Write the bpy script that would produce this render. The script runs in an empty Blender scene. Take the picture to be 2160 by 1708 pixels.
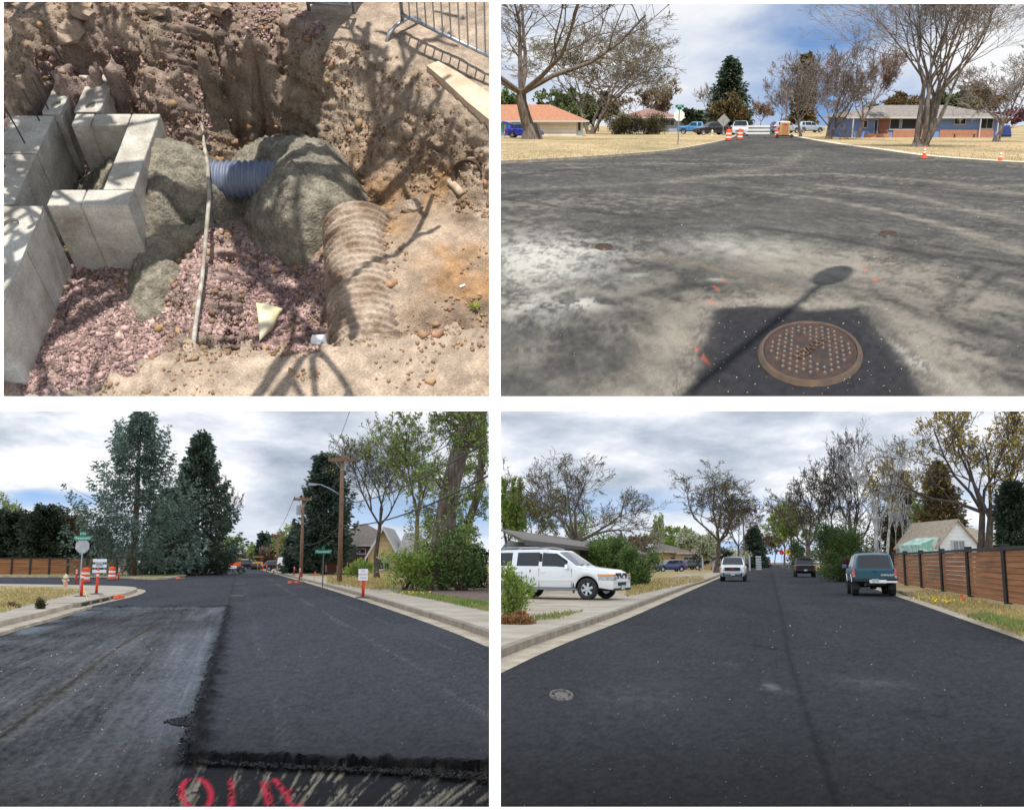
import bpy, math, random
import numpy as np
from mathutils import Vector, Matrix
sc = bpy.context.scene
R = math.radians
# ---------------------------------------------------------------- camera, sun, sky, exposure
K = .5 / 1080                       # tangent of one pixel of the 2160 px wide photograph
TH = math.atan((1182 - 854) * K)    # the camera looks up by this
cam = bpy.data.cameras.new('camera'); cam_o = bpy.data.objects.new('camera', cam); sc.collection.objects.link(cam_o)
cam.sensor_fit = 'HORIZONTAL'; cam.sensor_width = 36; cam.lens = 36; cam.clip_start = .1; cam.clip_end = 4000
cam_o.location = (0, 0, 1.6); cam_o.rotation_euler = (R(90) + TH, 0, 0); sc.camera = cam_o
sc.view_settings.view_transform = 'Standard'; sc.view_settings.look = 'None'; sc.view_settings.exposure = .28; sc.view_settings.gamma = 1
SUN = Vector((.02, -.735, .66)).normalized()          # direction towards the sun
sl = bpy.data.lights.new('sun', 'SUN'); sl.energy = 5.0; sl.angle = R(.55); sl.color = (1, .95, .87)
so = bpy.data.objects.new('sun', sl); sc.collection.objects.link(so); so.rotation_euler = SUN.to_track_quat('Z', 'Y').to_euler()
W = bpy.data.worlds.new('World'); sc.world = W; W.use_nodes = True
def world_sky():
    nt = W.node_tree; N = nt.nodes; L = nt.links; N.clear()
    out = N.new('ShaderNodeOutputWorld'); bg = N.new('ShaderNodeBackground'); bg.inputs[1].default_value = .038
    sky = N.new('ShaderNodeTexSky'); sky.sky_type = 'NISHITA'; sky.sun_disc = False
    sky.sun_elevation = math.asin(SUN.z); sky.sun_rotation = math.atan2(SUN.x, SUN.y); sky.air_density = 1.0; sky.dust_density = .3; sky.ozone_density = 3
    tc = N.new('ShaderNodeTexCoord'); mp = N.new('ShaderNodeMapping'); mp.inputs['Scale'].default_value = (3.2, 3.2, 7.5); mp.inputs['Location'].default_value = (1.95, 0, .62)
    no = N.new('ShaderNodeTexNoise'); no.inputs['Scale'].default_value = 1.0; no.inputs['Detail'].default_value = 7; no.inputs['Roughness'].default_value = .52; no.inputs['Distortion'].default_value = .25
    cr = N.new('ShaderNodeValToRGB'); cr.color_ramp.elements[0].position = .36; cr.color_ramp.elements[1].position = .56
    n2 = N.new('ShaderNodeTexNoise'); n2.inputs['Scale'].default_value = 2.2; n2.inputs['Detail'].default_value = 5
    cc = N.new('ShaderNodeValToRGB'); cc.color_ramp.elements[0].color = (14.0, 15.6, 18.2, 1); cc.color_ramp.elements[1].color = (21.0, 21.2, 21.6, 1); cc.color_ramp.elements[0].position = .3; cc.color_ramp.elements[1].position = .62
    hs = N.new('ShaderNodeHueSaturation'); hs.inputs['Saturation'].default_value = 1.05; hs.inputs['Value'].default_value = 3.8
    mx = N.new('ShaderNodeMixRGB')
    L.new(tc.outputs['Generated'], mp.inputs[0]); L.new(mp.outputs[0], no.inputs['Vector']); L.new(mp.outputs[0], n2.inputs['Vector'])
    L.new(no.outputs[0], cr.inputs[0]); L.new(n2.outputs[0], cc.inputs[0]); L.new(cr.outputs[0], mx.inputs[0]); L.new(sky.outputs[0], hs.inputs['Color']); L.new(hs.outputs[0], mx.inputs[1]); L.new(cc.outputs[0], mx.inputs[2])
    sx = N.new('ShaderNodeSeparateXYZ'); L.new(tc.outputs['Generated'], sx.inputs[0]); hz = N.new('ShaderNodeMapRange'); hz.inputs[1].default_value = -.02; hz.inputs[2].default_value = .02; L.new(sx.outputs[2], hz.inputs[0])
    gd = N.new('ShaderNodeMixRGB'); gd.inputs[1].default_value = (1.1, 1.0, .9, 1); L.new(hz.outputs[0], gd.inputs[0]); L.new(mx.outputs[0], gd.inputs[2])     # dark land below the horizon
    L.new(gd.outputs[0], bg.inputs[0]); L.new(bg.outputs[0], out.inputs[0])
world_sky()
W.cycles.sampling_method = 'MANUAL'; W.cycles.sample_map_resolution = 512
# ---------------------------------------------------------------- the three grounds: level street, sloping crossing, steep bank with the pit
class Frame:
    def __init__(s, p, h):
        s.p = p; s.h = h
        s.M = Matrix.Translation((0, 0, 1.6)) @ Matrix.Rotation(TH - p, 4, 'X') @ Matrix.Translation((0, 0, -h))
    def ray(s, u, v):
        tx = (u - 1080) * K; ty = (854 - v) * K; c, n = math.cos(s.p), math.sin(s.p)
        return (tx, c - n * ty, n + c * ty)
    def g(s, u, v, z=0):
        d = s.ray(u, v); t = (z - s.h) / d[2]; return Vector((d[0] * t, d[1] * t, z))
    def at(s, u, v, y):
        d = s.ray(u, v); t = y / d[1]; return Vector((d[0] * t, y, s.h + d[2] * t))
    def px(s, P):
        P = np.asarray(P, float); z = P[..., 2] - s.h; c, n = math.cos(s.p), math.sin(s.p)
        f = c * P[..., 1] + n * z; up = -n * P[..., 1] + c * z
        return 1080 + P[..., 0] / f / K, 854 - up / f / K
LO = Frame(TH, 1.6); UR = Frame(-math.atan((854 - 262) * K), 1.6); PT = Frame(R(-51.5), 6.2)
# ---------------------------------------------------------------- small helpers
def lin(r, g, b, a=None):
    f = lambda c: c / 255 / 12.92 if c <= 10 else ((c / 255 + .055) / 1.055) ** 2.4
    t = (f(r), f(g), f(b)); return t if a is None else t + (a,)
def tag(o, label=None, cat=None, group=None, kind=None):
    if label: o['label'] = label
    if cat: o['category'] = cat
    if group: o['group'] = group
    if kind: o['kind'] = kind
    return o
def place(o, fr, loc, rz=0, s=1):
    o.matrix_world = fr.M @ Matrix.Translation(loc) @ Matrix.Rotation(rz, 4, 'Z') @ Matrix.Scale(s, 4)
def thing(name, label, cat, fr, loc=(0, 0, 0), rz=0, group=None, s=1):
    o = bpy.data.objects.new(name, None); sc.collection.objects.link(o); o.empty_display_size = .1
    place(o, fr, loc, rz, s); return tag(o, label, cat, group)
def np_mesh(name, V, F, mat, parent=None, smooth=False, cols=None):
    V = np.asarray(V, np.float32); F = np.asarray(F, np.int32); k = F.shape[1]
    me = bpy.data.meshes.new(name); me.vertices.add(len(V)); me.vertices.foreach_set('co', V.ravel())
    me.loops.add(F.size); me.loops.foreach_set('vertex_index', F.ravel())
    me.polygons.add(len(F)); me.polygons.foreach_set('loop_start', np.arange(0, F.size, k, dtype=np.int32))
    if smooth: me.polygons.foreach_set('use_smooth', np.ones(len(F), bool))
    if cols is not None:
        a = me.color_attributes.new('Col', 'FLOAT_COLOR', 'POINT'); c = np.ones((len(V), 4), np.float32); c[:, :3] = cols; a.data.foreach_set('color', c.ravel())
    me.update(calc_edges=True); me.validate()
    o = bpy.data.objects.new(name, me); sc.collection.objects.link(o); me.materials.append(mat)
    if parent: o.parent = parent
    return o
class MB:
    def __init__(s): s.v = []; s.f = []
    def add(s, vs, fs):
        n = len(s.v); s.v += [tuple(p) for p in vs]; s.f += [tuple(i + n for i in f) for f in fs]; return s
    def hexa(s, p): return s.add(p, [(0, 3, 2, 1), (4, 5, 6, 7), (0, 1, 5, 4), (1, 2, 6, 5), (2, 3, 7, 6), (3, 0, 4, 7)])
    def box(s, cx, cy, cz, sx, sy, sz, rz=0, top=1):
        c, n = math.cos(rz), math.sin(rz); P = []
        for z in (-.5, .5):
            k = top if z > 0 else 1
            for x, y in ((-.5, -.5), (.5, -.5), (.5, .5), (-.5, .5)):
                X, Y = x * sx * k, y * sy * k; P.append((cx + X * c - Y * n, cy + X * n + Y * c, cz + z * sz))
        return s.hexa(P)
    def tube(s, path, r, n=8, cap=True):
        P = [Vector(p) for p in path]; m = len(P); rr = r if isinstance(r, (list, tuple)) else [r] * m; V = []; F = []; up = None
        for i, p in enumerate(P):
            d = (P[min(i + 1, m - 1)] - P[max(i - 1, 0)]).normalized()
            a = (up if up is not None else (Vector((0, 0, 1)) if abs(d.z) < .9 else Vector((1, 0, 0))))
            a = (a - d * a.dot(d)).normalized(); up = a; b = d.cross(a)
            for k in range(n):
                t = 2 * math.pi * k / n; V.append(p + (a * math.cos(t) + b * math.sin(t)) * rr[i])
        for i in range(m - 1):
            for k in range(n): F.append((i * n + k, i * n + (k + 1) % n, (i + 1) * n + (k + 1) % n, (i + 1) * n + k))
        if cap: F.append(tuple(reversed(range(n)))); F.append(tuple(range((m - 1) * n, m * n)))
        return s.add(V, F)
    def lathe(s, prof, n=24, c=(0, 0, 0), axis='Z'):
        V = []; F = []; m = len(prof)
        for k in range(n):
            t = 2 * math.pi * k / n
            for r, z in prof:
                x, y = r * math.cos(t), r * math.sin(t); p = (x, y, z) if axis == 'Z' else (x, z, y)
                V.append((p[0] + c[0], p[1] + c[1], p[2] + c[2]))
        for k in range(n):
            a, b = k * m, ((k + 1) % n) * m
            for i in range(m - 1): F.append((a + i, b + i, b + i + 1, a + i + 1) if axis == 'Z' else (a + i, a + i + 1, b + i + 1, b + i))
        return s.add(V, F)
    def prism(s, poly, z0, z1):
        n = len(poly); V = [(x, y, z0) for x, y in poly] + [(x, y, z1) for x, y in poly]
        return s.add(V, [tuple(range(n - 1, -1, -1)), tuple(range(n, 2 * n))] + [(i, (i + 1) % n, n + (i + 1) % n, n + i) for i in range(n)])
    def build(s, name, mat, parent=None, fr=None, loc=(0, 0, 0), rz=0, smooth=False, bevel=0):
        me = bpy.data.meshes.new(name); me.from_pydata(s.v, [], s.f); me.materials.append(mat)
        if smooth:
            me.polygons.foreach_set('use_smooth', np.ones(len(me.polygons), bool))
        me.update(); o = bpy.data.objects.new(name, me); sc.collection.objects.link(o)
        if parent: o.parent = parent
        elif fr: place(o, fr, loc, rz)
        if bevel:
            b = o.modifiers.new('bevel', 'BEVEL'); b.width = bevel; b.segments = 2; b.limit_method = 'ANGLE'
        return o
def copy_tree(o, parent=None):
    c = o.copy(); sc.collection.objects.link(c); c.parent = parent
    for ch in o.children: copy_tree(ch, c)
    return c
def hsh(ix, iy, seed):
    h = (ix.astype(np.int64) * 374761393 + iy.astype(np.int64) * 668265263 + seed * 982451653) & 0xffffffff
    h = ((h ^ (h >> 13)) * 1274126177) & 0xffffffff; h = h ^ (h >> 16); return (h & 0xffff) / 65535.
def vn(x, y, seed=0):
    x = np.asarray(x, float); y = np.asarray(y, float); ix, iy = np.floor(x), np.floor(y); fx, fy = x - ix, y - iy
    fx = fx * fx * (3 - 2 * fx); fy = fy * fy * (3 - 2 * fy)
    a, b, c, d = hsh(ix, iy, seed), hsh(ix + 1, iy, seed), hsh(ix, iy + 1, seed), hsh(ix + 1, iy + 1, seed)
    return (a + (b - a) * fx) * (1 - fy) + (c + (d - c) * fx) * fy
def fbm(x, y, oct=4, seed=0, gain=.5):
    t = 0; a = 1; n = 0
    for i in range(oct): t = t + a * vn(x * 2 ** i + i * 17.3, y * 2 ** i + i * 5.1, seed + i); n += a; a *= gain
    return t / n
def sstep(a, b, x): t = np.clip((x - a) / (b - a), 0, 1); return t * t * (3 - 2 * t)
def pdist(X, Y, pts):
    d = np.full(X.shape, 1e9)
    for (x0, y0), (x1, y1) in zip(pts[:-1], pts[1:]):
        dx, dy = x1 - x0, y1 - y0; t = np.clip(((X - x0) * dx + (Y - y0) * dy) / (dx * dx + dy * dy + 1e-9), 0, 1)
        d = np.minimum(d, np.hypot(X - x0 - t * dx, Y - y0 - t * dy))
    return d
def inpoly(X, Y, pts):
    r = np.zeros(X.shape, bool); n = len(pts)
    for i in range(n):
        x0, y0 = pts[i]; x1, y1 = pts[(i + 1) % n]
        c = ((y0 > Y) != (y1 > Y)) & (X < (x1 - x0) * (Y - y0) / (y1 - y0 + 1e-12) + x0); r ^= c
    return r
def polar_grid(a0, a1, na, r0, r1, nr):
    a = np.linspace(R(a0), R(a1), na); r = np.geomspace(r0, r1, nr); A, RR = np.meshgrid(a, r)
    X = np.sin(A) * RR; Y = np.cos(A) * RR; i = np.arange(na * nr).reshape(nr, na)
    F = np.stack([i[:-1, :-1], i[:-1, 1:], i[1:, 1:], i[1:, :-1]], -1).reshape(-1, 4)
    return X.ravel(), Y.ravel(), F
# ---------------------------------------------------------------- materials
MATS = {}
def mat(name, col=(.5, .5, .5), col2=None, scale=4, rough=.8, bump=0, bscale=60, metal=0, attr=False, island=0, spec=.5, detail=5, aniso=None, thresh=(.35, .65), coat=0, trans=0, rvar=0, vary=0):
    if name in MATS: return MATS[name]
    m = bpy.data.materials.new(name); m.use_nodes = True; MATS[name] = m; nt = m.node_tree; N = nt.nodes; L = nt.links
    b = N['Principled BSDF']; b.inputs['Roughness'].default_value = rough; b.inputs['Metallic'].default_value = metal; b.inputs['Specular IOR Level'].default_value = spec
    if coat: b.inputs['Coat Weight'].default_value = coat; b.inputs['Coat Roughness'].default_value = .06
    tc = N.new('ShaderNodeTexCoord'); vec = tc.outputs['Object']
    if aniso:
        mp = N.new('ShaderNodeMapping'); mp.inputs['Scale'].default_value = aniso; L.new(vec, mp.inputs[0]); vec = mp.outputs[0]
    c = N.new('ShaderNodeRGB'); c.outputs[0].default_value = (*col, 1); cur = c.outputs[0]
    if attr:
        at = N.new('ShaderNodeVertexColor'); at.layer_name = 'Col'; cur = at.outputs[0]
    if col2 is not None:
        no = N.new('ShaderNodeTexNoise'); no.inputs['Scale'].default_value = scale; no.inputs['Detail'].default_value = detail; no.inputs['Roughness'].default_value = .6; L.new(vec, no.inputs['Vector'])
        rp = N.new('ShaderNodeValToRGB'); rp.color_ramp.elements[0].position = thresh[0]; rp.color_ramp.elements[1].position = thresh[1]; L.new(no.outputs[0], rp.inputs[0])
        mx = N.new('ShaderNodeMixRGB'); L.new(rp.outputs[0], mx.inputs[0]); L.new(cur, mx.inputs[1]); mx.inputs[2].default_value = (*col2, 1); cur = mx.outputs[0]
        if rvar:
            mr = N.new('ShaderNodeMath'); mr.operation = 'MULTIPLY_ADD'; mr.inputs[1].default_value = rvar; mr.inputs[2].default_value = rough; L.new(no.outputs[0], mr.inputs[0]); L.new(mr.outputs[0], b.inputs['Roughness'])
    if vary:      # fine brightness grain
        n3 = N.new('ShaderNodeTexNoise'); n3.inputs['Scale'].default_value = bscale; n3.inputs['Detail'].default_value = 3; L.new(vec, n3.inputs['Vector'])
        ma = N.new('ShaderNodeMapRange'); ma.inputs[1].default_value = .3; ma.inputs[2].default_value = .7; ma.inputs[3].default_value = 1 - vary; ma.inputs[4].default_value = 1 + vary; L.new(n3.outputs[0], ma.inputs[0])
        mm = N.new('ShaderNodeMixRGB'); mm.blend_type = 'MULTIPLY'; mm.inputs[0].default_value = 1; L.new(cur, mm.inputs[1]); L.new(ma.outputs[0], mm.inputs[2]); cur = mm.outputs[0]
    if island:
        g = N.new('ShaderNodeNewGeometry'); h = N.new('ShaderNodeHueSaturation')
        m1 = N.new('ShaderNodeMapRange'); m1.inputs[3].default_value = 1 - island; m1.inputs[4].default_value = 1 + island; L.new(g.outputs['Random Per Island'], m1.inputs[0]); L.new(m1.outputs[0], h.inputs['Value'])
        m2 = N.new('ShaderNodeMapRange'); m2.inputs[3].default_value = .5 - island * .05; m2.inputs[4].default_value = .5 + island * .05
        wn = N.new('ShaderNodeTexWhiteNoise'); wn.noise_dimensions = '1D'; L.new(g.outputs['Random Per Island'], wn.inputs['W']); L.new(wn.outputs['Value'], m2.inputs[0]); L.new(m2.outputs[0], h.inputs['Hue'])
        L.new(cur, h.inputs['Color']); cur = h.outputs[0]
    L.new(cur, b.inputs['Base Color'])
    if trans:     # thin leaf: lets some light through
        tr = N.new('ShaderNodeBsdfTranslucent'); L.new(cur, tr.inputs[0]); ms = N.new('ShaderNodeMixShader'); ms.inputs[0].default_value = trans
        L.new(b.outputs[0], ms.inputs[1]); L.new(tr.outputs[0], ms.inputs[2]); L.new(ms.outputs[0], N['Material Output'].inputs[0])
    if bump:
        nb = N.new('ShaderNodeTexNoise'); nb.inputs['Scale'].default_value = bscale; nb.inputs['Detail'].default_value = 4; L.new(vec, nb.inputs['Vector'])
        bp = N.new('ShaderNodeBump'); bp.inputs['Strength'].default_value = bump; bp.inputs['Distance'].default_value = .02; L.new(nb.outputs[0], bp.inputs['Height']); L.new(bp.outputs[0], b.inputs['Normal'])
    return m
def glass(name='window_glass', col=(.03, .035, .04)): return mat(name, col, rough=.05, spec=1.0, coat=1.0)
def paint(name, col): return mat(name, col, rough=.35, spec=.5, coat=.8)
def wood_like(name, c1, c2, sc_=(1, 1, 12)): return mat(name, c1, c2, scale=3, aniso=sc_, rough=.75, bump=.15, bscale=8)
rng = random.Random(7); nr = np.random.RandomState(7)
# ================================================================ the lower place: overcast sky and level ground
def sky_vault():
    prof = [(4.06, 2.214), (9, 2.968), (30, 9.5), (100, 33), (220, 70), (420, 108), (600, 122), (700, 118), (760, 108), (810, 88), (845, 55), (862, 20), (866, -3)]
    xs = [-1, -1, -.9, -.6, -.3, 0, .3, .6, .9, 1, 1]; V = []; F = []
    for y, z in prof:
        w = .62 * y + 5
        for k, x in enumerate(xs): V.append((x * w, y, (-3 if k in (0, len(xs) - 1) else z)))
    n = len(xs)
    for i in range(len(prof) - 1):
        for k in range(n - 1): F.append((i * n + k, i * n + k + 1, (i + 1) * n + k + 1, (i + 1) * n + k))
    m = bpy.data.materials.new('overcast_sky'); m.use_nodes = True; nt = m.node_tree; N = nt.nodes; L = nt.links; N.clear()
    out = N.new('ShaderNodeOutputMaterial'); em = N.new('ShaderNodeEmission'); tc = N.new('ShaderNodeTexCoord')
    mp = N.new('ShaderNodeMapping'); mp.inputs['Scale'].default_value = (.0085, .0085, .0210); mp.inputs['Location'].default_value = (5.3, 0.4, 2.6); L.new(tc.outputs['Object'], mp.inputs[0])
    no = N.new('ShaderNodeTexNoise'); no.inputs['Scale'].default_value = 1; no.inputs['Detail'].default_value = 7; no.inputs['Roughness'].default_value = .55; no.inputs['Distortion'].default_value = .12; L.new(mp.outputs[0], no.inputs['Vector'])
    cr = N.new('ShaderNodeValToRGB'); e = cr.color_ramp.elements; e[0].position = .33; e[0].color = (.33, .39, .49, 1); e[1].position = .63; e[1].color = (.98, .985, 1.0, 1)
    k = e.new(.44); k.color = (.50, .56, .65, 1); k = e.new(.53); k.color = (.70, .74, .82, 1); L.new(no.outputs[0], cr.inputs[0])
    # a rift of blue low over the trees, where the cloud sheet is thin
    sx = N.new('ShaderNodeSeparateXYZ'); L.new(tc.outputs['Object'], sx.inputs[0])
    n2 = N.new('ShaderNodeTexNoise'); mp2 = N.new('ShaderNodeMapping'); mp2.inputs['Scale'].default_value = (.0042, .0042, .03); mp2.inputs['Location'].default_value = (7.3, 0, .35); L.new(tc.outputs['Object'], mp2.inputs[0]); L.new(mp2.outputs[0], n2.inputs['Vector']); n2.inputs['Scale'].default_value = 1; n2.inputs['Detail'].default_value = 4
    c2 = N.new('ShaderNodeValToRGB'); c2.color_ramp.elements[0].position = .55; c2.color_ramp.elements[1].position = .63; L.new(n2.outputs[0], c2.inputs[0])
    lo = N.new('ShaderNodeMapRange'); lo.inputs[1].default_value = 20; lo.inputs[2].default_value = 75; lo.inputs[3].default_value = 1; lo.inputs[4].default_value = 0; L.new(sx.outputs[2], lo.inputs[0])
    mu = N.new('ShaderNodeMath'); mu.operation = 'MULTIPLY'; L.new(c2.outputs[0], mu.inputs[0]); L.new(lo.outputs[0], mu.inputs[1])
    def gauss(ch, c, w):
        d_ = N.new('ShaderNodeMath'); d_.operation = 'MULTIPLY_ADD'; d_.inputs[1].default_value = 1 / w; d_.inputs[2].default_value = -c / w; L.new(sx.outputs[ch], d_.inputs[0]); p_ = N.new('ShaderNodeMath'); p_.operation = 'MULTIPLY'; L.new(d_.outputs[0], p_.inputs[0]); L.new(d_.outputs[0], p_.inputs[1]); return p_
    ga, gb = gauss(0, -385, 105), gauss(2, 50, 13); ad = N.new('ShaderNodeMath'); ad.operation = 'ADD'; L.new(ga.outputs[0], ad.inputs[0]); L.new(gb.outputs[0], ad.inputs[1])
    nz_ = N.new('ShaderNodeMath'); nz_.operation = 'MULTIPLY_ADD'; nz_.inputs[1].default_value = 3.2; L.new(n2.outputs[0], nz_.inputs[0]); sb = N.new('ShaderNodeMath'); sb.operation = 'MULTIPLY'; sb.inputs[1].default_value = -1; L.new(ad.outputs[0], sb.inputs[0]); L.new(sb.outputs[0], nz_.inputs[2]); rf_ = N.new('ShaderNodeMapRange'); rf_.inputs[1].default_value = .75; rf_.inputs[2].default_value = 1.25; L.new(nz_.outputs[0], rf_.inputs[0]); mxm = N.new('ShaderNodeMath'); mxm.operation = 'MAXIMUM'; L.new(mu.outputs[0], mxm.inputs[0]); L.new(rf_.outputs[0], mxm.inputs[1]); mu = mxm
    m1 = N.new('ShaderNodeMixRGB'); L.new(mu.outputs[0], m1.inputs[0]); L.new(cr.outputs[0], m1.inputs[1]); m1.inputs[2].default_value = (.22, .45, .80, 1)
    # thinner and brighter cloud towards the horizon
    hz = N.new('ShaderNodeMapRange'); hz.inputs[1].default_value = 0; hz.inputs[2].default_value = 60; hz.inputs[3].default_value = .55; hz.inputs[4].default_value = 0; L.new(sx.outputs[2], hz.inputs[0])
    m2 = N.new('ShaderNodeMixRGB'); L.new(hz.outputs[0], m2.inputs[0]); L.new(m1.outputs[0], m2.inputs[1]); m2.inputs[2].default_value = (.80, .87, .97, 1)
    L.new(m2.outputs[0], em.inputs[0]); zen = N.new('ShaderNodeMapRange'); zen.inputs[1].default_value = 250; zen.inputs[2].default_value = 650; zen.inputs[3].default_value = 1.6; zen.inputs[4].default_value = .93; L.new(sx.outputs[1], zen.inputs[0]); L.new(zen.outputs[0], em.inputs[1]);   # an overcast sky is brighter overhead
    L.new(em.outputs[0], out.inputs[0])
    m.cycles.emission_sampling = 'NONE'
    o = MB().add(V, F).build('sky', m, fr=LO); tag(o, 'grey overcast cloud sheet over both lower streets', 'sky', kind='structure')
sky_vault()
# ---- white bars between the four views
def white_frame():
    m = mat('white_board', (.88, .88, .87), (.84, .84, .83), scale=.7, rough=.6)
    mb = MB(); y = 4.0
    def bar(u0, u1, v0, v1, d=.08):
        a = [LO.at(u, v, y) for u, v in ((u0, v1), (u1, v1), (u1, v0), (u0, v0))]
        b = [LO.at(u, v, y + d) for u, v in ((u0, v1), (u1, v1), (u1, v0), (u0, v0))]
        mb.hexa([a[0], a[1], b[1], b[0], a[3], a[2], b[2], b[3]])
    bar(1032, 1056, -40, 836); bar(1032, 1056, 867, 1700.9)
    bar(-60, 7.5, 5, 836); bar(-60, 1032, -40, 4); bar(1056, 2230, -40, 8.5); bar(-60, 2230, 1701, 1760)
    o = mb.build('white_frame', m, fr=LO); tag(o, 'thin white bars standing between the four views', 'frame', kind='structure')
    # shelf: parts slopes from street, seen edge on, depth added to block the sun
    z0, z1 = LO.at(1080, 867, y).z, LO.at(1080, 836, y).z; y2 = 9.0; z2, z3 = LO.at(1080, 859, y2).z, LO.at(1080, 845, y2).z
    MB().hexa([(-6.6, y, z0), (6.6, y, z0), (9.6, y2, z2), (-9.6, y2, z2), (-6.6, y, z1), (6.6, y, z1), (9.6, y2, z3), (-9.6, y2, z3)]).build('white_shelf', m, parent=o)
white_frame()
# ---- level ground
ground_m = mat('bare_earth', lin(150, 125, 90), lin(110, 105, 60), scale=.6, rough=.95, bump=.3, bscale=14)
MB().add([(-700, .5, -.16), (700, .5, -.16), (700, 870, -.16), (-700, 870, -.16)], [(0, 1, 2, 3)]).build('ground', ground_m, fr=LO)['kind'] = 'structure'
asph_attr = mat('asphalt_coloured', attr=True, rough=.95, bump=.5, bscale=70, vary=.34, spec=.10)
def road_axis(u_vp):  # unit vectors along and across a street that runs towards pixel column u_vp
    d = LO.ray(u_vp, 1182); a = math.atan2(d[0], d[1]); return np.array([math.sin(a), math.cos(a)]), np.array([math.cos(a), -math.sin(a)])
dL, nL = road_axis(503); dR, nR = road_axis(1617)
def P2(fr, *uv): return [tuple(fr.g(u, v))[:2] for u, v in uv]
ENDL = P2(LO, (483, 1277), (400, 1590)); MILL = ENDL + [(-.1, 8.42), (.4, 8.3), (.4, .5), (-30, .5), (-30, 36.2)]
def left_road():
    X, Y, F = polar_grid(-31, -.97, 330, 6.2, 420, 430)
    S = X * dL[0] + Y * dL[1]; T = X * nL[0] + Y * nL[1]
    wob = (fbm(X * 3.2, Y * 3.2, 4, 5, .65) - .5) * .26 * np.clip(Y / 9, .6, 1.6)
    inside = inpoly(X, Y, MILL); e1 = pdist(X, Y, [(-30, 36.2), ENDL[0], ENDL[1], (-.1, 8.42), (.4, 8.3)])
    sd = np.where(inside, -e1, e1) + wob * .8
    k = sstep(-.05, .03, sd); Z = -.075 * (1 - k)
    lip = np.exp(-((sd - .02) / .15) ** 2); rough_ = fbm(X * 16, Y * 16, 4, 9, .65) - .5; Z = Z + lip * (rough_ * .13 + .02)
    # new asphalt
    n1 = fbm(X * .5, Y * .12, 4, 1); fine = fbm(X * 9, Y * 4, 3, 2)
    c = np.array(lin(66, 66, 71)) * .98; new = c[None] * (.82 + .5 * (n1 - .5) + .34 * (fine - .5) + .7 * (fbm(X * 34, Y * 20, 2, 58) - .5))[:, None]
    seam = np.exp(-((T - (ENDL[0][0] * nL[0] + ENDL[0][1] * nL[1])) / .07) ** 2) * (Y > 36); new *= (1 - .35 * seam)[:, None]
    for t0, w, a in ((-2.1, .10, .5), (-.9, .06, .35), (.9, .2, .25), (-4.3, .12, .2)):
        st = np.exp(-((T - (t0 + ENDL[0][0] * nL[0] + ENDL[0][1] * nL[1] + 5)) / w) ** 2) * (vn(S * .25, T * 4, 31) > .45) * (fbm(X * 40, Y * 14, 2, 3) > .5); new += (st * a * .10)[:, None]
    # milled old road: blue grey, streaks along the street, darker tracks, brown longitudinal joint
    st = fbm(T * 5, S * .22, 4, 11); st2 = fbm(T * 22, S * .5, 3, 12); blot = fbm(X * .9, Y * .55, 4, 13); gr = fbm(X * 30, Y * 12, 2, 14)
    mc = np.array(lin(90, 90, 92)); old = mc[None] * .98 * (.34 + .65 * st + .55 * (st2 - .5) + .7 * (blot - .5) + .9 * (gr - .5))[:, None]
    old += (np.clip((st2 - .66) * 3, 0, 1) * sstep(.4, .7, blot) * .10)[:, None] * np.array([1, .95, .85])
    edge_t = sd; pale = sstep(-1.3, -.1, edge_t) * sstep(9.2, 11, Y); old += (pale * (.35 + .65 * st) * .08)[:, None] * np.array([.8, .93, 1.1])
    lf = sstep(-7.5, -9.5, T - 0) * 0 + sstep(.52, .68, fbm(X * .25, Y * .12, 3, 15)) * sstep(20, 30, Y); old *= (1 - .45 * lf)[:, None]
    jt = pdist(X, Y, P2(LO, (0, 1540), (105, 1460), (190, 1400), (260, 1350), (335, 1308))) ; jn = np.exp(-((jt + (gr - .5) * .06) / .05) ** 2); jw = np.exp(-((jt - .07) / .06) ** 2)
    old = old * (1 - .55 * jn)[:, None] + (jw * .035 * (.3 + gr))[:, None] * np.array([1, .72, .4])
    cl = sstep(.1, -.6, T - (pdist(X, Y, [(0, 0), (1, 1)]) * 0 + (-14.9 * nL[0] + 35.6 * nL[1]) + 1.0)) * sstep(.45, .6, blot); old += (cl * .09)[:, None] * np.array([.8, .95, 1.1])
    # the strip in front of the lip: grooves of pale stone under black tack
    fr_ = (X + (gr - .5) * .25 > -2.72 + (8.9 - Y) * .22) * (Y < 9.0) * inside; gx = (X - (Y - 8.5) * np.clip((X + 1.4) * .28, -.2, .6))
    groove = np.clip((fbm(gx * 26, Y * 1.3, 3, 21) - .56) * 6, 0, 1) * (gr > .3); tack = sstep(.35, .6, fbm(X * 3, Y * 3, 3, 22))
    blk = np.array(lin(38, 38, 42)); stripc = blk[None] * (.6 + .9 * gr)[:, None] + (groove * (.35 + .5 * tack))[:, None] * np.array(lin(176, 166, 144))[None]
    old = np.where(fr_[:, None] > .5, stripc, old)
    col = old * (1 - k)[:, None] + new * k[:, None]
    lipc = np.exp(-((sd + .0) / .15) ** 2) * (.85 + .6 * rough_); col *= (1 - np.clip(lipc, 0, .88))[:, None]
    # sprayed marks: O I N
    def spray(pts, w, dens=.42, c=lin(240, 56, 86)):
        d = pdist(X, Y, pts); mk = np.clip(1.25 - d / w, 0, 1) * (fbm(X * 55, Y * 30, 3, 41) > dens); nonlocal col
        col = col * (1 - mk * .9)[:, None] + (mk * .9)[:, None] * np.array(c)[None]
    ring = [(415 + 31 * math.cos(t) + 5 * math.sin(t), 1650 + 32 * math.sin(t)) for t in np.linspace(0, 2 * math.pi, 22)]
    spray(P2(LO, *ring), .026, .26)
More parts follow.
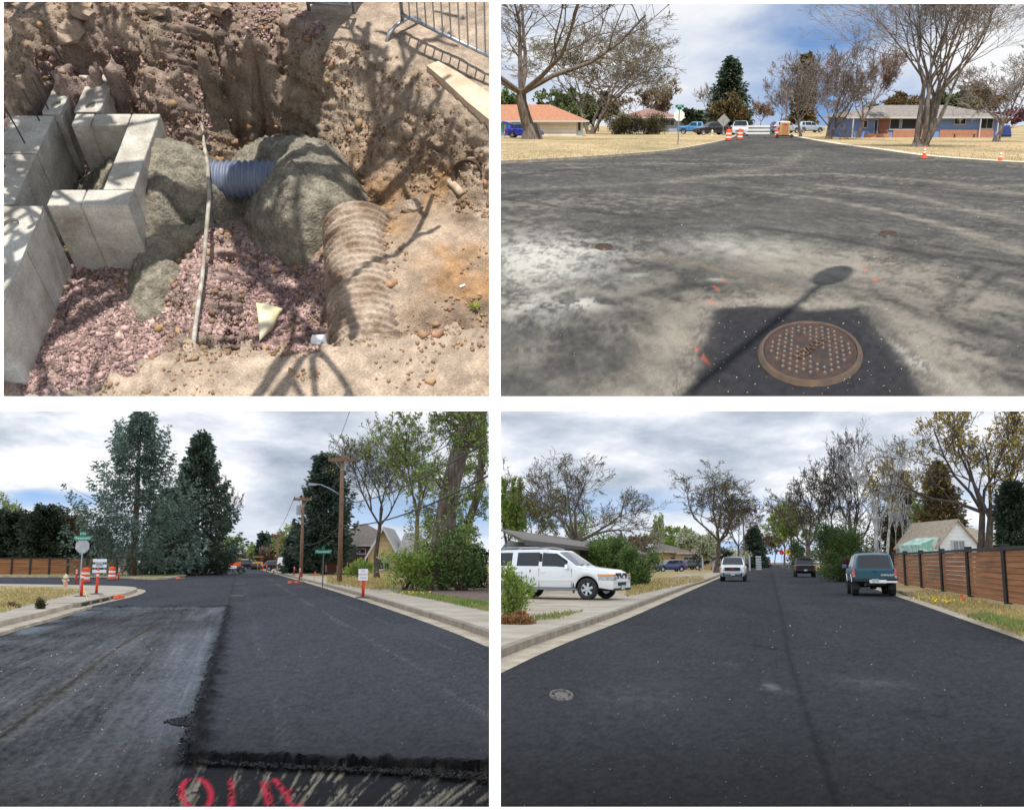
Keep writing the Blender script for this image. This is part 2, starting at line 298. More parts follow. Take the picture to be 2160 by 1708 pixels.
    spray(P2(LO, (488, 1618), (490, 1690)), .026, .44); spray(P2(LO, (558, 1625), (566, 1660), (572, 1692)), .034, .40); spray(P2(LO, (580, 1622), (604, 1650), (622, 1688), (634, 1672)), .028, .40); spray(P2(LO, (600, 1640), (622, 1645)), .015, .52); spray(P2(LO, (545, 1692), (470, 1700)), .02, .6)
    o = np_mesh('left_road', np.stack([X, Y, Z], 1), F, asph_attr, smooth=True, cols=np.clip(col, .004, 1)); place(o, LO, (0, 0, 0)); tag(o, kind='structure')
left_road()
def right_road():
    X, Y, F = polar_grid(-1.0, 31, 330, 6.2, 420, 400); S = X * dR[0] + Y * dR[1]; T = X * nR[0] + Y * nR[1]
    n1 = fbm(X * .5, Y * .15, 4, 51); fine = fbm(X * 10, Y * 5, 3, 52)
    c = np.array(lin(60, 60, 63)) * .86; col = c[None] * (.84 + .5 * (n1 - .5) + .4 * (fine - .5) + .8 * (fbm(X * 34, Y * 20, 2, 57) - .5))[:, None]
    seam = pdist(X, Y, P2(LO, (1765, 1700), (1740, 1620), (1700, 1500), (1665, 1390), (1648, 1290), (1636, 1240), (1627, 1205), (1620, 1190)))
    sw = .022 + .0011 * Y; jag = (fbm(X * 9, Y * 4, 3, 54) - .5) * .06
    sm = np.exp(-((seam + jag) / sw) ** 2); col *= (1 - .4 * sm)[:, None]; Z = -.012 * sm
    col *= (1 + .10 * np.tanh((T - (2.39 * nR[0] + 7.93 * nR[1])) * 3) * sstep(1.5, 0, seam))[:, None]
    for u, v, ru, rv, a in ((1628, 1448, 22, 10, .09), (1540, 1400, 18, 5, .03), (1850, 1440, 60, 10, .03), (1330, 1470, 90, 20, .02), (1960, 1505, 40, 12, -.02), (1640, 1368, 12, 3, -.03), (1600, 1362, 14, 3, -.025), (1780, 1416, 14, 4, -.03), (1990, 1468, 18, 5, -.03), (1525, 1430, 14, 3, -.02)):
        x, y = P2(LO, (u, v))[0]; x2 = P2(LO, (u + ru, v))[0][0]; y2 = P2(LO, (u, v - rv))[0][1]
        m = np.exp(-(((X - x) / (x2 - x)) ** 2 + ((Y - y) / (y2 - y)) ** 2)) * sstep(.3, .65, fbm(X * 9, Y * 4, 3, 56)); col += (m * a)[:, None]
    for t, w in ((-1.6, .5), (1.2, .5), (4.0, .5)):
        m = np.exp(-((T - (2.0 * nR[0] + 8 * nR[1]) - t) / w) ** 2); col *= (1 + .10 * m * n1)[:, None]
    o = np_mesh('right_road', np.stack([X, Y, Z], 1), F, asph_attr, smooth=True, cols=np.clip(col, .004, 1)); place(o, LO, (0, 0, 0)); tag(o, kind='structure')
right_road()
# ================================================================ upper right: the sloping crossing
def crossing():
    X, Y, F = polar_grid(-1.25, 29, 420, 5.3, 900, 430); Z = np.zeros_like(X)
    U, V = UR.px(np.stack([X, Y, Z], 1))
    f1 = fbm(X * 1.1, Y * .35, 5, 61); f2 = fbm(X * 7, Y * 2.5, 4, 62); f3 = fbm(X * 26, Y * 10, 3, 63); swirl = fbm(X * .35 + f1 * .6, Y * .8 + f1, 4, 64)
    base = np.array(lin(92, 91, 88)); col = base[None] * (.50 + .5 * f1 + .6 * (f2 - .5) + .55 * (f3 - .5))[:, None]
    dust = np.array(lin(150, 143, 131)); white = np.array(lin(198, 198, 190))
    def lay(m, c, k=1.): nonlocal col; m = np.clip(m, 0, 1)[:, None] * k; col = col * (1 - m) + m * np.array(c)[None]
    def blob(u, v, ru, rv, soft=1.0):
        x, y = P2(UR, (u, v))[0]; x2 = P2(UR, (u + ru, v))[0][0]; ya = P2(UR, (u, v - rv))[0][1]; yb = P2(UR, (u, v + rv))[0][1]
        dy = np.where(Y > y, (Y - y) / (ya - y), (Y - y) / (yb - y)); return np.exp(-(((X - x) / (x2 - x)) ** 2 + dy ** 2) ** soft)
    def track(pts, w): return np.exp(-(pdist(X, Y, P2(UR, *pts)) / w) ** 2)
    f4 = fbm(X * 48, Y * 22, 2, 67); near = sstep(22, 8, Y); f2 = np.clip(f2 + (f4 - .5) * .22 + (f3 - .5) * .25, 0, 1); grain = sstep(.25, .75, f2 * .6 + f3 * .4)
    strk = fbm((X * .92 - Y * .38) * 2.6, (X * .38 + Y * .92) * .45, 4, 68); lay(near * sstep(.40, .75, strk * .55 + f2 * .45), dust, .36)
    lay(sstep(.50, .72, fbm(X * .35, Y * .5, 4, 66) * .6 + f2 * .4) * sstep(9, 14, Y) * sstep(90, 40, Y), dust, .38)
    lay(blob(1120, 560, 130, 55) * (.35 + grain), white, .75); lay(blob(1200, 530, 120, 22) * grain, white, .6); lay(blob(1100, 640, 90, 40) * grain, white, .5); lay(blob(1225, 640, 50, 12) * sstep(.5, .6, f2), white, .7); lay(blob(1340, 580, 25, 4), white, .45); lay(blob(1510, 590, 16, 3), white, .5); lay(blob(1580, 640, 60, 10) * grain, white, .6)
    lay(blob(1700, 560, 170, 45) * (.3 + f2), dust, .75); lay(blob(1560, 520, 120, 25) * (.3 + f2), white, .4); lay(blob(1850, 560, 110, 35) * grain, dust, .6); lay(blob(1640, 640, 190, 22) * grain, dust, .85)
    lay(blob(1420, 720, 90, 60) * (.2 + f2), dust, .6); lay(blob(1380, 830, 140, 40) * (.2 + grain), dust, .55); lay(blob(1950, 720, 90, 50) * grain, dust, .85); lay(blob(2020, 800, 90, 40) * grain, dust, .9); lay(blob(1930, 760, 22, 60), white, .5); lay(blob(2080, 640, 120, 50) * grain, dust, .4)
    lay(track([(1724, 390), (1875, 405), (1997, 432), (2160, 472)], .22) * (.1 + f2), dust, .7); lay(track([(1603, 405), (1724, 417), (1875, 447), (1966, 468), (2057, 496), (2160, 535)], .18) * (.1 + f2), dust, .8)
    lay(track([(1500, 372), (1750, 366), (2000, 385), (2160, 410)], .5) * f2, dust, .7); lay(track([(1100, 400), (1400, 385), (1650, 350), (1700, 320)], .5) * f2, dust, .4)
    blk = np.array(lin(44, 44, 46)); ra = np.random.RandomState(12)
    for k in range(34):      # faint arcs left by turning tyres
        cx_, cy_, rr_ = ra.uniform(-30, 60), ra.uniform(-20, 60), ra.uniform(14, 60); dd = np.abs(np.hypot(X - cx_, (Y - cy_) * .7) - rr_); m_ = np.exp(-(dd / ra.uniform(.05, .16)) ** 2) * (.35 + .65 * f2) * sstep(.35, .6, vn(X * .12 + k, Y * .08, k)); lay(m_, dust if k % 2 else blk, .34)
    lug = .55 + .45 * (np.sin(X * 26 + Y * 5) > 0)
    for pts, w, k in (([(1603, 481), (1694, 493), (1815, 514), (1936, 533), (2160, 557)], .17, .8), ([(1056, 418), (1150, 432), (1290, 452), (1420, 462)], .16, .8), ([(1056, 380), (1110, 368), (1200, 358), (1330, 352)], .3, .6), ([(1330, 455), (1470, 440), (1560, 425), (1690, 410)], .12, .5), ([(1280, 640), (1400, 612), (1490, 600)], .12, .6), ([(1330, 480), (1500, 470)], .2, .4), ([(1470, 330), (1540, 310), (1580, 298)], .8, .5), ([(1900, 335), (1780, 320), (1700, 305)], .6, .4)):
        lay(track(pts, w) * lug * (.4 + f2), blk, k)
    br = np.array(lin(128, 108, 84)); lay(track([(1255, 517), (1400, 545), (1480, 560), (1580, 588), (1700, 625)], .06) * (.2 + f2), br, .45); lay(track([(1200, 508), (1290, 520)], .06), blk, .5)
    for row in (((1150, 693), (1560, 690)), ((1120, 738), (1530, 732))):     # tyre prints
        d = pdist(X, Y, P2(UR, *row)); lay((d < .12) * (np.sin(X * 70) > -.3) * sstep(.3, .6, f2), blk, .42)
    for row in (((2000, 625), (2070, 560)), ((2040, 640), (2110, 575))): lay(track(row, .05), blk, .45)
    # square cut of new asphalt round the manhole
    cut = P2(UR, (1503, 651), (1590, 643), (1700, 656), (1815, 648), (1852, 690), (1900, 745), (1930, 790), (1958, 838), (1958, 900), (1380, 900), (1440, 838), (1468, 780), (1484, 720))
    e = np.where(inpoly(X, Y, cut), -1, 1) * pdist(X, Y, cut + cut[:1]) + (f2 - .5) * .07 + (f3 - .5) * .05
    lay(sstep(.03, -.05, e), np.array(lin(46, 46, 50)), .97); lay(np.exp(-((e - .08) / .10) ** 2) * (f3 > .5), blk, .7); lay(np.exp(-((e - .22) / .18) ** 2) * (.5 + f2), dust, .5)
    ink = sstep(-.05, -.15, e); col *= (1 + ink * (f3 - .5) * .7)[:, None]
    red = lin(214, 92, 62)
    for u, v, ru, rv in ((1511, 608, 4, 6), (1503, 638, 4, 8), (1525, 592, 8, 2), (1850, 592, 7, 5), (1828, 568, 4, 3), (1476, 745, 5, 22)): lay(blob(u, v, ru, rv, 2) * (f3 > .45), red, .5)
    Zb = -.02 * sstep(.03, -.05, e) * 0 + (f3 - .5) * .01 * sstep(30, 10, Y)
    col *= .80
    m = mat('crossing_asphalt', attr=True, rough=.95, bump=.35, bscale=70, vary=.22, spec=.10)
    F = F[(V < 847)[F].all(1)]
    o = np_mesh('crossing_road', np.stack([X, Y, Zb], 1), F, m, smooth=True, cols=np.clip(col, .005, 1)); place(o, UR, (0, 0, 0)); tag(o, kind='structure')
crossing()
dry_lawn = mat('dry_lawn', lin(172, 149, 112), lin(112, 106, 68), scale=.16, rough=.95, bump=.8, bscale=5, vary=.35, aniso=(1, .3, 1), thresh=(.38, .72), detail=9)
conc = mat('curb_concrete', lin(188, 176, 156), lin(150, 138, 118), scale=1.5, rough=.9, bump=.2, bscale=30, vary=.12)
def strip(name, inner, outer, z0, z1, m, fr):
    """a raised sheet between two polylines"""
    V = []; F = []; n = len(inner)
    for a, b in zip(inner, outer): V += [(a[0], a[1], z0), (a[0], a[1], z1), (b[0], b[1], z1), (b[0], b[1], z0)]
    for i in range(n - 1):
        p, q = i * 4, i * 4 + 4; F += [(p, p + 1, q + 1, q), (p + 1, p + 2, q + 2, q + 1), (p + 2, p + 3, q + 3, q + 2)]
    F += [(0, 3, 2, 1), (n * 4 - 4, n * 4 - 3, n * 4 - 2, n * 4 - 1)]
    o = MB().add(V, F).build(name, m, fr=fr); return tag(o, kind='structure')
def offset(pts, d):
    P = np.array(pts, float); o = []
    for i in range(len(P)):
        t = P[min(i + 1, len(P) - 1)] - P[max(i - 1, 0)]; t /= np.hypot(*t) + 1e-9; o.append((P[i][0] - t[1] * d, P[i][1] + t[0] * d))
    return o
def smooth_line(pts, n=6):
    P = [np.array(p, float) for p in pts]; P = [2 * P[0] - P[1]] + P + [2 * P[-1] - P[-2]]; o = []
    for i in range(1, len(P) - 2):
        for k in range(n):
            t = k / n; a, b, c, d = P[i - 1:i + 3]; o.append(tuple(.5 * (2 * b + (c - a) * t + (2 * a - 5 * b + 4 * c - d) * t * t + (3 * b - a - 3 * c + d) * t ** 3)))
    o.append(tuple(P[-2])); return o
cl = smooth_line(P2(UR, (1030, 347), (1150, 341), (1300, 331), (1410, 321), (1480, 309), (1520, 300), (1543, 293), (1556, 286)))
cr = smooth_line(P2(UR, (1652, 284), (1672, 289), (1705, 296), (1760, 306), (1850, 319), (1950, 333.5), (2080, 344), (2190, 351)))
far_l = P2(UR, (1572, 276), (1578, 270)); far_r = P2(UR, (1630, 270), (1640, 276))
strip('left_curb', cl, offset(cl, .28), -.1, .13, conc, UR)
strip('right_curb', cr, offset(cr, .7), -.1, .12, mat('pale_concrete', lin(214, 202, 178), lin(180, 165, 140), scale=1, rough=.9), UR)
li = offset(cl, .26); ri = offset(cr, .68)
MB().prism(li + far_l + [(far_l[-1][0], 860), (-60, 860), (-60, li[0][1])], -.1, .12).build('left_lawn', dry_lawn, fr=UR)['kind'] = 'structure'
MB().prism(list(reversed(ri)) + list(reversed(far_r))[::-1] [::-1] + [(far_r[0][0], 860), (520, 860), (520, ri[-1][1])], -.1, .11).build('right_lawn', dry_lawn, fr=UR)['kind'] = 'structure'
# ================================================================ upper left: the pit
CON = []   # control points: x, y, z, soil
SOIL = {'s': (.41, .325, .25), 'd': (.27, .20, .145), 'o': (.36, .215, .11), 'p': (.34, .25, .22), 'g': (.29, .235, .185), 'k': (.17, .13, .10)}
def cp(u, v, z, s): p = PT.g(u, v, z); CON.append((p.x, p.y, z, s))
for a in """620 20 0 s|750 30 0 s|900 60 0 s|1032 60 0 s|1032 150 0 s|1032 250 0 s|960 190 0 s|850 110 0 s|760 96 0 s|705 98 0 s|560 98 .02 s|640 70 .03 s|820 30 0 s|950 10 0 s|1040 -20 0 s|850 -20 0 s|700 -20 0 s
520 60 .3 p|450 30 .3 p|600 40 .16 p|420 95 .2 g|250 40 .2 s|120 25 .2 s|30 40 .22 s|320 60 .2 g|350 -20 .3 s|100 -30 .2 s|480 95 .12 g
8 150 .12 g|60 120 .15 g|130 140 0 g|60 200 -.15 g|20 260 -.45 p|60 300 -.9 p|190 130 .05 g|230 110 .15 p|110 150 .05 p
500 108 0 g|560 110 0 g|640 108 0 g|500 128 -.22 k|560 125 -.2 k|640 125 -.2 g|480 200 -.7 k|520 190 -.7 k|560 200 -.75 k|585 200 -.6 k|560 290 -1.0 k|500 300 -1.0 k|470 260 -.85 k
300 130 .05 g|300 200 -.35 g|330 260 -.75 p|350 290 -.95 p|420 200 -.45 g|430 300 -.95 p|250 170 -.15 g|260 230 -.6 p|380 140 .02 g|440 140 -.05 g|380 180 -.3 p
720 112 -.05 s|800 128 -.05 s|890 165 -.05 s|960 225 -.05 s|1010 272 -.06 s|600 165 -.33 d|640 165 -.3 s|620 220 -.55 d|605 270 -.8 g|700 220 -.48 s|720 300 -.72 s|820 250 -.4 s|900 300 -.42 d|960 330 -.38 d|1032 340 -.28 s|760 180 -.28 s|880 230 -.22 g|1000 300 -.2 g
760 385 -.86 o|800 425 -.86 o|860 420 -.75 d|920 400 -.66 o|1000 440 -.6 d|1040 420 -.5 s
770 470 -.5 o|760 500 -.50 s|755 540 -.47 s|760 590 -.46 s|765 640 -.46 s|775 700 -.48 s|810 480 -.6 o|900 500 -.58 s|1040 500 -.5 s|1040 640 -.5 d|900 640 -.52 d|800 600 -.55 s|790 680 -.58 s|1000 600 -.5 o|950 560 -.52 o|850 540 -.58 s|960 660 -.5 d
150 600 -1 g|300 650 -1 p|120 780 -1 p|300 740 -1 p|500 560 -1 p|560 600 -1 p|650 600 -1 p|640 680 -1 p|680 690 -1 p|400 440 -1 p|330 360 -1 p|60 380 -1 p|200 420 -1 p|150 300 -1 p|520 420 -1.05 k|560 640 -1 p|40 700 -1 p
437 492 -.72 p|432 560 -.62 p|428 640 -.52 p|425 715 -.45 g|455 500 -.74 p|372 560 -1 p|368 650 -1 p|372 720 -1 p|488 560 -1 p|498 650 -1 p|505 715 -1 p|468 600 -.64 p|482 690 -.54 p|395 600 -.66 g|388 690 -.56 g""".replace('\n', '|').split('|'):
    u, v, z, s = a.split(); cp(float(u), float(v), float(z), s)
LIP = [(-40, 842, -.06), (60, 838, -.05), (150, 828, -.04), (245, 809, -.02), (300, 770, -.02), (340, 745, -.02), (400, 724, 0), (460, 731, 0), (520, 727, 0), (600, 729, 0), (680, 728, 0), (730, 724, 0), (800, 706, 0), (860, 690, .02), (950, 688, .02), (1045, 686, .02)]
for u, v, z in LIP:
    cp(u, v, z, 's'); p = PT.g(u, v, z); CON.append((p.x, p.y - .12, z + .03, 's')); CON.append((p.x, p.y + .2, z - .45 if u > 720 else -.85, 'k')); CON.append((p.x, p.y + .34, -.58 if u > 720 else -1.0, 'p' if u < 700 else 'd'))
for u, v, z in ((400, 835, .05), (700, 835, .05), (1040, 835, .05), (1040, 760, .06), (700, 780, .07), (300, 835, .02), (550, 800, .06), (880, 780, .06), (0, 870, 0), (200, 880, .03), (600, 900, .05), (1000, 900, .05)): cp(u, v, z, 's')
for c in ((-4.8, 9.3, -.9), (-4.4, 9.3, -.9), (-4.3, 9.64, -.75), (-4.85, 9.72, -.6), (-4.5, 9.75, -.65), (-4.1, 9.45, -.8), (-4.1, 9.05, -1), (-4.95, 9.0, -.9), (-4.6, 8.95, -1.), (-4.75, 9.6, -.8), (-4.5, 9.66, -.75), (-4.2, 9.7, -.7), (-4.95, 9.55, -.8), (-4.7, 9.85, -.5), (-4.3, 9.85, -.5)): CON.append((*c, 'p'))
CON_X = np.array([[c[0], c[1]] for c in CON])
def rbf(pts, z, X, Y, lam=1e-3):
    D = np.hypot(pts[:, None, 0] - pts[None, :, 0], pts[:, None, 1] - pts[None, :, 1]); n = len(pts)
    A = np.zeros((n + 1, n + 1)); A[:n, :n] = -D - lam * np.eye(n); A[:n, n] = 1; A[n, :n] = 1
    w = np.linalg.solve(A, np.append(z, 0)); o = np.full(X.shape, w[n])
    for i in range(n): o -= w[i] * np.hypot(X - pts[i, 0], Y - pts[i, 1])
    return o
def pit_z(X, Y): return rbf(CON_X, np.array([c[2] for c in CON]), X, Y)
PX = np.linspace(-6.5, .3, 430); PY = np.linspace(4.6, 11.4, 430); GX, GY = np.meshgrid(PX, PY); GXf, GYf = GX.ravel(), GY.ravel()
def grid_faces(ny, nx): i = np.arange(nx * ny).reshape(ny, nx); return np.stack([i[:-1, :-1], i[:-1, 1:], i[1:, 1:], i[1:, :-1]], -1).reshape(-1, 4)
BASE0 = pit_z(GXf, GYf)
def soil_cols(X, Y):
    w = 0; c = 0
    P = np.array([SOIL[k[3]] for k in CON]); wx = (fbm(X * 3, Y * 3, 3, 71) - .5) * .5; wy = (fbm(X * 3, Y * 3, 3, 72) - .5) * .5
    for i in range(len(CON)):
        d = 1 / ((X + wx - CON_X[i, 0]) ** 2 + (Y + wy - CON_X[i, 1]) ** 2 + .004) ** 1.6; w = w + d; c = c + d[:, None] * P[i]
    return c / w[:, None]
def pit():
    n1 = fbm(GXf * 2.2, GYf * 2.2, 5, 73) - .5; n2 = fbm(GXf * 9, GYf * 9, 4, 74) - .5; rid = np.abs(fbm(GXf * 4, GYf * 4, 4, 75) - .5)
    gy, gx = np.gradient(BASE0.reshape(GX.shape), PY, PX); slope = np.clip(np.hypot(gx, gy).ravel(), 0, 2.5)
    u, v = PT.px(np.stack([GXf, GYf, BASE0], 1)); street = sstep(.5, .15, slope) * (BASE0 > -.15)
    amp = .35 + .30 * np.clip(slope, 0, 1.2); amp = np.where(street > .5, .22, amp)
    lump = np.clip(fbm(GXf * 6, GYf * 6, 3, 76) - .52, 0, 1) * .30 * (np.clip(slope * 1.2, .12, 1))
    Z = BASE0 + n1 * .16 * amp + n2 * .10 * amp - rid * .10 * amp + lump * .7 * amp + (fbm(GXf * 16, GYf * 16, 3, 79) - .5) * .05 * amp
    nrm = np.stack([-gx.ravel(), -gy.ravel(), np.ones(len(GXf))], 1); nrm /= np.linalg.norm(nrm, axis=1)[:, None]; zc = Z * 1.0
    dis = (fbm(GXf * 6 + zc * 5.1, GYf * 6 + zc * 6.3, 5, 171, .6) - .5) * .17 + (np.clip(fbm(GXf * 17 + zc * 14, GYf * 17 + zc * 15, 3, 172) - .5, 0, 1)) * .17
    k_ = np.clip(slope - .25, 0, .9); PXY = np.stack([GXf, GYf, Z], 1) + nrm * (dis * k_)[:, None]
    # pale concrete gutter along the right rim keeps a clean edge
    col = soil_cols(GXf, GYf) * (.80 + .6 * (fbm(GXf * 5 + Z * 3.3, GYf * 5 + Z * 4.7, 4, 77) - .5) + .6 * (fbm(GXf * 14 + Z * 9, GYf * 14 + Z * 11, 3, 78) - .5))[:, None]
    dark = np.clip((lump > .02) * 1., 0, 1); col *= (1 - .12 * dark)[:, None]
    fc = grid_faces(430, 430); u, v = PT.px(PXY); keep = (v < 842) & (v > -6) & (u > -60) & (u < 1042)
    fc = fc[keep[fc].all(1)]
    m = mat('soil', attr=True, rough=.97, bump=.8, bscale=55, vary=.25, spec=.15)
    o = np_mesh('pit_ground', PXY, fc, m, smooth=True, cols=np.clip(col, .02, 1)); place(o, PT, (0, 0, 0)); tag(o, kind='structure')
    return Z, PXY, slope
PZ, PXY_, SLOPE_ = pit()
def zpit(x, y):
    i = np.clip(np.round((np.asarray(x) + 6.5) / 6.8 * 429).astype(int), 0, 429); j = np.clip(np.round((np.asarray(y) - 4.6) / 6.8 * 429).astype(int), 0, 429); return PZ.reshape(GX.shape)[j, i]
def pit_at(u, v, dz=0):     # where the ray of a pixel meets the pit surface
    d = np.array(PT.ray(u, v)); t = np.linspace(6, 15, 1500) ; p = d[None] * t[:, None]; z = PT.h + p[:, 2]; k = np.argmax(z < zpit(p[:, 0], p[:, 1])); return Vector((p[k, 0], p[k, 1], z[k] + dz))
def mound(name, ctrl, label, seed):
    c = [tuple(PT.g(float(a[0]), float(a[1]), float(a[2]))) for a in (t.split() for t in ctrl.split('|'))]; c += [(x, y, -1.9) for x in (-6.3, -4.2, -2.0, .2) for y in (4.8, 11.2)] + [(-6.3, 8, -1.9), (.2, 8, -1.9)]; P = np.array([[x, y] for x, y, z in c])
    Z = rbf(P, np.array([p[2] for p in c]), GXf, GYf, -.05); Z += (fbm(GXf * 3, GYf * 3, 4, seed) - .5) * .12 + (fbm(GXf * 10 + Z * 6, GYf * 10 + Z * 7, 5, seed + 1, .65) - .5) * .09 + np.clip(fbm(GXf * 22 + Z * 14, GYf * 22, 2, seed + 2) - .6, 0, 1) * .12
    fc = grid_faces(430, 430); fc = fc[(Z > PZ - .04)[fc].any(1)]
    ids = np.unique(fc); rm = np.full(len(GXf), -1); rm[ids] = np.arange(len(ids))
    m = mat('flowable_fill', lin(140, 134, 119), lin(98, 92, 81), scale=6, rough=.95, bump=1, bscale=40, vary=.3)
    o = np_mesh(name, np.stack([GXf, GYf, Z], 1)[ids], rm[fc], m, smooth=True); place(o, PT, (0, 0, 0)); tag(o, label, 'fill')
mound('concrete_fill', "295 300 -.30|350 305 -.28|400 335 -.38|330 400 -.36|400 420 -.48|400 300 -.40|380 470 -.58|360 540 -.70|440 460 -.68|300 480 -.66|420 460 -.75|330 560 -.80|300 600 -.84|350 640 -.90|335 600 -.80|310 540 -.76|460 470 -.95|480 500 -1.05|430 390 -.5|448 350 -.55|450 400 -.6|455 430 -.72|520 560 -1.5|240 640 -1.5|410 600 -1.3|400 720 -1.5|500 375 -1.3|255 400 -.6|480 300 -1.4|420 280 -1.3|330 270 -1.2|265 300 -.6|265 560 -1.1|430 540 -1.25", 'grey green lump of set fill beside the concrete box', 81)
mound('concrete_fill', "500 325 -.72|560 300 -.58|620 290 -.48|690 305 -.48|735 350 -.6|755 390 -.78|640 350 -.38|600 400 -.40|680 400 -.43|715 440 -.65|620 470 -.56|560 470 -.66|520 440 -.8|655 540 -.82|600 555 -.95|530 520 -.95|690 500 -.8|575 370 -.55|545 420 -.7|465 380 -1.3|480 470 -1.3|500 570 -1.5|600 660 -1.6|700 600 -1.3|800 450 -1.4|790 330 -1.3|600 215 -1.6|470 280 -1.5|700 250 -1.3|548 372 -.62|552 400 -.6|550 345 -.65", 'large rounded lump of fill in the middle of the pit', 91)
# ---- gravel and clods
def rocks(name, X, Y, Z, S, m, label, fr, seed, flat=.75):
    r = np.random.RandomState(seed); n = len(X); base = np.array([[1, 0, 0], [-1, 0, 0], [0, 1, 0], [0, -1, 0], [0, 0, 1], [0, 0, -1]], float)
    F0 = np.array([[0, 2, 4], [2, 1, 4], [1, 3, 4], [3, 0, 4], [2, 0, 5], [1, 2, 5], [3, 1, 5], [0, 3, 5]])
    Q = r.randn(n, 4); Q /= np.linalg.norm(Q, axis=1)[:, None]; a, b, c, d = Q.T
    Rm = np.stack([np.stack([1 - 2 * (c * c + d * d), 2 * (b * c - a * d), 2 * (b * d + a * c)], -1), np.stack([2 * (b * c + a * d), 1 - 2 * (b * b + d * d), 2 * (c * d - a * b)], -1), np.stack([2 * (b * d - a * c), 2 * (c * d + a * b), 1 - 2 * (b * b + c * c)], -1)], 1)
    Vv = base[None] * (.65 + .7 * r.rand(n, 6, 1)) * np.array([1, .85, flat])[None, None] + .15 * r.randn(n, 6, 3)
    Vv = np.einsum('nij,nkj->nki', Rm, Vv) * S[:, None, None] + np.stack([X, Y, Z], 1)[:, None]
    F = (F0[None] + (np.arange(n) * 6)[:, None, None]).reshape(-1, 3)
    o = np_mesh(name, Vv.reshape(-1, 3), F, m); place(o, fr, (0, 0, 0)); return tag(o, label, None, kind='stuff')
def in_px(poly, n, seed, fr=PT):
    r = np.random.RandomState(seed); p = np.array(poly); u = r.uniform(p[:, 0].min(), p[:, 0].max(), n * 3); v = r.uniform(p[:, 1].min(), p[:, 1].max(), n * 3); k = inpoly(u, v, poly); return u[k][:n], v[k][:n]
gravel_m = mat('pink_gravel', lin(170, 144, 138), lin(124, 102, 98), scale=9, rough=.9, island=.5)
def gravel():
    XS = []; YS = []
    r = np.random.RandomState(5)
    x = r.uniform(-6.2, -.9, 120000); y = r.uniform(5.3, 10.9, 120000); z = zpit(x, y); u, v = PT.px(np.stack([x, y, z], 1))
    inb = lambda poly: inpoly(u, v, poly)
    floor = inb([(40, 840), (20, 700), (140, 550), (280, 510), (380, 560), (520, 500), (700, 560), (710, 735), (350, 760), (230, 815)]) & (z < -.5)
    pile = (inb([(410, 20), (620, 5), (690, 60), (640, 95), (430, 120), (330, 150), (260, 120)]) & (fbm(x * 3, y * 3, 3, 8) > .45)) & (r.rand(len(x)) < .6)
    bank = inb([(250, 60), (450, 130), (450, 330), (250, 330), (220, 180)]) & (fbm(x * 3, y * 3, 3, 18) > .55) & (r.rand(len(x)) < .5)
    lft = (inb([(0, 290), (90, 240), (60, 330), (0, 400)]) | inb([(60, 100), (130, 110), (170, 170), (100, 190)])) & (r.rand(len(x)) < .8)
    inner = inb([(130, 250), (270, 260), (240, 390), (70, 400)]) & (z < -.7)
    ridge = inb([(420, 480), (465, 480), (500, 720), (370, 725)])
    k = floor | pile | bank | lft | inner | ridge; x, y, z = x[k], y[k], z[k]
    rocks('gravel', x, y, z + .004, r.uniform(.010, .026, len(x)) * (1 + 1.1 * (r.rand(len(x)) > .9)), gravel_m, 'crushed pink gravel on the floor and banks of the pit', PT, 6)
    x = r.uniform(-6.2, -.1, 9000); y = r.uniform(4.9, 11, 9000); z = zpit(x, y); u, v = PT.px(np.stack([x, y, z], 1)); d = fbm(x * 2.5, y * 2.5, 3, 28)
    k = (d > .5) & (v < 838) & (u < 1040) & ((z < -.12) | (v > 690) | (u < 620)); x, y, z = x[k], y[k], z[k]
    rocks('dirt_clods', x, y, z + .006, r.uniform(.008, .026, len(x)) * (1 + 2.2 * (r.rand(len(x)) > .95)), mat('clod', lin(168, 138, 108), lin(120, 92, 68), scale=6, rough=.97, island=.3), 'loose clods of soil strewn over the pit', PT, 7)
gravel()
def crumbs():
    r = np.random.RandomState(15); i = r.choice(np.where((SLOPE_ > .35))[0], 16000); p = PXY_[i]; u, v = PT.px(p); k = (v < 836) & (u < 1036) & (u > 0) & (fbm(p[:, 0] * 4 + p[:, 2] * 3, p[:, 1] * 4 + p[:, 2] * 4, 3, 38) > .46); p = p[k]
    rocks('soil_crumbs', p[:, 0], p[:, 1], p[:, 2], r.uniform(.006, .02, len(p)) * (1 + 1.6 * (r.rand(len(p)) > .93)), mat('crumb_soil', lin(150, 124, 98), lin(104, 82, 62), scale=5, rough=.97, island=.35), 'crumbling soil on the steep walls of the pit', PT, 16)
crumbs()
# ---- precast concrete
cm = mat('precast_concrete', lin(190, 188, 180), lin(140, 132, 120), scale=3.2, rough=.88, bump=.45, bscale=45, vary=.16, thresh=(.35, .72), detail=9)
def wall_panels(parent, x0, x1, y0, y1, z0, z1, axis, cuts, name='panel'):
    """a wall made of panels with open joints between them"""
    e = [0] + cuts + [1]
    for a, b in zip(e[:-1], e[1:]):
        g = .006; mb = MB()
        if axis == 'x': xa, xb = x0 + (x1 - x0) * a + (g if a else 0), x0 + (x1 - x0) * b - (g if b < 1 else 0); mb.box((xa + xb) / 2, (y0 + y1) / 2, (z0 + z1) / 2, xb - xa, y1 - y0, z1 - z0)
        else: ya, yb = y0 + (y1 - y0) * a + (g if a else 0), y0 + (y1 - y0) * b - (g if b < 1 else 0); mb.box((x0 + x1) / 2, (ya + yb) / 2, (z0 + z1) / 2, x1 - x0, yb - ya, z1 - z0)
        mb.build(name, cm, parent, bevel=.013)
    MB().box((x0 + x1) / 2, (y0 + y1) / 2, (z0 + z1) / 2 - .01, x1 - x0 - .03, y1 - y0 - .03, z1 - z0 - .03).build('core', cm, parent)
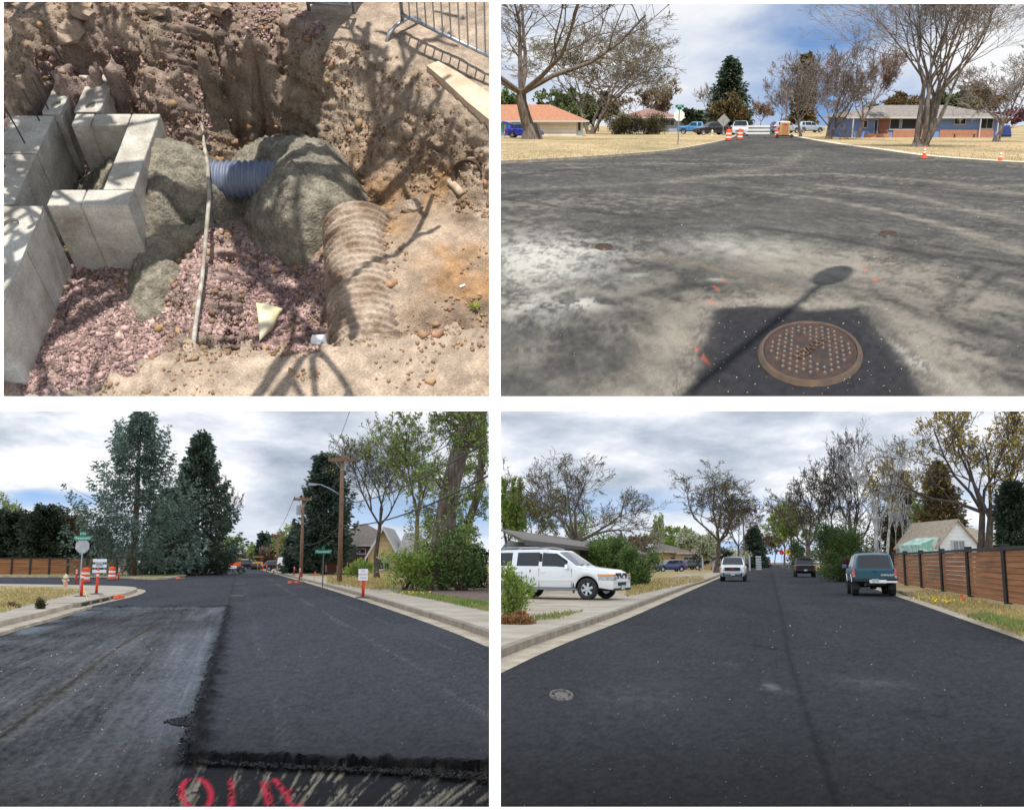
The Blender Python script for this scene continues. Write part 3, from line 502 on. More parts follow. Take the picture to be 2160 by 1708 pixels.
def top_with_hole(parent, x0, x1, y0, y1, z, hx, hy, rx, ry, t=.03):
    n = 28; V = []; F = []
    for zz in (z, z - t):
        for k in range(n):
            a = 2 * math.pi * k / n; c, s = math.cos(a), math.sin(a); V.append((hx + rx * c, hy + ry * s, zz))
            sc_ = min((x1 - hx) / c if c > 1e-6 else 1e9, (x0 - hx) / c if c < -1e-6 else 1e9, (y1 - hy) / s if s > 1e-6 else 1e9, (y0 - hy) / s if s < -1e-6 else 1e9); V.append((hx + sc_ * c, hy + sc_ * s, zz))
    for k in range(n):
        a, b = 2 * k, 2 * ((k + 1) % n); F += [(a, a + 1, b + 1, b), (a + 2 * n, b + 2 * n, b + 2 * n + 1, a + 2 * n + 1), (a, b, b + 2 * n, a + 2 * n), (a + 1, a + 1 + 2 * n, b + 1 + 2 * n, b + 1)]
    MB().add(V, F).build('lid', cm, parent)
    MB().lathe([(1e-3, z - .16), (rx * 1.0, z - .16), (rx * 1.02, z - t)], 20, (hx, hy, 0)).build('socket', cm, parent)
zt = -.2
t = thing('concrete_block', 'big pale concrete block with an oval socket at the left edge of the pit', 'block', PT)
wall_panels(t, -5.3, -4.42, 5.96, 7.49, -1.1, zt - .035, 'y', [.62]); top_with_hole(t, -5.3, -4.42, 5.96, 7.49, zt, -4.66, 7.2, .085, .12)
t = thing('concrete_box', 'open topped concrete catch box with thick walls in the pit', 'box', PT)
wall_panels(t, -3.92, -3.63, 7.74, 8.93, -1.1, zt, 'y', [], 'side_wall'); wall_panels(t, -4.40, -3.63, 7.50, 7.73, -1.1, zt, 'x', [.42], 'front_wall'); wall_panels(t, -4.50, -3.93, 8.74, 8.93, -1.1, zt, 'x', [.35], 'rear_wall'); wall_panels(t, -5.15, -4.72, 7.52, 8.90, -1.1, zt, 'y', [.55], 'side_wall')
MB().hexa([(-3.918, 7.735, -1.1), (-3.70, 7.735, -1.1), (-3.918, 7.95, -1.1), (-3.918, 7.74, -1.1), (-3.918, 7.735, zt - .004), (-3.70, 7.735, zt - .004), (-3.918, 7.95, zt - .004), (-3.918, 7.74, zt - .004)]).build('corner_fillet', cm, t)
MB().tube([(-4.05, 7.70, -.62), (-4.05, 7.79, -.62)], .14, 20).build('pipe_stub', mat('grey_plastic', lin(150, 160, 172), rough=.5), t)
t = thing('concrete_block', 'narrow slotted concrete block with three sockets behind the catch box', 'block', PT)
wall_panels(t, -4.86, -4.66, 8.92, 9.62, -1.1, zt - .035, 'y', [.5]); wall_panels(t, -4.53, -4.26, 8.96, 9.62, -1.1, zt - .035, 'y', [.6])
wall_panels(t, -4.655, -4.535, 9.44, 9.62, -1.1, zt, 'x', [])
top_with_hole(t, -4.86, -4.66, 8.92, 9.62, zt, -4.755, 9.1, .05, .075); top_with_hole(t, -4.53, -4.26, 8.96, 9.62, zt, -4.39, 9.08, .05, .075)
reb = mat('rebar_steel', lin(70, 72, 78), rough=.6, metal=.5)
for i, (u, v) in enumerate(((148, 166), (127, 199), (102, 231), (83, 255), (52, 302), (10, 352))):
    p = PT.g(u, v, zt); mb = MB(); mb.tube([p, p + Vector((-.02, .01, .2)), p + Vector((-.045, .02, .36))], .0085, 6); o = mb.build('rebar', reb, fr=PT)
    tag(o, ('%s steel rod standing in the row along the concrete walls' % ('farthest', 'second farthest', 'third farthest', 'fourth farthest', 'second nearest', 'nearest')[i]), 'rebar', 'steel rods in the concrete walls')
def corrugated(name, label, a, b, r, pitch, amp, m, seed=0):
    a, b = Vector(a), Vector(b); L_ = (b - a).length; n = int(L_ / pitch * 8); path = [a.lerp(b, i / n) for i in range(n + 1)]; rr = [r + amp * max(-.6, math.sin(i * math.pi / 4)) for i in range(n + 1)]
    return tag(MB().tube(path, rr, 36).build(name, m, fr=PT, smooth=True), label, 'pipe')
pc = PT.g(505, 378, -.70)
corrugated('corrugated_pipe', 'blue grey corrugated pipe bridging two lumps of fill', pc + Vector((-.50, -.02, 0)), pc + Vector((.75, 0, .0)), .185, .062, .017, mat('blue_grey_plastic', lin(88, 100, 126), lin(122, 128, 142), scale=3, rough=.55))
q0, q1 = PT.g(755, 440, -.55), PT.g(790, 735, -.55); dv = (q1 - q0).normalized()
corrugated('corrugated_pipe', 'soil crusted corrugated pipe half buried at the right of the gravel', q0 + Vector((-.02, -.05, -.20)), q1 + Vector((-.05, -.1, -.20)), .335, .095, .020, mat('crusted_pipe', lin(168, 152, 136), lin(112, 92, 74), scale=4, rough=.9, bump=.8, bscale=30, vary=.25))
pole = [pit_at(424, 250, .03), pit_at(432, 310, .05)] + [PT.g(u, v, z) for u, v, z in ((438, 350, -.45), (441, 420, -.46), (436, 480, -.52), (426, 590, -.52), (416, 660, -.44), (408, 724, -.30))]
tag(MB().tube(pole, .021, 8).build('conduit', mat('mud_grey_plastic', lin(176, 172, 164), lin(120, 108, 92), scale=6, rough=.8), fr=PT, smooth=True), 'long thin grey conduit lying up the middle of the pit', 'conduit')
# short stub in the right bank with its dark mouth
hc = pit_at(985, 375)
MB().lathe([(.13, -.02), (.16, .02), (.19, -.06), (.13, -.35), (.001, -.36)], 20).build('bank_hole', mat('hole_soil', (.09, .06, .04), (.05, .03, .02), scale=8, rough=1), fr=PT, loc=hc)
o = bpy.data.objects['bank_hole']; o.matrix_world = PT.M @ Matrix.Translation(hc + Vector((0, -.01, .03))) @ Matrix.Rotation(R(50), 4, 'X') @ Matrix.Rotation(R(-15), 4, 'Y'); tag(o, 'round dark hole dug into the right bank', 'hole')
a = pit_at(948, 385, .02); b = pit_at(975, 415, .03); tag(MB().tube([a, a.lerp(b, .5) + Vector((0, 0, .01)), b], [.035, .04, .037], 12).build('pipe_end', mat('muddy_white', lin(205, 190, 168), lin(150, 125, 98), scale=10, rough=.8), fr=PT, smooth=True), 'short muddy pipe end below the hole in the right bank', 'pipe')
# scraps
def sheet(name, label, pts, m, nx=8, ny=6, curl=.05, seed=1):
    A, B, C, D = [Vector(p) for p in pts]; V = []; F = []; nrm = (B - A).cross(D - A).normalized()
    for j in range(ny + 1):
        for i in range(nx + 1):
            s, q = i / nx, j / ny; V.append((A.lerp(B, s)).lerp(D.lerp(C, s), q) + nrm * curl * (math.sin(s * 2.6 + seed) + .5 * math.sin(q * 3 + s * 2)))
    for j in range(ny):
        for i in range(nx): k = j * (nx + 1) + i; F.append((k, k + 1, k + nx + 2, k + nx + 1))
    o = MB().add(V, F).build(name, m, fr=PT, smooth=True); so_ = o.modifiers.new('thick', 'SOLIDIFY'); so_.thickness = .006; return tag(o, label, 'scrap')
wp = mat('old_white_plastic', lin(228, 222, 196), lin(206, 198, 150), scale=4, rough=.6)
sheet('plastic_scrap', 'bent cream plastic sheet lying on the gravel', [pit_at(545, 725, .02), pit_at(578, 700, .05), pit_at(606, 672, .16), pit_at(545, 672, .20)], wp, curl=.03)
sheet('plastic_scrap', 'crumpled white plastic piece at the foreground lip', [PT.g(655, 727, -.1), PT.g(690, 727, -.1), PT.g(684, 704, -.1), PT.g(660, 706, -.05)], mat('white_plastic', lin(232, 232, 228), rough=.6), curl=.03, seed=3)
tag(MB().tube([pit_at(970, 607, .012), pit_at(981, 603, .012)], .012, 6).build('cigarette_end', mat('white_plastic'), fr=PT), 'tiny white stub on the orange soil at right', 'stub')
p = pit_at(1003, 652, .01); mb = MB()
for k in range(14): a = k * 2.4; d = Vector((math.cos(a) * .06, math.sin(a) * .05, .02 + .03 * (k % 3))); mb.add([p, p + d * .6 + Vector((.012, 0, .01)), p + d, p + d * .6 - Vector((.012, 0, .01))], [(0, 1, 2, 3)])
tag(mb.build('weed', mat('weed_green', lin(150, 165, 70), rough=.7), fr=PT), 'small torn weed on the soil near the right lip', 'weed')
for u, v, s, lab in ((175, 25, .13, 'dark angular soil lump at the top left of the bank'), (330, 22, .12, 'brown soil lump at the top centre of the bank'), (305, 18, .09, 'smaller soil lump at the top of the bank'), (155, 75, .16, 'flat broken clod leaning on the left bank'), (870, 440, .10, 'pale broken clod beside the shelf of soil'), (610, 28, .10, 'tan lump on top of the gravel pile'), (455, 18, .14, 'large brown lump beside the gravel pile'), (960, 700, .06, 'brown stones on the foreground lip'), (745, 122, .05, 'pale stone at the top of the right bank')):
    c = pit_at(u, v, s * .3); r = np.random.RandomState(int(u)); mb = MB(); V = []; F = []
    for j in range(7):
        for i in range(10):
            th, ph = math.pi * (j + .5) / 7, 2 * math.pi * i / 10; k = s * (.75 + .5 * r.rand()); V.append((k * math.sin(th) * math.cos(ph) * 1.2, k * math.sin(th) * math.sin(ph) * .9, k * math.cos(th) * .75))
    for j in range(6):
        for i in range(10): F.append((j * 10 + i, (j + 1) * 10 + i, (j + 1) * 10 + (i + 1) % 10, j * 10 + (i + 1) % 10))
    F += [tuple(range(10)), tuple(reversed(range(60, 70)))]
    tag(mb.add(V, F).build('soil_lump', mat('lump_soil', SOIL['d'], SOIL['s'], scale=7, rough=.97, bump=.8, bscale=40), fr=PT, loc=c, rz=u), lab, 'clod')
# gutter slab on the right rim
ge = [PT.g(u, v, .0) for u, v in ((900, 146), (935, 175), (985, 222), (1046, 272))]; gi = [PT.g(u, v, .0) for u, v in ((925, 138), (965, 160), (1010, 190), (1046, 215))]
V = []; F = []
for a, b in zip(ge, gi): V += [(a.x, a.y, -.10), (a.x, a.y, .045), (b.x, b.y, .05), (b.x, b.y, -.06)]
for i in range(3): q = i * 4; F += [(q, q + 1, q + 5, q + 4), (q + 1, q + 2, q + 6, q + 5)]
F += [(0, 3, 2, 1), (12, 13, 14, 15)]
tag(MB().add(V, F).build('gutter_edge', mat('dusty_concrete', lin(206, 188, 166), lin(176, 154, 130), scale=4, rough=.95, bump=.5, bscale=40), fr=PT), kind='structure')
# barriers
gal = mat('galvanised_steel', lin(176, 182, 188), lin(140, 146, 152), scale=8, rough=.45, metal=.75)
def barrier(label, a, b, nb, feet):
    a, b = Vector(a), Vector(b); t = thing('crowd_barrier', label, 'barrier', PT); up = Vector((0, 0, 1)); d = (b - a).normalized(); n = Vector((-d.y, d.x, 0))
    MB().tube([a + up * .2, b + up * .2], .021, 10).build('bottom_rail', gal, t, smooth=True); MB().tube([a + up * 1.1, b + up * 1.1], .021, 10).build('top_rail', gal, t, smooth=True)
    for p in (a, b): MB().tube([p + up * .10, p + up * 1.1], .021, 10).build('post', gal, t, smooth=True)
    for k in range(1, nb): q = a.lerp(b, k / nb); MB().tube([q + up * .2, q + up * 1.1], .008, 6).build('bar', gal, t)
    for p in feet:
        p = Vector(p); MB().tube([p + n * .27, p + n * .22 + up * .06, p + n * .12 + up * .11, p + up * .115, p - n * .12 + up * .11, p - n * .22 + up * .06, p - n * .27], .02, 10).build('foot', gal, t, smooth=True)
pa = PT.g(851, 66, 0); pb = PT.g(1043, 160, 0); barrier('galvanised barrier with upright bars at the top right of the pit', pa, pb, 11, [pa])
pa = PT.g(750, 46, 0); pb = PT.g(655, 40, 0); barrier('end of a second galvanised barrier at the top centre of the pit', pa, pb, 8, [])
# ================================================================ plants
def tubes(P0, P1, R0, R1, n):
    P0, P1 = np.asarray(P0), np.asarray(P1); d = P1 - P0; L_ = np.linalg.norm(d, axis=1)[:, None] + 1e-9; d = d / L_; P1 = P1 + d * np.asarray(R1)[:, None] * .5
    a = np.where(np.abs(d[:, 2:3]) < .9, np.array([[0, 0, 1.]]), np.array([[1., 0, 0]])); a = a - d * (a * d).sum(1)[:, None]; a /= np.linalg.norm(a, axis=1)[:, None]; b = np.cross(d, a)
    t = np.arange(n) * 2 * math.pi / n; ring = a[:, None] * np.cos(t)[None, :, None] + b[:, None] * np.sin(t)[None, :, None]
    V = np.concatenate([P0[:, None] + ring * np.asarray(R0)[:, None, None], P1[:, None] + ring * np.asarray(R1)[:, None, None]], 1).reshape(-1, 3)
    k = np.arange(n); q = np.stack([k, (k + 1) % n, (k + 1) % n + n, k + n], 1); F = (q[None] + (np.arange(len(P0)) * 2 * n)[:, None, None]).reshape(-1, 4); return V, F
def cards(C, D, L_, Wd, r):
    """leaf shaped cards at C along D"""
    n = len(C); D = D / (np.linalg.norm(D, axis=1)[:, None] + 1e-9); s = np.cross(D, r.randn(n, 3)); s /= np.linalg.norm(s, axis=1)[:, None] + 1e-9
    L_ = np.broadcast_to(L_, (n,))[:, None]; Wd = np.broadcast_to(Wd, (n,))[:, None]
    V = np.stack([C, C + D * L_ * .55 + s * Wd * .5, C + D * L_, C + D * L_ * .55 - s * Wd * .5], 1).reshape(-1, 3); return V, np.arange(4 * n).reshape(-1, 4)
def grow(seed, th=.25, stems=1, limbs=5, ang=40, levels=5, up=.10, wig=.22, kids=(6, 6, 5, 3), ratio=.58, lean=0, droop=0, r0=.03, stilt=(8, 26)):
    rg = random.Random(seed); S = []
    def nrm(d): l = math.sqrt(d[0] ** 2 + d[1] ** 2 + d[2] ** 2) + 1e-9; return (d[0] / l, d[1] / l, d[2] / l)
    def tilt(d, a):
        ph = rg.uniform(0, 6.283); t = (rg.gauss(0, 1), rg.gauss(0, 1), rg.gauss(0, 1)); k = t[0] * d[0] + t[1] * d[1] + t[2] * d[2]; t = nrm((t[0] - k * d[0], t[1] - k * d[1], t[2] - k * d[2])); c, s = math.cos(a), math.sin(a)
        return (d[0] * c + t[0] * s, d[1] * c + t[1] * s, d[2] * c + t[2] * s)
    def br(p, d, L_, r, lv):
        n = 5 if lv == 0 else 4 if lv < 3 else 3 if lv < levels - 1 else 2; pts = [p]; rs = [r]; w = wig * (.35 if lv == 0 else 1)
        for i in range(n):
            u_ = up if lv < 3 else up * .5 - droop; d = nrm((d[0] + rg.gauss(0, w), d[1] + rg.gauss(0, w), d[2] + rg.gauss(0, w) + u_)); q = pts[-1]; pts.append((q[0] + d[0] * L_ / n, q[1] + d[1] * L_ / n, q[2] + d[2] * L_ / n)); rs.append(r * (1 - (.30 if lv == 0 else .66) * (i + 1) / n)); S.append((pts[-2], pts[-1], rs[-2], rs[-1], lv))
        if lv >= levels: return
        if lv == 0: return pts[-1], d, rs[-1]
        nk = kids[min(lv - 1, len(kids) - 1)]
        for k in range(nk):
            t = .28 + .72 * (k + rg.random() * .8) / nk; i = min(int(t * n), n - 1); f = t * n - i; a, b = pts[i], pts[i + 1]; q = tuple(a[j] + (b[j] - a[j]) * min(f, 1) for j in range(3)); dd = nrm(tuple(b[j] - a[j] for j in range(3)))
            br(q, tilt(dd, R(rg.uniform(22, 58))), L_ * ratio * (1.1 - .45 * t) * rg.uniform(.7, 1.25), max(rs[i] * .55, 1e-4), lv + 1)
    for s in range(stems):
        az = s * 2.4 + rg.random(); tl = (0 if stems == 1 else R(rg.uniform(*stilt))); d0 = (math.sin(tl) * math.cos(az) + lean, math.sin(tl) * math.sin(az), math.cos(tl)); rr = r0 / math.sqrt(stems) * rg.uniform(.85, 1.15)
        e, d, r = br((0, 0, 0) if stems == 1 else (.012 * math.cos(az), .012 * math.sin(az), 0), nrm(d0), th * rg.uniform(.85, 1.15), rr, 0)
        nl = limbs
        for k in range(nl):
            az2 = k * 2.399 + rg.random() * .8; a = R(ang * rg.uniform(.45, 1.25)) * (.25 if k == 0 else 1); dd = nrm((d[0] * .6 + math.sin(a) * math.cos(az2), d[1] * .6 + math.sin(a) * math.sin(az2), math.cos(a))); br(e, dd, (1 - th) * .62 * rg.uniform(.75, 1.15), r * .60, 1)
    return S
def tree(name, label, fr, u, y, vtop, wpx, seed, bark, leaf=None, nleaf=0, lpx=5, group=None, z0=0., clip=None, twig=.34, trunk_r=None, cat='tree', base=None, **kw):
    b = fr.at(u, 1182 if fr is LO else 262, y); x = b.x; H = fr.at(u, vtop, y).z - z0; Wd = wpx * K * y
    S = grow(seed, **kw); P0 = np.array([s[0] for s in S]); P1 = np.array([s[1] for s in S]); R0 = np.array([s[2] for s in S]); R1 = np.array([s[3] for s in S]); LV = np.array([s[4] for s in S])
    k = LV >= 1; lo, hi = np.percentile(P1[k, 0], [1.5, 98.5]); top = np.percentile(P1[:, 2], 99.6); sx = Wd / (hi - lo); sz = H / top; cx = (hi + lo) / 2
    def tf(P):
        Q = P.copy(); f = np.clip(Q[:, 2:3] / .5, 0, 1) ; Q[:, :1] -= cx * f; Q[:, 0] *= sx; Q[:, 1] *= sx; Q[:, 2] *= sz; return Q
    P0, P1 = tf(P0), tf(P1); sr = H * (.58 if trunk_r is None else trunk_r); rm = y * K * twig; R0 = np.maximum(R0 * sr, rm); R1 = np.maximum(R1 * sr, rm)
    keep = np.ones(len(P0), bool)
    if clip:
        for P in (P0, P1): uu, vv = fr.px(P + np.array([x, y, z0])); keep &= (uu > clip[0]) & (uu < clip[1])
    t = thing(name, label, cat, fr, (x, y, z0), group=group); big = keep & (LV <= 1); sm = keep & (LV > 1)
    V, F = tubes(P0[big], P1[big], R0[big], R1[big], 8)
    if LV.min() == 0:  # root flare
        g = [i for i in np.where(big)[0] if LV[i] == 0 and P0[i, 2] < .02 * H]
        for i in g:
            c = P0[i]; r = R0[i]; V2, F2 = tubes([c - np.array([0, 0, .15])], [c + np.array([0, 0, r * 1.8])], [r * 1.75], [r * 1.02], 8); F = np.concatenate([F, F2 + len(V)]); V = np.concatenate([V, V2])
    np_mesh('trunk', V, F, bark, t, smooth=True)
    V, F = tubes(P0[sm], P1[sm], R0[sm], R1[sm], 3); tw = np_mesh('crown', V, F, bark, t)
    if leaf is not None and nleaf:
        r = np.random.RandomState(seed + 3); tips = np.where(sm & (LV >= LV.max() - 1))[0]; i = r.choice(tips, nleaf); f = r.rand(nleaf, 1); C = P0[i] * (1 - f) + P1[i] * f + r.randn(nleaf, 3) * rm * 3; ls = y * K * lpx
        V, F = cards(C, (P1[i] - P0[i]) / (np.linalg.norm(P1[i] - P0[i], axis=1)[:, None] + 1e-9) + r.randn(nleaf, 3) * .8, ls * r.uniform(.7, 1.4, nleaf), ls * .62, r); np_mesh('leaves', V, F, leaf, tw)
    return t
def conifer(name, label, fr, u, y, vtop, wpx, seed, leaf, bark, z0=0., nb=260, clear=.05, up=.3, power=.75, cpx=8, dens=9, group=None, gap=.5, clip=None, cat='tree'):
    """whorls of boughs; each bough is a flat fan of side twigs covered with needle sprays"""
    b = fr.at(u, 1182 if fr is LO else 262, y); H = fr.at(u, vtop, y).z - z0; Wd = wpx * K * y; r = np.random.RandomState(seed)
    t = thing(name, label, cat, fr, (b.x, y, z0), group=group); tr = max(H * .016, Wd * .022)
    MB().tube([(0, 0, -.2), (0, 0, H * .3), (r.randn() * .01 * H, 0, H * .7), (0, 0, H * .985)], [tr * 1.3, tr, tr * .6, tr * .12], 8).build('trunk', bark, t, smooth=True)
    n = int(nb * .62); T = clear + (1 - clear) * ((np.arange(n) + .6 * r.rand(n)) / n) ** 1.05; T = T + .012 * np.sin(T * 90); az = np.arange(n) * 2.399 + r.randn(n) * .35
    nz = vn(np.cos(az) * 1.6 + 9, T * 5 + np.sin(az) * 1.6, seed); Lb = Wd * .56 * np.clip(1 - T, 0, 1) ** power * (1 - gap * .55 + gap * nz * 1.1) * (.8 + .4 * r.rand(n)) + Wd * .02
    rise = np.where(T > .55, up * (T - .3) * 1.4, up * .3 - .28 * (1 - T)); C = []; D = []; S = []
    m = max(5, int(dens)); cs = y * K * cpx
    for j in range(m):
        s = (j + .5 + .3 * r.randn(n)) / m; s = np.clip(s, .04, 1); zz_ = H * T + Lb * (rise * s * .8 + up * .55 * s ** 3 - .12 * np.sin(s * 3.1)); ca, sa = np.cos(az), np.sin(az); c = np.stack([ca * Lb * s, sa * Lb * s, zz_], 1)
        lt = Lb * .40 * (1.05 - s) + Wd * .02
        C.append(c); D.append(np.stack([ca, sa, rise * .7 + up * s * s], 1)); S.append(cs * 1.1 + 0 * s)
        for sd in (-1, 1):
            a2 = az + sd * (.85 + .2 * r.randn(n)); dx, dy = np.cos(a2), np.sin(a2)
            for q in (.3, .65, 1.0):
                w = lt * q; p = c + np.stack([dx * w, dy * w, -.18 * w + r.randn(n) * .02 * Wd], 1)
                for e in range(2): C.append(p + r.randn(n, 3) * cs * .35); D.append(np.stack([dx + .6 * ca, dy + .6 * sa, -.25 + .3 * r.randn(n)], 1)); S.append(cs * (.7 + .6 * r.rand(n)))
                C.append(p - np.stack([0 * w, 0 * w, cs * .4 * r.rand(n)], 1)); D.append(np.stack([.5 * dx, .5 * dy, -.9 + .2 * r.randn(n)], 1)); S.append(cs * (.6 + .5 * r.rand(n)))
    e = np.stack([np.cos(az) * Lb * .95, np.sin(az) * Lb * .95, H * T + Lb * (rise * .76 + up * .45)], 1); st = np.stack([0 * T, 0 * T, H * T], 1); mid = (st + e) / 2 - np.stack([0 * T, 0 * T, Lb * .10], 1)
    V, F = tubes(np.concatenate([st, mid]), np.concatenate([mid, e]), np.tile(np.maximum(.005 * H * (1 - T), y * K * .3), 2), np.full(2 * n, y * K * .22), 3); np_mesh('branches', V, F, bark, t)['kind'] = 'stuff'
    C = np.concatenate(C); D = np.concatenate(D); S = np.concatenate(S)
    if clip:
        uu, vv = fr.px(C + np.array([b.x, y, z0])); k = (uu > clip[0]) & (uu < clip[1]); C, D, S = C[k], D[k], S[k]
    V, F = cards(C, D, S, S * .46, r); np_mesh('crown', V, F, leaf, t)
    return t
def bush(name, label, fr, loc, w, h, n, leaf, seed, ls, stem=None, d=None, group=None, cat='shrub', lumps=9, upright=.3, ns=8, clip=None):
    r = np.random.RandomState(seed); t = thing(name, label, cat, fr, loc, group=group); d = d or w * .7; n = int(n * 1.5); ls = ls * .68
    L0 = np.stack([r.uniform(-.5, .5, lumps) * w * .72, r.uniform(-.5, .5, lumps) * d * .72, r.uniform(.14, .80, lumps) * h], 1); rad = r.uniform(.16, .34, lumps); i = r.randint(0, lumps, n)
    v = r.randn(n, 3); v /= np.linalg.norm(v, axis=1)[:, None]; rr = (r.rand(n, 1) ** .55) * (1 + .35 * (r.rand(n, 1) > .9)); C = L0[i] + v * rr * rad[i][:, None] * np.array([[w, d, h]]) * .9; C[:, 2] = np.abs(C[:, 2]); D = v + np.array([[0, 0, upright]]) + r.randn(n, 3) * .5
    if clip: uu, vv = fr.px(C + np.array(loc)); k = (uu > clip[0]) & (uu < clip[1]); C, D = C[k], D[k]
    V, F = cards(C, D, ls * r.uniform(.6, 1.3, len(C)), ls * .5, r); np_mesh('foliage', V, F, leaf, t)
    st = stem or mat('twig_bark', lin(96, 82, 66), lin(70, 58, 46), scale=6, rough=.9); m = r.randint(0, lumps, ns); P0 = np.stack([r.uniform(-.12, .12, ns) * w, r.uniform(-.12, .12, ns) * d, np.zeros(ns) - .05], 1); V, F = tubes(P0, L0[m], np.full(ns, .012 * h + .008), np.full(ns, .008), 5); np_mesh('stems', V, F, st, t)
    return t
bk = lambda n, a, b: mat('bark_' + n, a, b, scale=5, rough=.95, bump=.9, bscale=9, aniso=(1, 1, .3), vary=.3)
B_grey = bk('grey', lin(118, 106, 96), lin(76, 68, 62)); B_dark = bk('dark', lin(92, 82, 74), lin(60, 52, 46)); B_brown = bk('brown', lin(116, 102, 88), lin(70, 60, 50)); B_pale = bk('pale', lin(146, 136, 130), lin(98, 90, 86)); B_white = bk('white', lin(190, 188, 184), lin(136, 132, 128)); B_red = bk('reddish', lin(134, 110, 100), lin(92, 74, 68))
lf = lambda n, a, b, i=.35: mat('leaf_' + n, a, b, scale=.5, rough=.6, island=i, trans=.3)
L_bud = lf('bud', lin(150, 152, 88), lin(118, 124, 66)); L_green = lf('spring', lin(148, 166, 78), lin(112, 136, 58)); L_yel = lf('yellow', lin(176, 146, 52), lin(136, 122, 48)); L_pale = lf('pale_green', lin(160, 170, 96), lin(136, 150, 74)); L_spruce = lf('spruce', lin(82, 98, 80), lin(54, 70, 54), .45); L_blue = lf('blue_spruce', lin(112, 130, 116), lin(68, 86, 72), .45); L_dark = lf('dark_conifer', lin(58, 74, 46), lin(36, 50, 34), .45); L_jun = lf('juniper', lin(98, 118, 62), lin(62, 82, 44), .4); L_brn = lf('brown_needle', lin(124, 100, 62), lin(84, 82, 50), .4); L_purp = lf('purple', lin(128, 74, 96), lin(92, 60, 68)); L_rust = lf('rust', lin(138, 116, 92), lin(104, 90, 72)); L_hedge = lf('hedge', lin(98, 96, 62), lin(72, 62, 48)); L_shrub = lf('shrub', lin(120, 142, 78), lin(72, 96, 52), .45); L_white = lf('blossom', lin(206, 206, 180), lin(150, 160, 110))
TS = 'trees around the crossing'
# ---- crossing
UC = (1049, 2240)
tree('bare_tree', 'huge bare cottonwood with forked trunk before the pale garage', UR, 1122, 108, -95, 560, 11, B_grey, L_bud, 350, 4, TS, .12, UC, th=.17, limbs=6, ang=58, levels=5, wig=.2, kids=(6, 5, 5, 3), r0=.065, twig=.30)
tree('budding_tree', 'many stemmed tree with green buds beside the garage', UR, 1247, 160, 40, 290, 12, B_grey, L_bud, 3000, 4, TS, .12, UC, stems=4, th=.22, limbs=4, ang=45, levels=5, kids=(5, 6, 5, 3), r0=.055)
tree('brown_tree', 'low brown twiggy tree over the grey house', UR, 1352, 215, 172, 135, 13, B_brown, L_rust, 3000, 5, TS, .12, th=.2, limbs=6, ang=60, levels=4, kids=(6, 6, 5), twig=.40)
conifer('spruce_tree', 'tall dark spruce beyond the barrels', UR, 1536, 190, 126, 84, 14, L_spruce, B_brown, .1, nb=170, up=.5, cpx=8, dens=6, group=TS)
tree('olive_tree', 'brownish leafy tree standing before the dark spruce', UR, 1532, 165, 195, 66, 15, B_brown, L_brn, 3800, 5, TS, .1, th=.2, limbs=6, ang=50, levels=4, kids=(6, 6, 5))
tree('thin_tree', 'thin upright bare tree left of the dark spruce', UR, 1492, 230, 172, 50, 16, B_pale, None, 0, 4, TS, .1, th=.3, limbs=4, ang=22, levels=4, kids=(5, 5, 4))
tree('bare_tree', 'faint bare tree at the far end of the road', UR, 1646, 330, 178, 84, 17, B_pale, None, 0, 4, TS, .1, th=.25, limbs=5, ang=45, levels=4, kids=(5, 5, 5))
tree('bare_tree', 'small round brown tree far behind the barricade', UR, 1605, 420, 214, 60, 18, B_red, L_rust, 900, 4, TS, .1, th=.2, limbs=5, ang=60, levels=4, kids=(5, 5, 5))
conifer('poplar_tree', 'slim olive green columnar tree behind the bare trees', UR, 1692, 240, 116, 44, 19, L_brn, B_brown, .1, nb=150, up=.9, power=.5, cpx=7, dens=5, group=TS)
tree('bare_tree', 'grey twiggy tree behind the portable toilet', UR, 1690, 128, 116, 150, 20, B_pale, None, 0, 4, TS, .11, th=.14, limbs=6, ang=55, levels=5, kids=(6, 6, 5, 3))
tree('bare_tree', 'spreading bare tree between the toilet and the blue house', UR, 1750, 108, 88, 190, 21, B_grey, None, 0, 4, TS, .11, th=.12, stems=2, limbs=4, ang=48, levels=5, kids=(6, 6, 5, 3), r0=.05)
tree('bare_tree', 'bare tree whose twigs brush the end of the blue house', UR, 1812, 118, 66, 170, 22, B_red, L_rust, 500, 3, TS, .11, th=.14, limbs=5, ang=45, levels=5, kids=(6, 6, 5, 3))
tree('bare_tree', 'large bare tree with many upright stems before the blue house', UR, 1946, 72, -150, 370, 23, B_pale, L_rust, 500, 3, TS, .11, UC, stems=8, th=.26, limbs=3, ang=24, levels=5, wig=.10, up=.2, kids=(6, 5, 4, 3), r0=.066, twig=.24, stilt=(2, 16))
tree('bare_tree', 'bare tree with a short pale trunk at the far right', UR, 2106, 92, 84, 210, 24, B_pale, L_rust, 700, 3, TS, .11, th=.18, limbs=6, ang=55, levels=5, kids=(6, 6, 5, 3), r0=.045)
for u, y, vt, w, m, l in ((1888, 185, 196, 90, L_brn, 'dull green tree behind the left roof of the blue house'), (1985, 190, 186, 100, L_jun, 'green tree behind the middle of the blue house'), (2060, 200, 178, 90, L_brn, 'olive tree behind the right end of the blue house')):
    tree('garden_tree', l, UR, u, y, vt, w, u, B_brown, m, 4200, 6, TS, .1, th=.2, limbs=6, ang=50, levels=4, kids=(6, 6, 5))
tree('plum_tree', 'purple leaved plum at the far right behind the bare tree', UR, 2125, 150, 228, 110, 31, B_dark, L_purp, 4200, 5, TS, .1, th=.2, limbs=6, ang=60, levels=4, kids=(6, 6, 5))
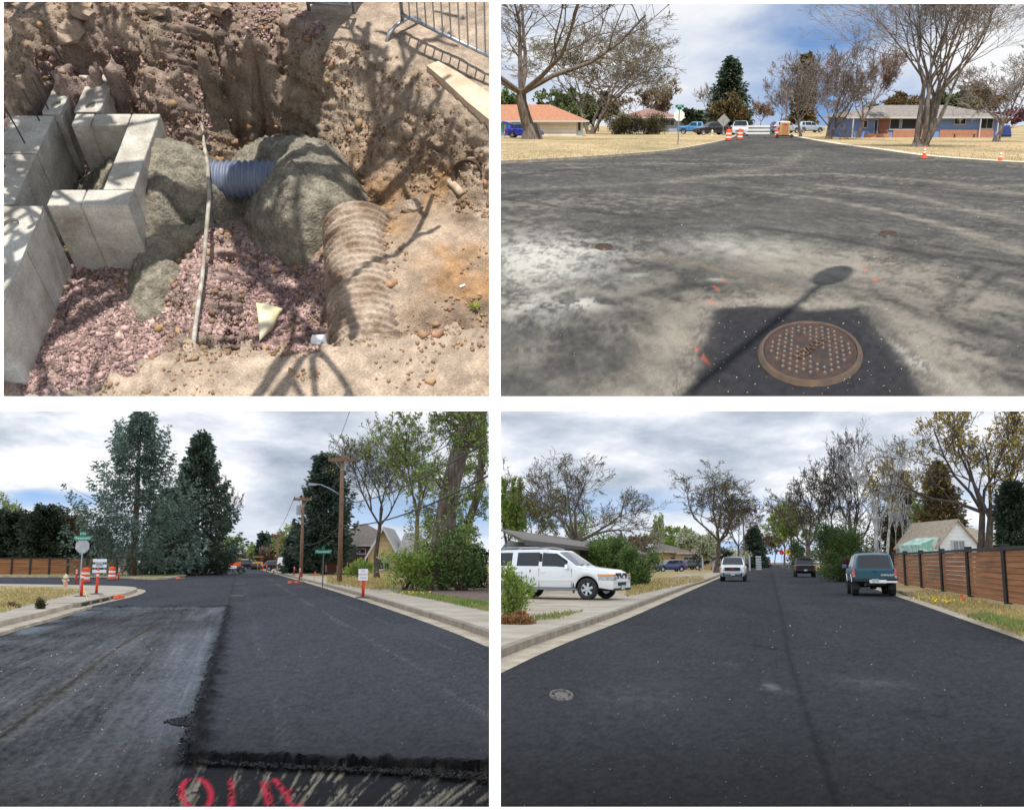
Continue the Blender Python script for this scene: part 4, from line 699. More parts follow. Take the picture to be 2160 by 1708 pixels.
for u, y, vt, w, m, l in ((1195, 215, 188, 110, L_jun, 'olive tree behind the roof of the garage'), (1262, 225, 196, 70, L_dark, 'dark tree behind the many stemmed tree'), (1068, 230, 190, 60, L_shrub, 'green tree at the left edge behind the garage'), (1455, 240, 232, 50, L_dark, 'small dark tree behind the grey house'), (1515, 260, 240, 60, L_green, 'bright green bush tree below the spruce')):
    tree('garden_tree', l, UR, u, y, vt, w, u, B_brown, m, 3600, 6, TS, .1, UC, th=.2, limbs=6, ang=50, levels=4, kids=(6, 6, 5))
for i, (u, w) in enumerate(((1300, 40), (1328, 44), (1358, 46), (1388, 42))):
    p = UR.g(u, 284, .12); bush('hedge_shrub', ['leftmost clipped shrub of the brown hedge', 'second shrub of the brown hedge by the lawn', 'third shrub of the brown hedge by the lawn', 'rightmost clipped shrub of the brown hedge'][i], UR, (p.x, p.y, .1), w * K * p.y * 1.25, 3.0, 2200, L_hedge, 40 + i, .32, group='brown hedge before the grey house', lumps=14)
# ---- street with the new pavement (lower left)
TL = 'trees along the left street'
conifer('blue_spruce', 'great blue spruce with drooping boughs at the corner', LO, 282, 104, 876, 300, 51, L_blue, B_brown, .1, nb=165, up=.60, power=.82, cpx=7.2, dens=13, group=TL, gap=1.2, clear=.10)
conifer('spruce_tree', 'dark pointed spruce to the right of the great blue spruce', LO, 412, 118, 918, 180, 52, L_spruce, B_brown, .1, nb=210, up=.4, power=.85, cpx=8, dens=10, group=TL, gap=.6)
conifer('spruce_tree', 'lower blue green spruce filling the gap between two taller spruces', LO, 352, 112, 1035, 120, 53, L_blue, B_brown, .1, nb=200, up=.4, power=.7, cpx=9, dens=8, group=TL, gap=.6)
tree('bare_tree', 'grey bare tree leaning out from the dark spruce', LO, 462, 132, 985, 100, 54, B_grey, None, 0, 4, TL, .1, th=.3, limbs=5, ang=45, levels=5, kids=(5, 6, 5, 3))
for u, y, vt, w, sd, l in ((18, 122, 1088, 92, 55, 'dark juniper at the far left behind the plank fence'), (92, 120, 1078, 100, 56, 'tall dark juniper second from the left behind the fence'), (150, 124, 1096, 72, 57, 'dark juniper with an olive tip behind the stop sign'), (205, 122, 1120, 50, 58, 'small dark juniper left of the great blue spruce')):
    conifer('juniper_tree', l, LO, u, y, vt, w, sd, L_dark if sd != 57 else L_brn, B_brown, 0, nb=240, up=.9, power=.45, cpx=8, dens=7, group=TL, clear=.02, clip=(-40, 1030))
tree('pale_tree', 'pale budding tree at the left edge', LO, 2, 130, 1040, 60, 59, B_pale, L_pale, 1500, 5, TL, 0, th=.3, limbs=5, ang=40, levels=4, kids=(5, 5, 4))
conifer('pine_tree', 'tall dark pine behind the utility poles', LO, 682, 108, 962, 104, 60, L_spruce, B_brown, .1, nb=230, up=.45, power=.45, cpx=9, dens=8, group=TL, gap=.8, clear=.16)
conifer('pine_tree', 'low bushy pine left of the tall pine', LO, 640, 122, 1112, 86, 61, L_spruce, B_brown, .1, nb=170, up=.5, power=.45, cpx=8, dens=7, group=TL)
tree('leafing_tree', 'dark limbed tree with few leaves behind the brick house', LO, 795, 88, 926, 190, 62, B_dark, L_bud, 1500, 5, TL, .1, (500, 1030), th=.28, limbs=5, ang=38, levels=5, kids=(6, 6, 5, 3), r0=.035)
tree('leafing_tree', 'light green leafing tree rising behind the gabled house', LO, 868, 74, 872, 190, 63, B_brown, L_green, 3600, 6, TL, .1, (500, 1029), th=.3, limbs=5, ang=34, levels=5, kids=(6, 6, 5, 3), r0=.03)
for u, y, vt, w, m, sd, l in ((556, 260, 1128, 26, L_spruce, 64, 'distant dark spire shaped conifer on the right side'), (580, 250, 1134, 40, L_spruce, 65, 'distant group conifer beside the dark spire')):
    conifer('far_conifer', l, LO, u, y, vt, w, sd, m, B_brown, .1, nb=110, up=.8, power=.4, cpx=7, dens=5, group=TL)
for u, y, vt, w, m, b, n, sd, l in ((612, 190, 1106, 70, L_pale, B_pale, 2200, 66, 'pale leafing tree beyond the low pine'), (588, 210, 1150, 66, L_rust, B_red, 2600, 67, 'rusty brown round tree by the far sidewalk'), (572, 215, 1168, 40, L_purp, B_dark, 2200, 68, 'small purple blossoming tree by the far sidewalk'), (540, 330, 1144, 36, L_pale, B_pale, 1200, 69, 'pale green tree far down the right side'), (482, 250, 1128, 50, L_pale, B_pale, 2200, 70, 'pale tree far down the left side'), (470, 200, 1158, 52, L_green, B_brown, 2600, 71, 'bright green shrub tree on the left verge'), (497, 380, 1164, 40, L_rust, B_red, 1600, 72, 'brown tree far down the left side'), (520, 420, 1172, 40, L_green, B_brown, 900, 73, 'tiny green tree at the end of the street')):
    tree('far_tree', l, LO, u, y, vt, w, sd, b, m, n, 5, TL, .1, th=.2, limbs=6, ang=52, levels=4, kids=(5, 5, 4), twig=.40)
def leaning_tree(label, pts, y, rad, seed, leafm, n):
    """explicit thick trunk, branches sprouting from it"""
    P = [LO.at(u, v, y) for u, v in pts]; t = thing('leaning_tree', label, 'tree', LO, P[0], group=TL); Q = [p - P[0] for p in P]; ps = [Vector(p) for p in smooth_line([tuple(q) for q in Q], 6)]
    nn = len(ps); MB().tube(ps, [rad * (1.9 - 1.0 * min(1, i / 3)) * (1 - .45 * i / nn) if i < 3 else rad * (1 - .45 * i / nn) for i in range(nn)], 12).build('trunk', B_brown, t, smooth=True)
    rg = random.Random(seed); S0 = []
    for k in range(44):
        p = ps[int(nn * (.18 + .79 * rg.random()))]; G = grow(seed + k, th=.1, limbs=3, ang=40, levels=4, kids=(4, 3, 3)); a = rg.uniform(0, 6.28); ax = Vector((math.cos(a), math.sin(a), rg.uniform(-.2, .5))).normalized(); q = Vector((0, 0, 1)).rotation_difference(ax).to_matrix(); s = rg.uniform(1.6, 3.4)
        for g in G: S0.append((tuple(q @ Vector(g[0]) * s + p), tuple(q @ Vector(g[1]) * s + p), g[2] * s, g[3] * s))
    P0 = np.array([s[0] for s in S0]); P1 = np.array([s[1] for s in S0]); r0 = np.maximum(np.array([s[2] for s in S0]), y * K * .4); uu, vv = LO.px(P1 + np.array(P[0])); u2, v2 = LO.px(P0 + np.array(P[0])); k = (uu < 1029) & (u2 < 1029); P0, P1, r0 = P0[k], P1[k], r0[k]
    V, F = tubes(P0, P1, r0, r0, 3); c = np_mesh('crown', V, F, B_brown, t); r = np.random.RandomState(seed); i = r.randint(0, len(P0), n); f = r.rand(n, 1); V, F = cards(P0[i] * (1 - f) + P1[i] * f + r.randn(n, 3) * .06, P1[i] - P0[i] + r.randn(n, 3) * .1, y * K * 6 * r.uniform(.6, 1.3, n), y * K * 3.6, r); np_mesh('leaves', V, F, leafm, c)
leaning_tree('thick trunked tree leaning right over the mulch bed', [(905, 1243), (925, 1180), (938, 1110), (950, 1030), (975, 930), (1000, 840), (1012, 780)], 52, .62, 74, L_green, 6500)
leaning_tree('second leaning trunk at the right edge of the left street', [(945, 1236), (962, 1180), (985, 1110), (1008, 1040), (1016, 960), (1020, 870), (1022, 800)], 58, .27, 75, L_green, 5000)
TB = 'shrubs along the left street'
for u, v, w, h, m, n, ls, l in ((860, 1246, 130, 88, L_green, 2200, .24, 'loose light green shrub before the gabled house'), (975, 1246, 120, 130, L_shrub, 3600, .24, 'large dense shrub under the leaning trees'), (1000, 1240, 60, 90, L_dark, 3200, .24, 'dark evergreen bush at the right edge of the left street'), (905, 1238, 100, 170, L_bud, 2600, .2, 'twiggy yellow green shrub against the leaning trunk'), (760, 1218, 60, 40, L_green, 1500, .3, 'low green shrub at the corner of the brick house')):
    p = LO.g(u, v, .12); s = K * p.y; bush('garden_shrub', l, LO, (p.x, p.y, .1), w * s, h * s, n, m, u, ls, group=TB, clip=(500, 1030), lumps=14, ns=14)
for u, v, w, h, m, l in ((27, 1283, 24, 14, L_rust, 'reddish low shrub on the corner lawn'), (85, 1285, 22, 24, L_hedge, 'small twiggy shrub on the corner lawn')):
    p = LO.g(u, v, .12); s = K * p.y; bush('low_shrub', l, LO, (p.x, p.y, .1), w * s, h * s, 500, m, u, .12, group=TB)
# ---- street with the parked cars (lower right)
TR = 'trees along the right street'; RC = (1059, 2260)
tree('bare_tree', 'broad bare tree behind the long grey house', LO, 1216, 96, 952, 310, 81, B_brown, L_bud, 900, 4, TR, 0, RC, th=.22, limbs=7, ang=62, levels=5, wig=.26, kids=(6, 6, 5, 3), r0=.05)
tree('leafing_tree', 'olive leafing tree at the left behind the grey house', LO, 1118, 112, 1012, 150, 82, B_brown, L_bud, 3500, 5, TR, 0, RC, th=.2, limbs=6, ang=48, levels=5, kids=(6, 6, 5, 3))
tree('leafing_tree', 'bright green tree at the left edge of the right street', LO, 1072, 104, 1010, 60, 83, B_brown, L_green, 4200, 6, TR, 0, RC, th=.2, limbs=6, ang=40, levels=4, kids=(6, 6, 5))
tree('street_tree', 'vase shaped bare street tree behind the white pickup', LO, 1512, 128, 978, 165, 84, B_brown, L_bud, 900, 4, TR, .1, RC, th=.30, limbs=6, ang=44, levels=5, kids=(6, 6, 5, 3), r0=.038)
tree('bare_tree', 'smaller bare tree to the right of the vase shaped tree', LO, 1556, 165, 1052, 84, 85, B_brown, None, 0, 4, TR, .1, th=.3, limbs=5, ang=45, levels=5, kids=(5, 6, 5, 3))
conifer('spruce_tree', 'distant dark spruce left of the end of the right street', LO, 1592, 230, 1112, 48, 86, L_spruce, B_brown, .1, nb=130, up=.5, cpx=7, dens=6, group=TR)
for u, y, vt, w, m, b, n, sd, l in ((1398, 190, 1104, 70, L_pale, B_pale, 3000, 87, 'pale green tree behind the yellow brick house'), (1432, 185, 1112, 60, L_green, B_brown, 3400, 88, 'green tree right of the pale green tree'), (1388, 180, 1086, 26, L_pale, B_white, 500, 89, 'slim white birch behind the low roofs'), (1476, 150, 1118, 80, L_white, B_dark, 4200, 90, 'white blossoming tree behind the white fence'), (1498, 160, 1150, 60, L_dark, B_dark, 3200, 91, 'dark tree behind the white fence'), (1340, 170, 1126, 70, L_rust, B_red, 2600, 92, 'reddish brown tree above the low roofs'), (1655, 205, 1060, 74, L_pale, B_grey, 2600, 93, 'pale leafing tree on the right side beyond the cars'), (1672, 180, 1066, 50, L_green, B_brown, 3600, 94, 'bright green tree beside the pale leafing tree'), (1634, 320, 1120, 44, L_rust, B_red, 1400, 95, 'faint brown tree at the end of the right street')):
    tree('far_tree', l, LO, u, y, vt, w, sd, b, m, n, 5, TR, 0, RC, th=.25, limbs=5, ang=48, levels=4, kids=(6, 5, 5), twig=.38)
tree('bare_tree', 'bare tree with a pale scar behind the black pickup', LO, 1698, 132, 1004, 150, 96, B_brown, L_pale, 500, 4, TR, .1, RC, th=.24, limbs=5, ang=48, levels=5, kids=(6, 6, 5, 3), r0=.045)
tree('bare_tree', 'tall dark bare tree above the round evergreen bush', LO, 1786, 98, 920, 175, 97, B_dark, None, 0, 4, TR, .1, RC, th=.2, stems=3, limbs=4, ang=34, levels=5, kids=(6, 6, 5, 3), r0=.05)
tree('white_birch', 'tall white bare birch behind the teal truck', LO, 1866, 86, 880, 160, 98, B_white, None, 0, 4, TR, .1, RC, th=.35, limbs=5, ang=34, levels=5, kids=(5, 5, 4, 2), r0=.03, stems=2, twig=.24)
for i, (u, vt, w) in enumerate(((1842, 1020, 30), (1890, 1060, 34), (1906, 1040, 36), (1922, 1090, 26), (1858, 1080, 26))):
    tree('birch_sapling', ['leftmost thin white birch stem behind the fence', 'thin birch stem left of the fence end', 'middle thin birch with bare side twigs', 'rightmost thin birch stem behind the fence', 'short thin birch stem beside the tall birch'][i], LO, u, 78 + i, vt, w, 100 + i, B_white, None, 0, 4, 'birch stems behind the fence', .1, RC, th=.5, limbs=4, ang=30, levels=4, kids=(4, 4, 3), r0=.016)
conifer('spruce_tree', 'dark spruce with brown tips behind the birch stems', LO, 1906, 96, 1000, 86, 110, L_brn, B_brown, .1, nb=200, up=.5, power=.55, cpx=8, dens=8, group=TR)
conifer('spruce_tree', 'brown tinged spruce behind the white house', LO, 1992, 88, 978, 96, 111, L_brn, B_brown, .1, nb=220, up=.5, power=.6, cpx=8, dens=8, group=TR)
tree('leafing_tree', 'slim pale green tree between two spruces', LO, 1950, 92, 1020, 50, 112, B_pale, L_pale, 1800, 5, TR, .1, RC, th=.3, limbs=5, ang=30, levels=4, kids=(5, 5, 4))
tree('yellow_tree', 'large tree with yellow young leaves above the wooden fence', LO, 2072, 56, 800, 330, 113, B_dark, L_yel, 6000, 6, TR, .1, RC, th=.32, stems=2, limbs=5, ang=56, levels=5, wig=.26, kids=(6, 6, 5, 3), r0=.05)
conifer('juniper_tree', 'dark juniper rising at the right edge behind the fence', LO, 2146, 42, 1022, 84, 114, L_dark, B_brown, .1, nb=260, up=.9, power=.4, cpx=8, dens=8, group=TR, clear=.02)
SB = 'shrubs along the right street'
p = LO.g(1776, 1224, .1); s = K * p.y; bush('evergreen_bush', 'large rounded evergreen bush beside the black pickup', LO, (p.x + .6, p.y + 2, .05), 100 * s, 124 * s, 13000, L_jun, 121, .24, group=SB, lumps=26)
bush('evergreen_bush', 'low spreading evergreen at the foot of the large rounded bush', LO, (p.x + .5, p.y + 1, .05), 104 * s, 66 * s, 8000, L_jun, 125, .22, group=SB, lumps=24)
p = LO.g(1690, 1206, .1); s = K * p.y; bush('evergreen_bush', 'small dark evergreen bush beyond the black pickup', LO, (p.x, p.y, .05), 46 * s, 66 * s, 4200, L_jun, 122, .3, group=SB, lumps=14)
p = LO.g(1822, 1226, .1); s = K * p.y; bush('red_shrub', 'dark red shrub beside the teal truck', LO, (p.x, p.y + 3, .05), 34 * s, 54 * s, 2400, lf('maroon', lin(104, 60, 58), lin(72, 44, 44)), 123, .2, group=SB, lumps=10)
for u, v, w, h, m, n, ls, l in ((1352, 1236, 78, 82, L_shrub, 5200, .26, 'leafy lilac bush on the lawn right of the white truck'), (1278, 1226, 110, 96, L_shrub, 6500, .3, 'wide lilac hedge behind the white truck'), (1226, 1210, 70, 140, L_green, 3800, .28, 'tall light green shoots behind the white truck'), (1098, 1192, 80, 104, L_green, 4200, .28, 'light green shrub at the corner of the grey house'), (1560, 1199, 50, 40, L_white, 2600, .3, 'round white flowering shrub by the white fence')):
    p = LO.g(u, v, .1); s = K * p.y; bush('garden_shrub', l, LO, (p.x, p.y, .05), w * s, h * s, n, m, u, ls, group=SB, clip=RC, lumps=16, ns=14, upright=.8)
p = LO.g(1078, 1312, .1); s = K * p.y; bush('weedy_shrub', 'weedy green shrub in the foreground at the left of the white truck', LO, (p.x, p.y, .05), 90 * s, 130 * s, 1500, L_green, 131, .14, group=SB, clip=RC, upright=1.2, ns=30)
p = LO.g(1080, 1318, .1); s = K * p.y; bush('dead_grass_tuft', 'brown dead grass tuft at the left edge by the sidewalk', LO, (p.x, p.y, .05), 84 * s, 30 * s, 1500, mat('leaf_dead', lin(168, 122, 76), lin(132, 96, 62), scale=2, rough=.8, island=.3), 132, .16, group=SB, clip=RC, upright=1)
# bare trees beside the pit: their boughs throw the dappled shade
def pit_tree(label, loc, seed, s, rz, lean=0, th=.35, r0=.055, kids=(5, 5, 4)):
    S = grow(seed, th=th, limbs=7, ang=72, levels=4, up=.02, wig=.26, kids=kids, r0=r0, lean=lean); P0 = np.array([q[0] for q in S]) * s; P1 = np.array([q[1] for q in S]) * s; R0 = np.array([q[2] for q in S]) * s; R1 = np.array([q[3] for q in S]) * s; LV = np.array([q[4] for q in S])
    t = thing('bare_tree', label, 'tree', PT, loc, rz); c_, n_ = math.cos(rz), math.sin(rz); ok = (np.maximum(P0[:, 0] * c_ - P0[:, 1] * n_, P1[:, 0] * c_ - P1[:, 1] * n_) + loc[0] < -.45)
    for P in (P0, P1):      # no bough hangs low over the pit
        q_ = np.stack([P[:, 0] * c_ - P[:, 1] * n_ + loc[0], P[:, 0] * n_ + P[:, 1] * c_ + loc[1], P[:, 2] + loc[2]], 1); uu, vv = PT.px(q_); ok &= (vv < -14) | (q_[:, 1] < 2) | (uu < -20)
    P0, P1, R0, R1, LV = P0[ok], P1[ok], R0[ok], R1[ok], LV[ok]; big = LV <= 1
    V, F = tubes(P0[big], P1[big], R0[big], R1[big], 8); np_mesh('trunk', V, F, B_grey, t, smooth=True); V, F = tubes(P0[~big], P1[~big], np.maximum(R0[~big], .030), np.maximum(R1[~big], .024), 4); np_mesh('crown', V, F, B_grey, t)
pit_tree('bare tree left of the pit whose boughs shade it', (-6.8, 8.4, 0), 203, 9.5, 0)
pit_tree('bare tree leaning over the pit from behind it', (-1.7, 12.0, 0), 211, 12.0, R(-92), lean=.85, th=.5, r0=.022, kids=(4, 4, 2))
# ================================================================ vehicles
M_tyre = mat('tyre_rubber', (.022, .022, .024), (.035, .033, .03), scale=5, rough=.85); M_rim = mat('alloy_rim', (.55, .56, .58), rough=.3, metal=.8); M_blk = mat('black_plastic', (.02, .02, .022), rough=.55); M_under = mat('underbody', (.012, .012, .012), rough=.9); M_chrome = mat('chrome', (.75, .76, .78), rough=.12, metal=1); M_red = mat('tail_lens', (.45, .012, .014), rough=.12, coat=1); M_clear = mat('head_lens', (.50, .50, .47), (.28, .28, .28), scale=14, rough=.1, coat=1); M_amber = mat('amber_lens', (.75, .27, .06), rough=.15, coat=1); M_plate = mat('plate', (.62, .68, .66), (.3, .42, .4), scale=30, rough=.4); M_glass = mat('car_glass', (.010, .013, .016), rough=.05, spec=.55); M_gap = mat('panel_gap', (.05, .05, .05), rough=.8)
_dg = None
def text(txt, size, m, parent, loc, rot, name='lettering', ext=.004, fr=None, sx=1):
    cu = bpy.data.curves.new('t', 'FONT'); cu.body = txt; cu.size = size; cu.extrude = ext; cu.align_x = 'CENTER'; cu.align_y = 'CENTER'; o = bpy.data.objects.new('t', cu); sc.collection.objects.link(o)
    me = bpy.data.meshes.new_from_object(o.evaluated_get(bpy.context.evaluated_depsgraph_get())); bpy.data.objects.remove(o); bpy.data.curves.remove(cu); me.materials.clear(); me.materials.append(m); me.name = name
    q = bpy.data.objects.new(name, me); sc.collection.objects.link(q); Mx = Matrix.Translation(loc) @ rot.to_matrix().to_4x4() @ Matrix.Diagonal((sx, 1, 1, 1))
    if parent: q.parent = parent; q.matrix_local = Mx
    else: q.matrix_world = fr.M @ Mx
    return q
from mathutils import Euler
def interp(tab, x): return float(np.interp(x, [a for a, b in tab], [b for a, b in tab]))
def car(name, label, cat, fr, loc, rz, body, L_=4.6, Wd=1.85, wr=.34, xf=1.4, xr=-1.4, rock=.34, top=(), belt=(), side=(), ws=(0, 0), rg=None, tumb=.2, group=None, rim=True, ww=.24, bumper=(.33, .33), step=False, lo=False, s=1, plain_ends=False):
    t = thing(name, label, cat, fr, loc, rz, group, s); X = set(np.round(np.linspace(-L_ / 2, L_ / 2, 24 if lo else 44), 3)); ar = wr * 1.19
    for c in (xf, xr):
        for k in np.linspace(-1, 1, 9 if lo else 17): X.add(round(c + ar * k, 3))
    for tb in (top, belt): X |= {round(a, 3) for a, b in tb}
    for a, b in side: X |= {round(a, 3), round(b, 3)}
    X |= {round(q, 3) for q in ws} | ({round(q, 3) for q in rg} if rg else set()); X = sorted(x for x in X if -L_ / 2 <= x <= L_ / 2); X = [x for i, x in enumerate(X) if i == 0 or x - X[i - 1] > .004]
    rows = []
    for x in X:
        e = abs(x) / (L_ / 2); w = Wd / 2 * (1 - .13 * max(0, (e - .72) / .28) ** 2); tz = interp(top, x); bz = min(interp(belt, x), tz - .03); z0 = interp([(-L_ / 2, bumper[0]), (-L_ / 2 + .5, rock), (L_ / 2 - .5, rock), (L_ / 2, bumper[1])], x)
        for c in (xf, xr):
            if abs(x - c) < ar: z0 = max(z0, wr + math.sqrt(max(0, ar * ar - (x - c) ** 2)))
        z0 = min(z0, bz - .08); h = tz - bz; q = bz - z0; ww_ = lambda f: w * f
        rows.append([(ww_(.955), z0), (ww_(.99), z0 + q * .18), (ww_(1.0), z0 + q * .5), (ww_(.995), z0 + q * .78), (ww_(.97), bz), (ww_(.965) - tumb * h * .10 - .012, bz + .10 * h), (ww_(.955) - tumb * h * .86 - .015, bz + .84 * h), (ww_(.92) - tumb * h - .05, bz + .965 * h), (ww_(.5), tz + .0 * h), (0, tz + .012)])
    nl = len(rows[0]); V = []; idx = {}
    for i, x in enumerate(X):
        for j, (y, z) in enumerate(rows[i]):
            idx[i, j, 1] = len(V); V.append((x, y, z))
            if j < nl - 1: idx[i, j, -1] = len(V); V.append((x, -y, z))
            else: idx[i, j, -1] = idx[i, j, 1]
    G = {'body': [], 'windshield': [], 'rear_window': []}
    for i in range(len(X) - 1):
        xm = (X[i] + X[i + 1]) / 2
        for j in range(nl - 1):
            for sd in (1, -1):
                f = (idx[i, j, sd], idx[i, j + 1, sd], idx[i + 1, j + 1, sd], idx[i + 1, j, sd]); f = f if sd > 0 else tuple(reversed(f)); k = 'body'; f = tuple(dict.fromkeys(f))
                if j == 5:
                    for n, (a, b) in enumerate(side):
                        if a < xm < b: k = 'side_window%d%d' % (n, sd)
                if j >= 7 and ws[0] < xm < ws[1]: k = 'windshield'
                if rg and j >= 7 and rg[0] < xm < rg[1]: k = 'rear_window'
                G.setdefault(k, []).append(f)
    for i, rev in ((0, 0), (len(X) - 1, 1)):
        loop = [idx[i, j, 1] for j in range(nl)] + [idx[i, j, -1] for j in range(nl - 2, -1, -1)]; G['body'].append(tuple(loop if rev == 0 else reversed(loop)))
    for k, fs in G.items():
        if not fs: continue
        ids = sorted({q for f in fs for q in f}); rm = {q: n for n, q in enumerate(ids)}; nm = k if not k.startswith('side') else 'side_window'
        o = MB().add([V[q] for q in ids], [tuple(rm[q] for q in f) for f in fs]).build(nm, body if k == 'body' else M_glass, t, smooth=True)
        if k == 'body': o.data.polygons.foreach_set('use_smooth', [len(p.vertices) < 5 for p in o.data.polygons]); eb = o.modifiers.new('es', 'EDGE_SPLIT'); eb.split_angle = R(38)
    MB().box(0, 0, (rock * .75 + .9) / 2, L_ - .5, Wd * .70, .9 - rock * .75).build('underbody', M_under, t)
    for x in (xf, xr):
        for sd in (1, -1):
            y1 = sd * (Wd / 2 - .01); y0 = sd * (Wd / 2 - ww); b = wr
            pr = [(b * .60, y0), (b * .93, y0), (b, y0 * .75 + y1 * .25), (b, y0 * .25 + y1 * .75), (b * .93, y1), (b * .64, y1), (b * .60, y1 - sd * .03)]
            o = MB().lathe(pr, 20 if lo else 32, axis='Y').build('wheel', M_tyre, t, smooth=True); o.location = (x, 0, wr)
            mb = MB(); yo = y1 - sd * .035; mb.lathe([(b * .64, yo + sd * .015), (b * .60, yo - sd * .02), (b * .52, yo - sd * .06), (.001, yo - sd * .06)], 24, axis='Y')
            if rim and not lo:
                for k in range(6):
                    a = k * math.pi / 3 + .3; c, n = math.cos(a), math.sin(a); w_ = b * .095; P = []
                    for dy in (0, .045):
                        for r_, g_ in ((b * .10, -1), (b * .58, -1.25), (b * .58, 1.25), (b * .10, 1)): P.append((c * r_ - n * w_ * g_, yo - sd * (.012 + dy * .9), n * r_ + c * w_ * g_))
                    mb.hexa(P)
                mb.lathe([(.001, yo), (b * .15, yo - sd * .004), (b * .16, yo - sd * .05)], 16, axis='Y')
            r_ = mb.build('rim', M_rim if rim else M_blk, o)
            if rim and not lo: MB().lathe([(b * .57, yo - sd * .045), (.001, yo - sd * .045)], 20, axis='Y').build('brake_void', M_under, o)
    return t
def bxp(t, name, m, cx, cy, cz, sx, sy, sz, rz=0, bevel=.012, both=False, top=1):
    for k in ((1, -1) if both else (1,)): MB().box(cx, cy * k, cz, sx, sy, sz, rz * k, top).build(name, m, t, bevel=bevel)
def mirror(t, x, y, z, m, s=1):
    for k in (1, -1): MB().box(x, k * (y + .13), z, .10 * s, .22 * s, .17 * s, 0, .8).build('side_mirror', m, t, bevel=.03); MB().box(x + .02, k * (y + .02), z - .04, .05, .12, .05).build('mirror_arm', M_blk, t)
white_p = paint('white_paint', (.78, .78, .76)); teal_p = mat('teal_paint', (.004, .075, .105), rough=.3, spec=.4, coat=.25); black_p = paint('black_paint', (.012, .013, .016)); navy_p = paint('navy_paint', (.02, .03, .14)); dgreen_p = paint('dark_green_paint', (.016, .04, .035)); red_p = paint('red_paint', (.30, .015, .02)); blue_p = paint('bright_blue_paint', (.012, .03, .42)); sky_p = paint('light_blue_paint', (.03, .20, .48)); silver_p = paint('silver_paint', (.52, .54, .57)); grey_p = paint('grey_blue_paint', (.30, .36, .44))
suv_top = [(-2.63, 1.10), (-2.60, 1.22), (-2.44, 1.80), (-2.25, 1.88), (-.5, 1.90), (.30, 1.84), (1.12, 1.27), (1.3, 1.23), (2.25, 1.12), (2.50, 1.02), (2.63, .86)]
suv_belt = [(-2.63, 1.06), (-2.4, 1.20), (.9, 1.17), (1.2, 1.14), (2.3, .98), (2.63, .74)]
PK = 'vehicles parked on the right street'
# ---- white sport utility in the driveway
p = LO.g(1180, 1262, .135)
t = car('white_truck', 'white full size sport utility vehicle parked in the driveway', 'car', LO, (p.x, p.y, .135), R(-28), white_p, 5.26, 2.0, .41, 1.60, -1.53, .46, suv_top, suv_belt, [(-2.28, -1.62), (-1.40, -.44), (-.30, .78)], (.36, 1.12), (-2.6, -2.44), .24, PK, bumper=(.45, .38))
for k in (1, -1):
    MB().box(-.37, k * .875, 1.46, .12, .03, .56).build('pillar_trim', M_blk, t); MB().box(.1, k * 1.0, .74, 1.9, .02, .075).build('side_moulding', white_p, t, bevel=.01); MB().box(.05, k * 1.02, .40, 2.3, .16, .06).build('side_step', mat('step_grey', (.25, .26, .27), rough=.5), t, bevel=.015)
    for x in (-.40, .98): MB().box(x, k * .992, .82, .012, .014, .70).build('door_gap', M_gap, t)
    for x in (-.22, -1.28): MB().box(x, k * 1.005, 1.04, .22, .035, .045).build('door_handle', M_chrome, t, bevel=.012)
    MB().box(1.06, k * .97, .44, .03, .10, .38).build('mud_flap', M_blk, t)
    MB().tube([(-2.2, k * .70, 1.90), (-2.0, k * .72, 1.965), (-.6, k * .72, 1.975), (-.1, k * .70, 1.90)], .022, 8).build('roof_rail', mat('rail_grey', (.42, .43, .44), rough=.4, metal=.4), t, smooth=True)
    hp = [(2.08, k * .999), (2.40, k * .966), (2.58, k * .915), (2.662, k * .85), (2.662, k * .58), (2.5, k * .58), (2.08, k * .86)]; hp = hp if k < 0 else hp[::-1]
    MB().prism(hp, .74, .885).build('headlight', M_clear, t, bevel=.012); MB().prism([(x - .03, y) for x, y in hp], .887, .965).build('indicator', M_amber, t, bevel=.01)
    MB().lathe([(.001, .02), (.055, .02), (.06, 0)], 14).build('fog_light', M_clear, t).matrix_local = Matrix.Translation((2.56, k * .70, .60)) @ Matrix.Rotation(R(90), 4, 'Y')
for y, w, dz in ((-.40, .09, .12), (.40, .09, .12)): MB().box(2.605, y, .90, .10, w, .20).build('grille_slot', M_blk, t)
MB().hexa([(2.60, -.12, .82), (2.66, -.12, .82), (2.66, .12, .82), (2.60, .12, .82), (2.58, -.24, 1.0), (2.61, -.24, 1.0), (2.61, .24, 1.0), (2.58, .24, 1.0)]).build('grille', M_blk, t)
MB().lathe([(.075, 0), (.095, .012), (.075, .024), (.06, .012), (.075, 0)], 20).build('badge', M_chrome, t).matrix_local = Matrix.Translation((2.645, 0, .91)) @ Matrix.Rotation(R(84), 4, 'Y')
MB().box(2.675, 0, .91, .01, .2, .03).build('badge', M_chrome, t)
MB().box(2.63, 0, .60, .04, .80, .15).build('lower_intake', M_blk, t, bevel=.02); bxp(t, 'bumper', white_p, 2.60, 0, .70, .10, 1.5, .13, bevel=.04); MB().box(2.62, 0, .40, .06, 1.7, .09).build('chin_spoiler', M_blk, t); MB().box(2.665, .02, .47, .015, .31, .15).build('licence_plate', M_plate, t)
mirror(t, .82, .93, 1.23, M_chrome, 1.15); MB().tube([(1.14, -.5, 1.29), (1.02, .1, 1.36)], .012, 6).build('wiper', M_blk, t); MB().tube([(1.14, .1, 1.29), (1.02, .6, 1.35)], .012, 6).build('wiper', M_blk, t)
text('V8', .12, M_chrome, t, (.62, -1.006, .90), Euler((R(90), 0, 0)), 'badge')
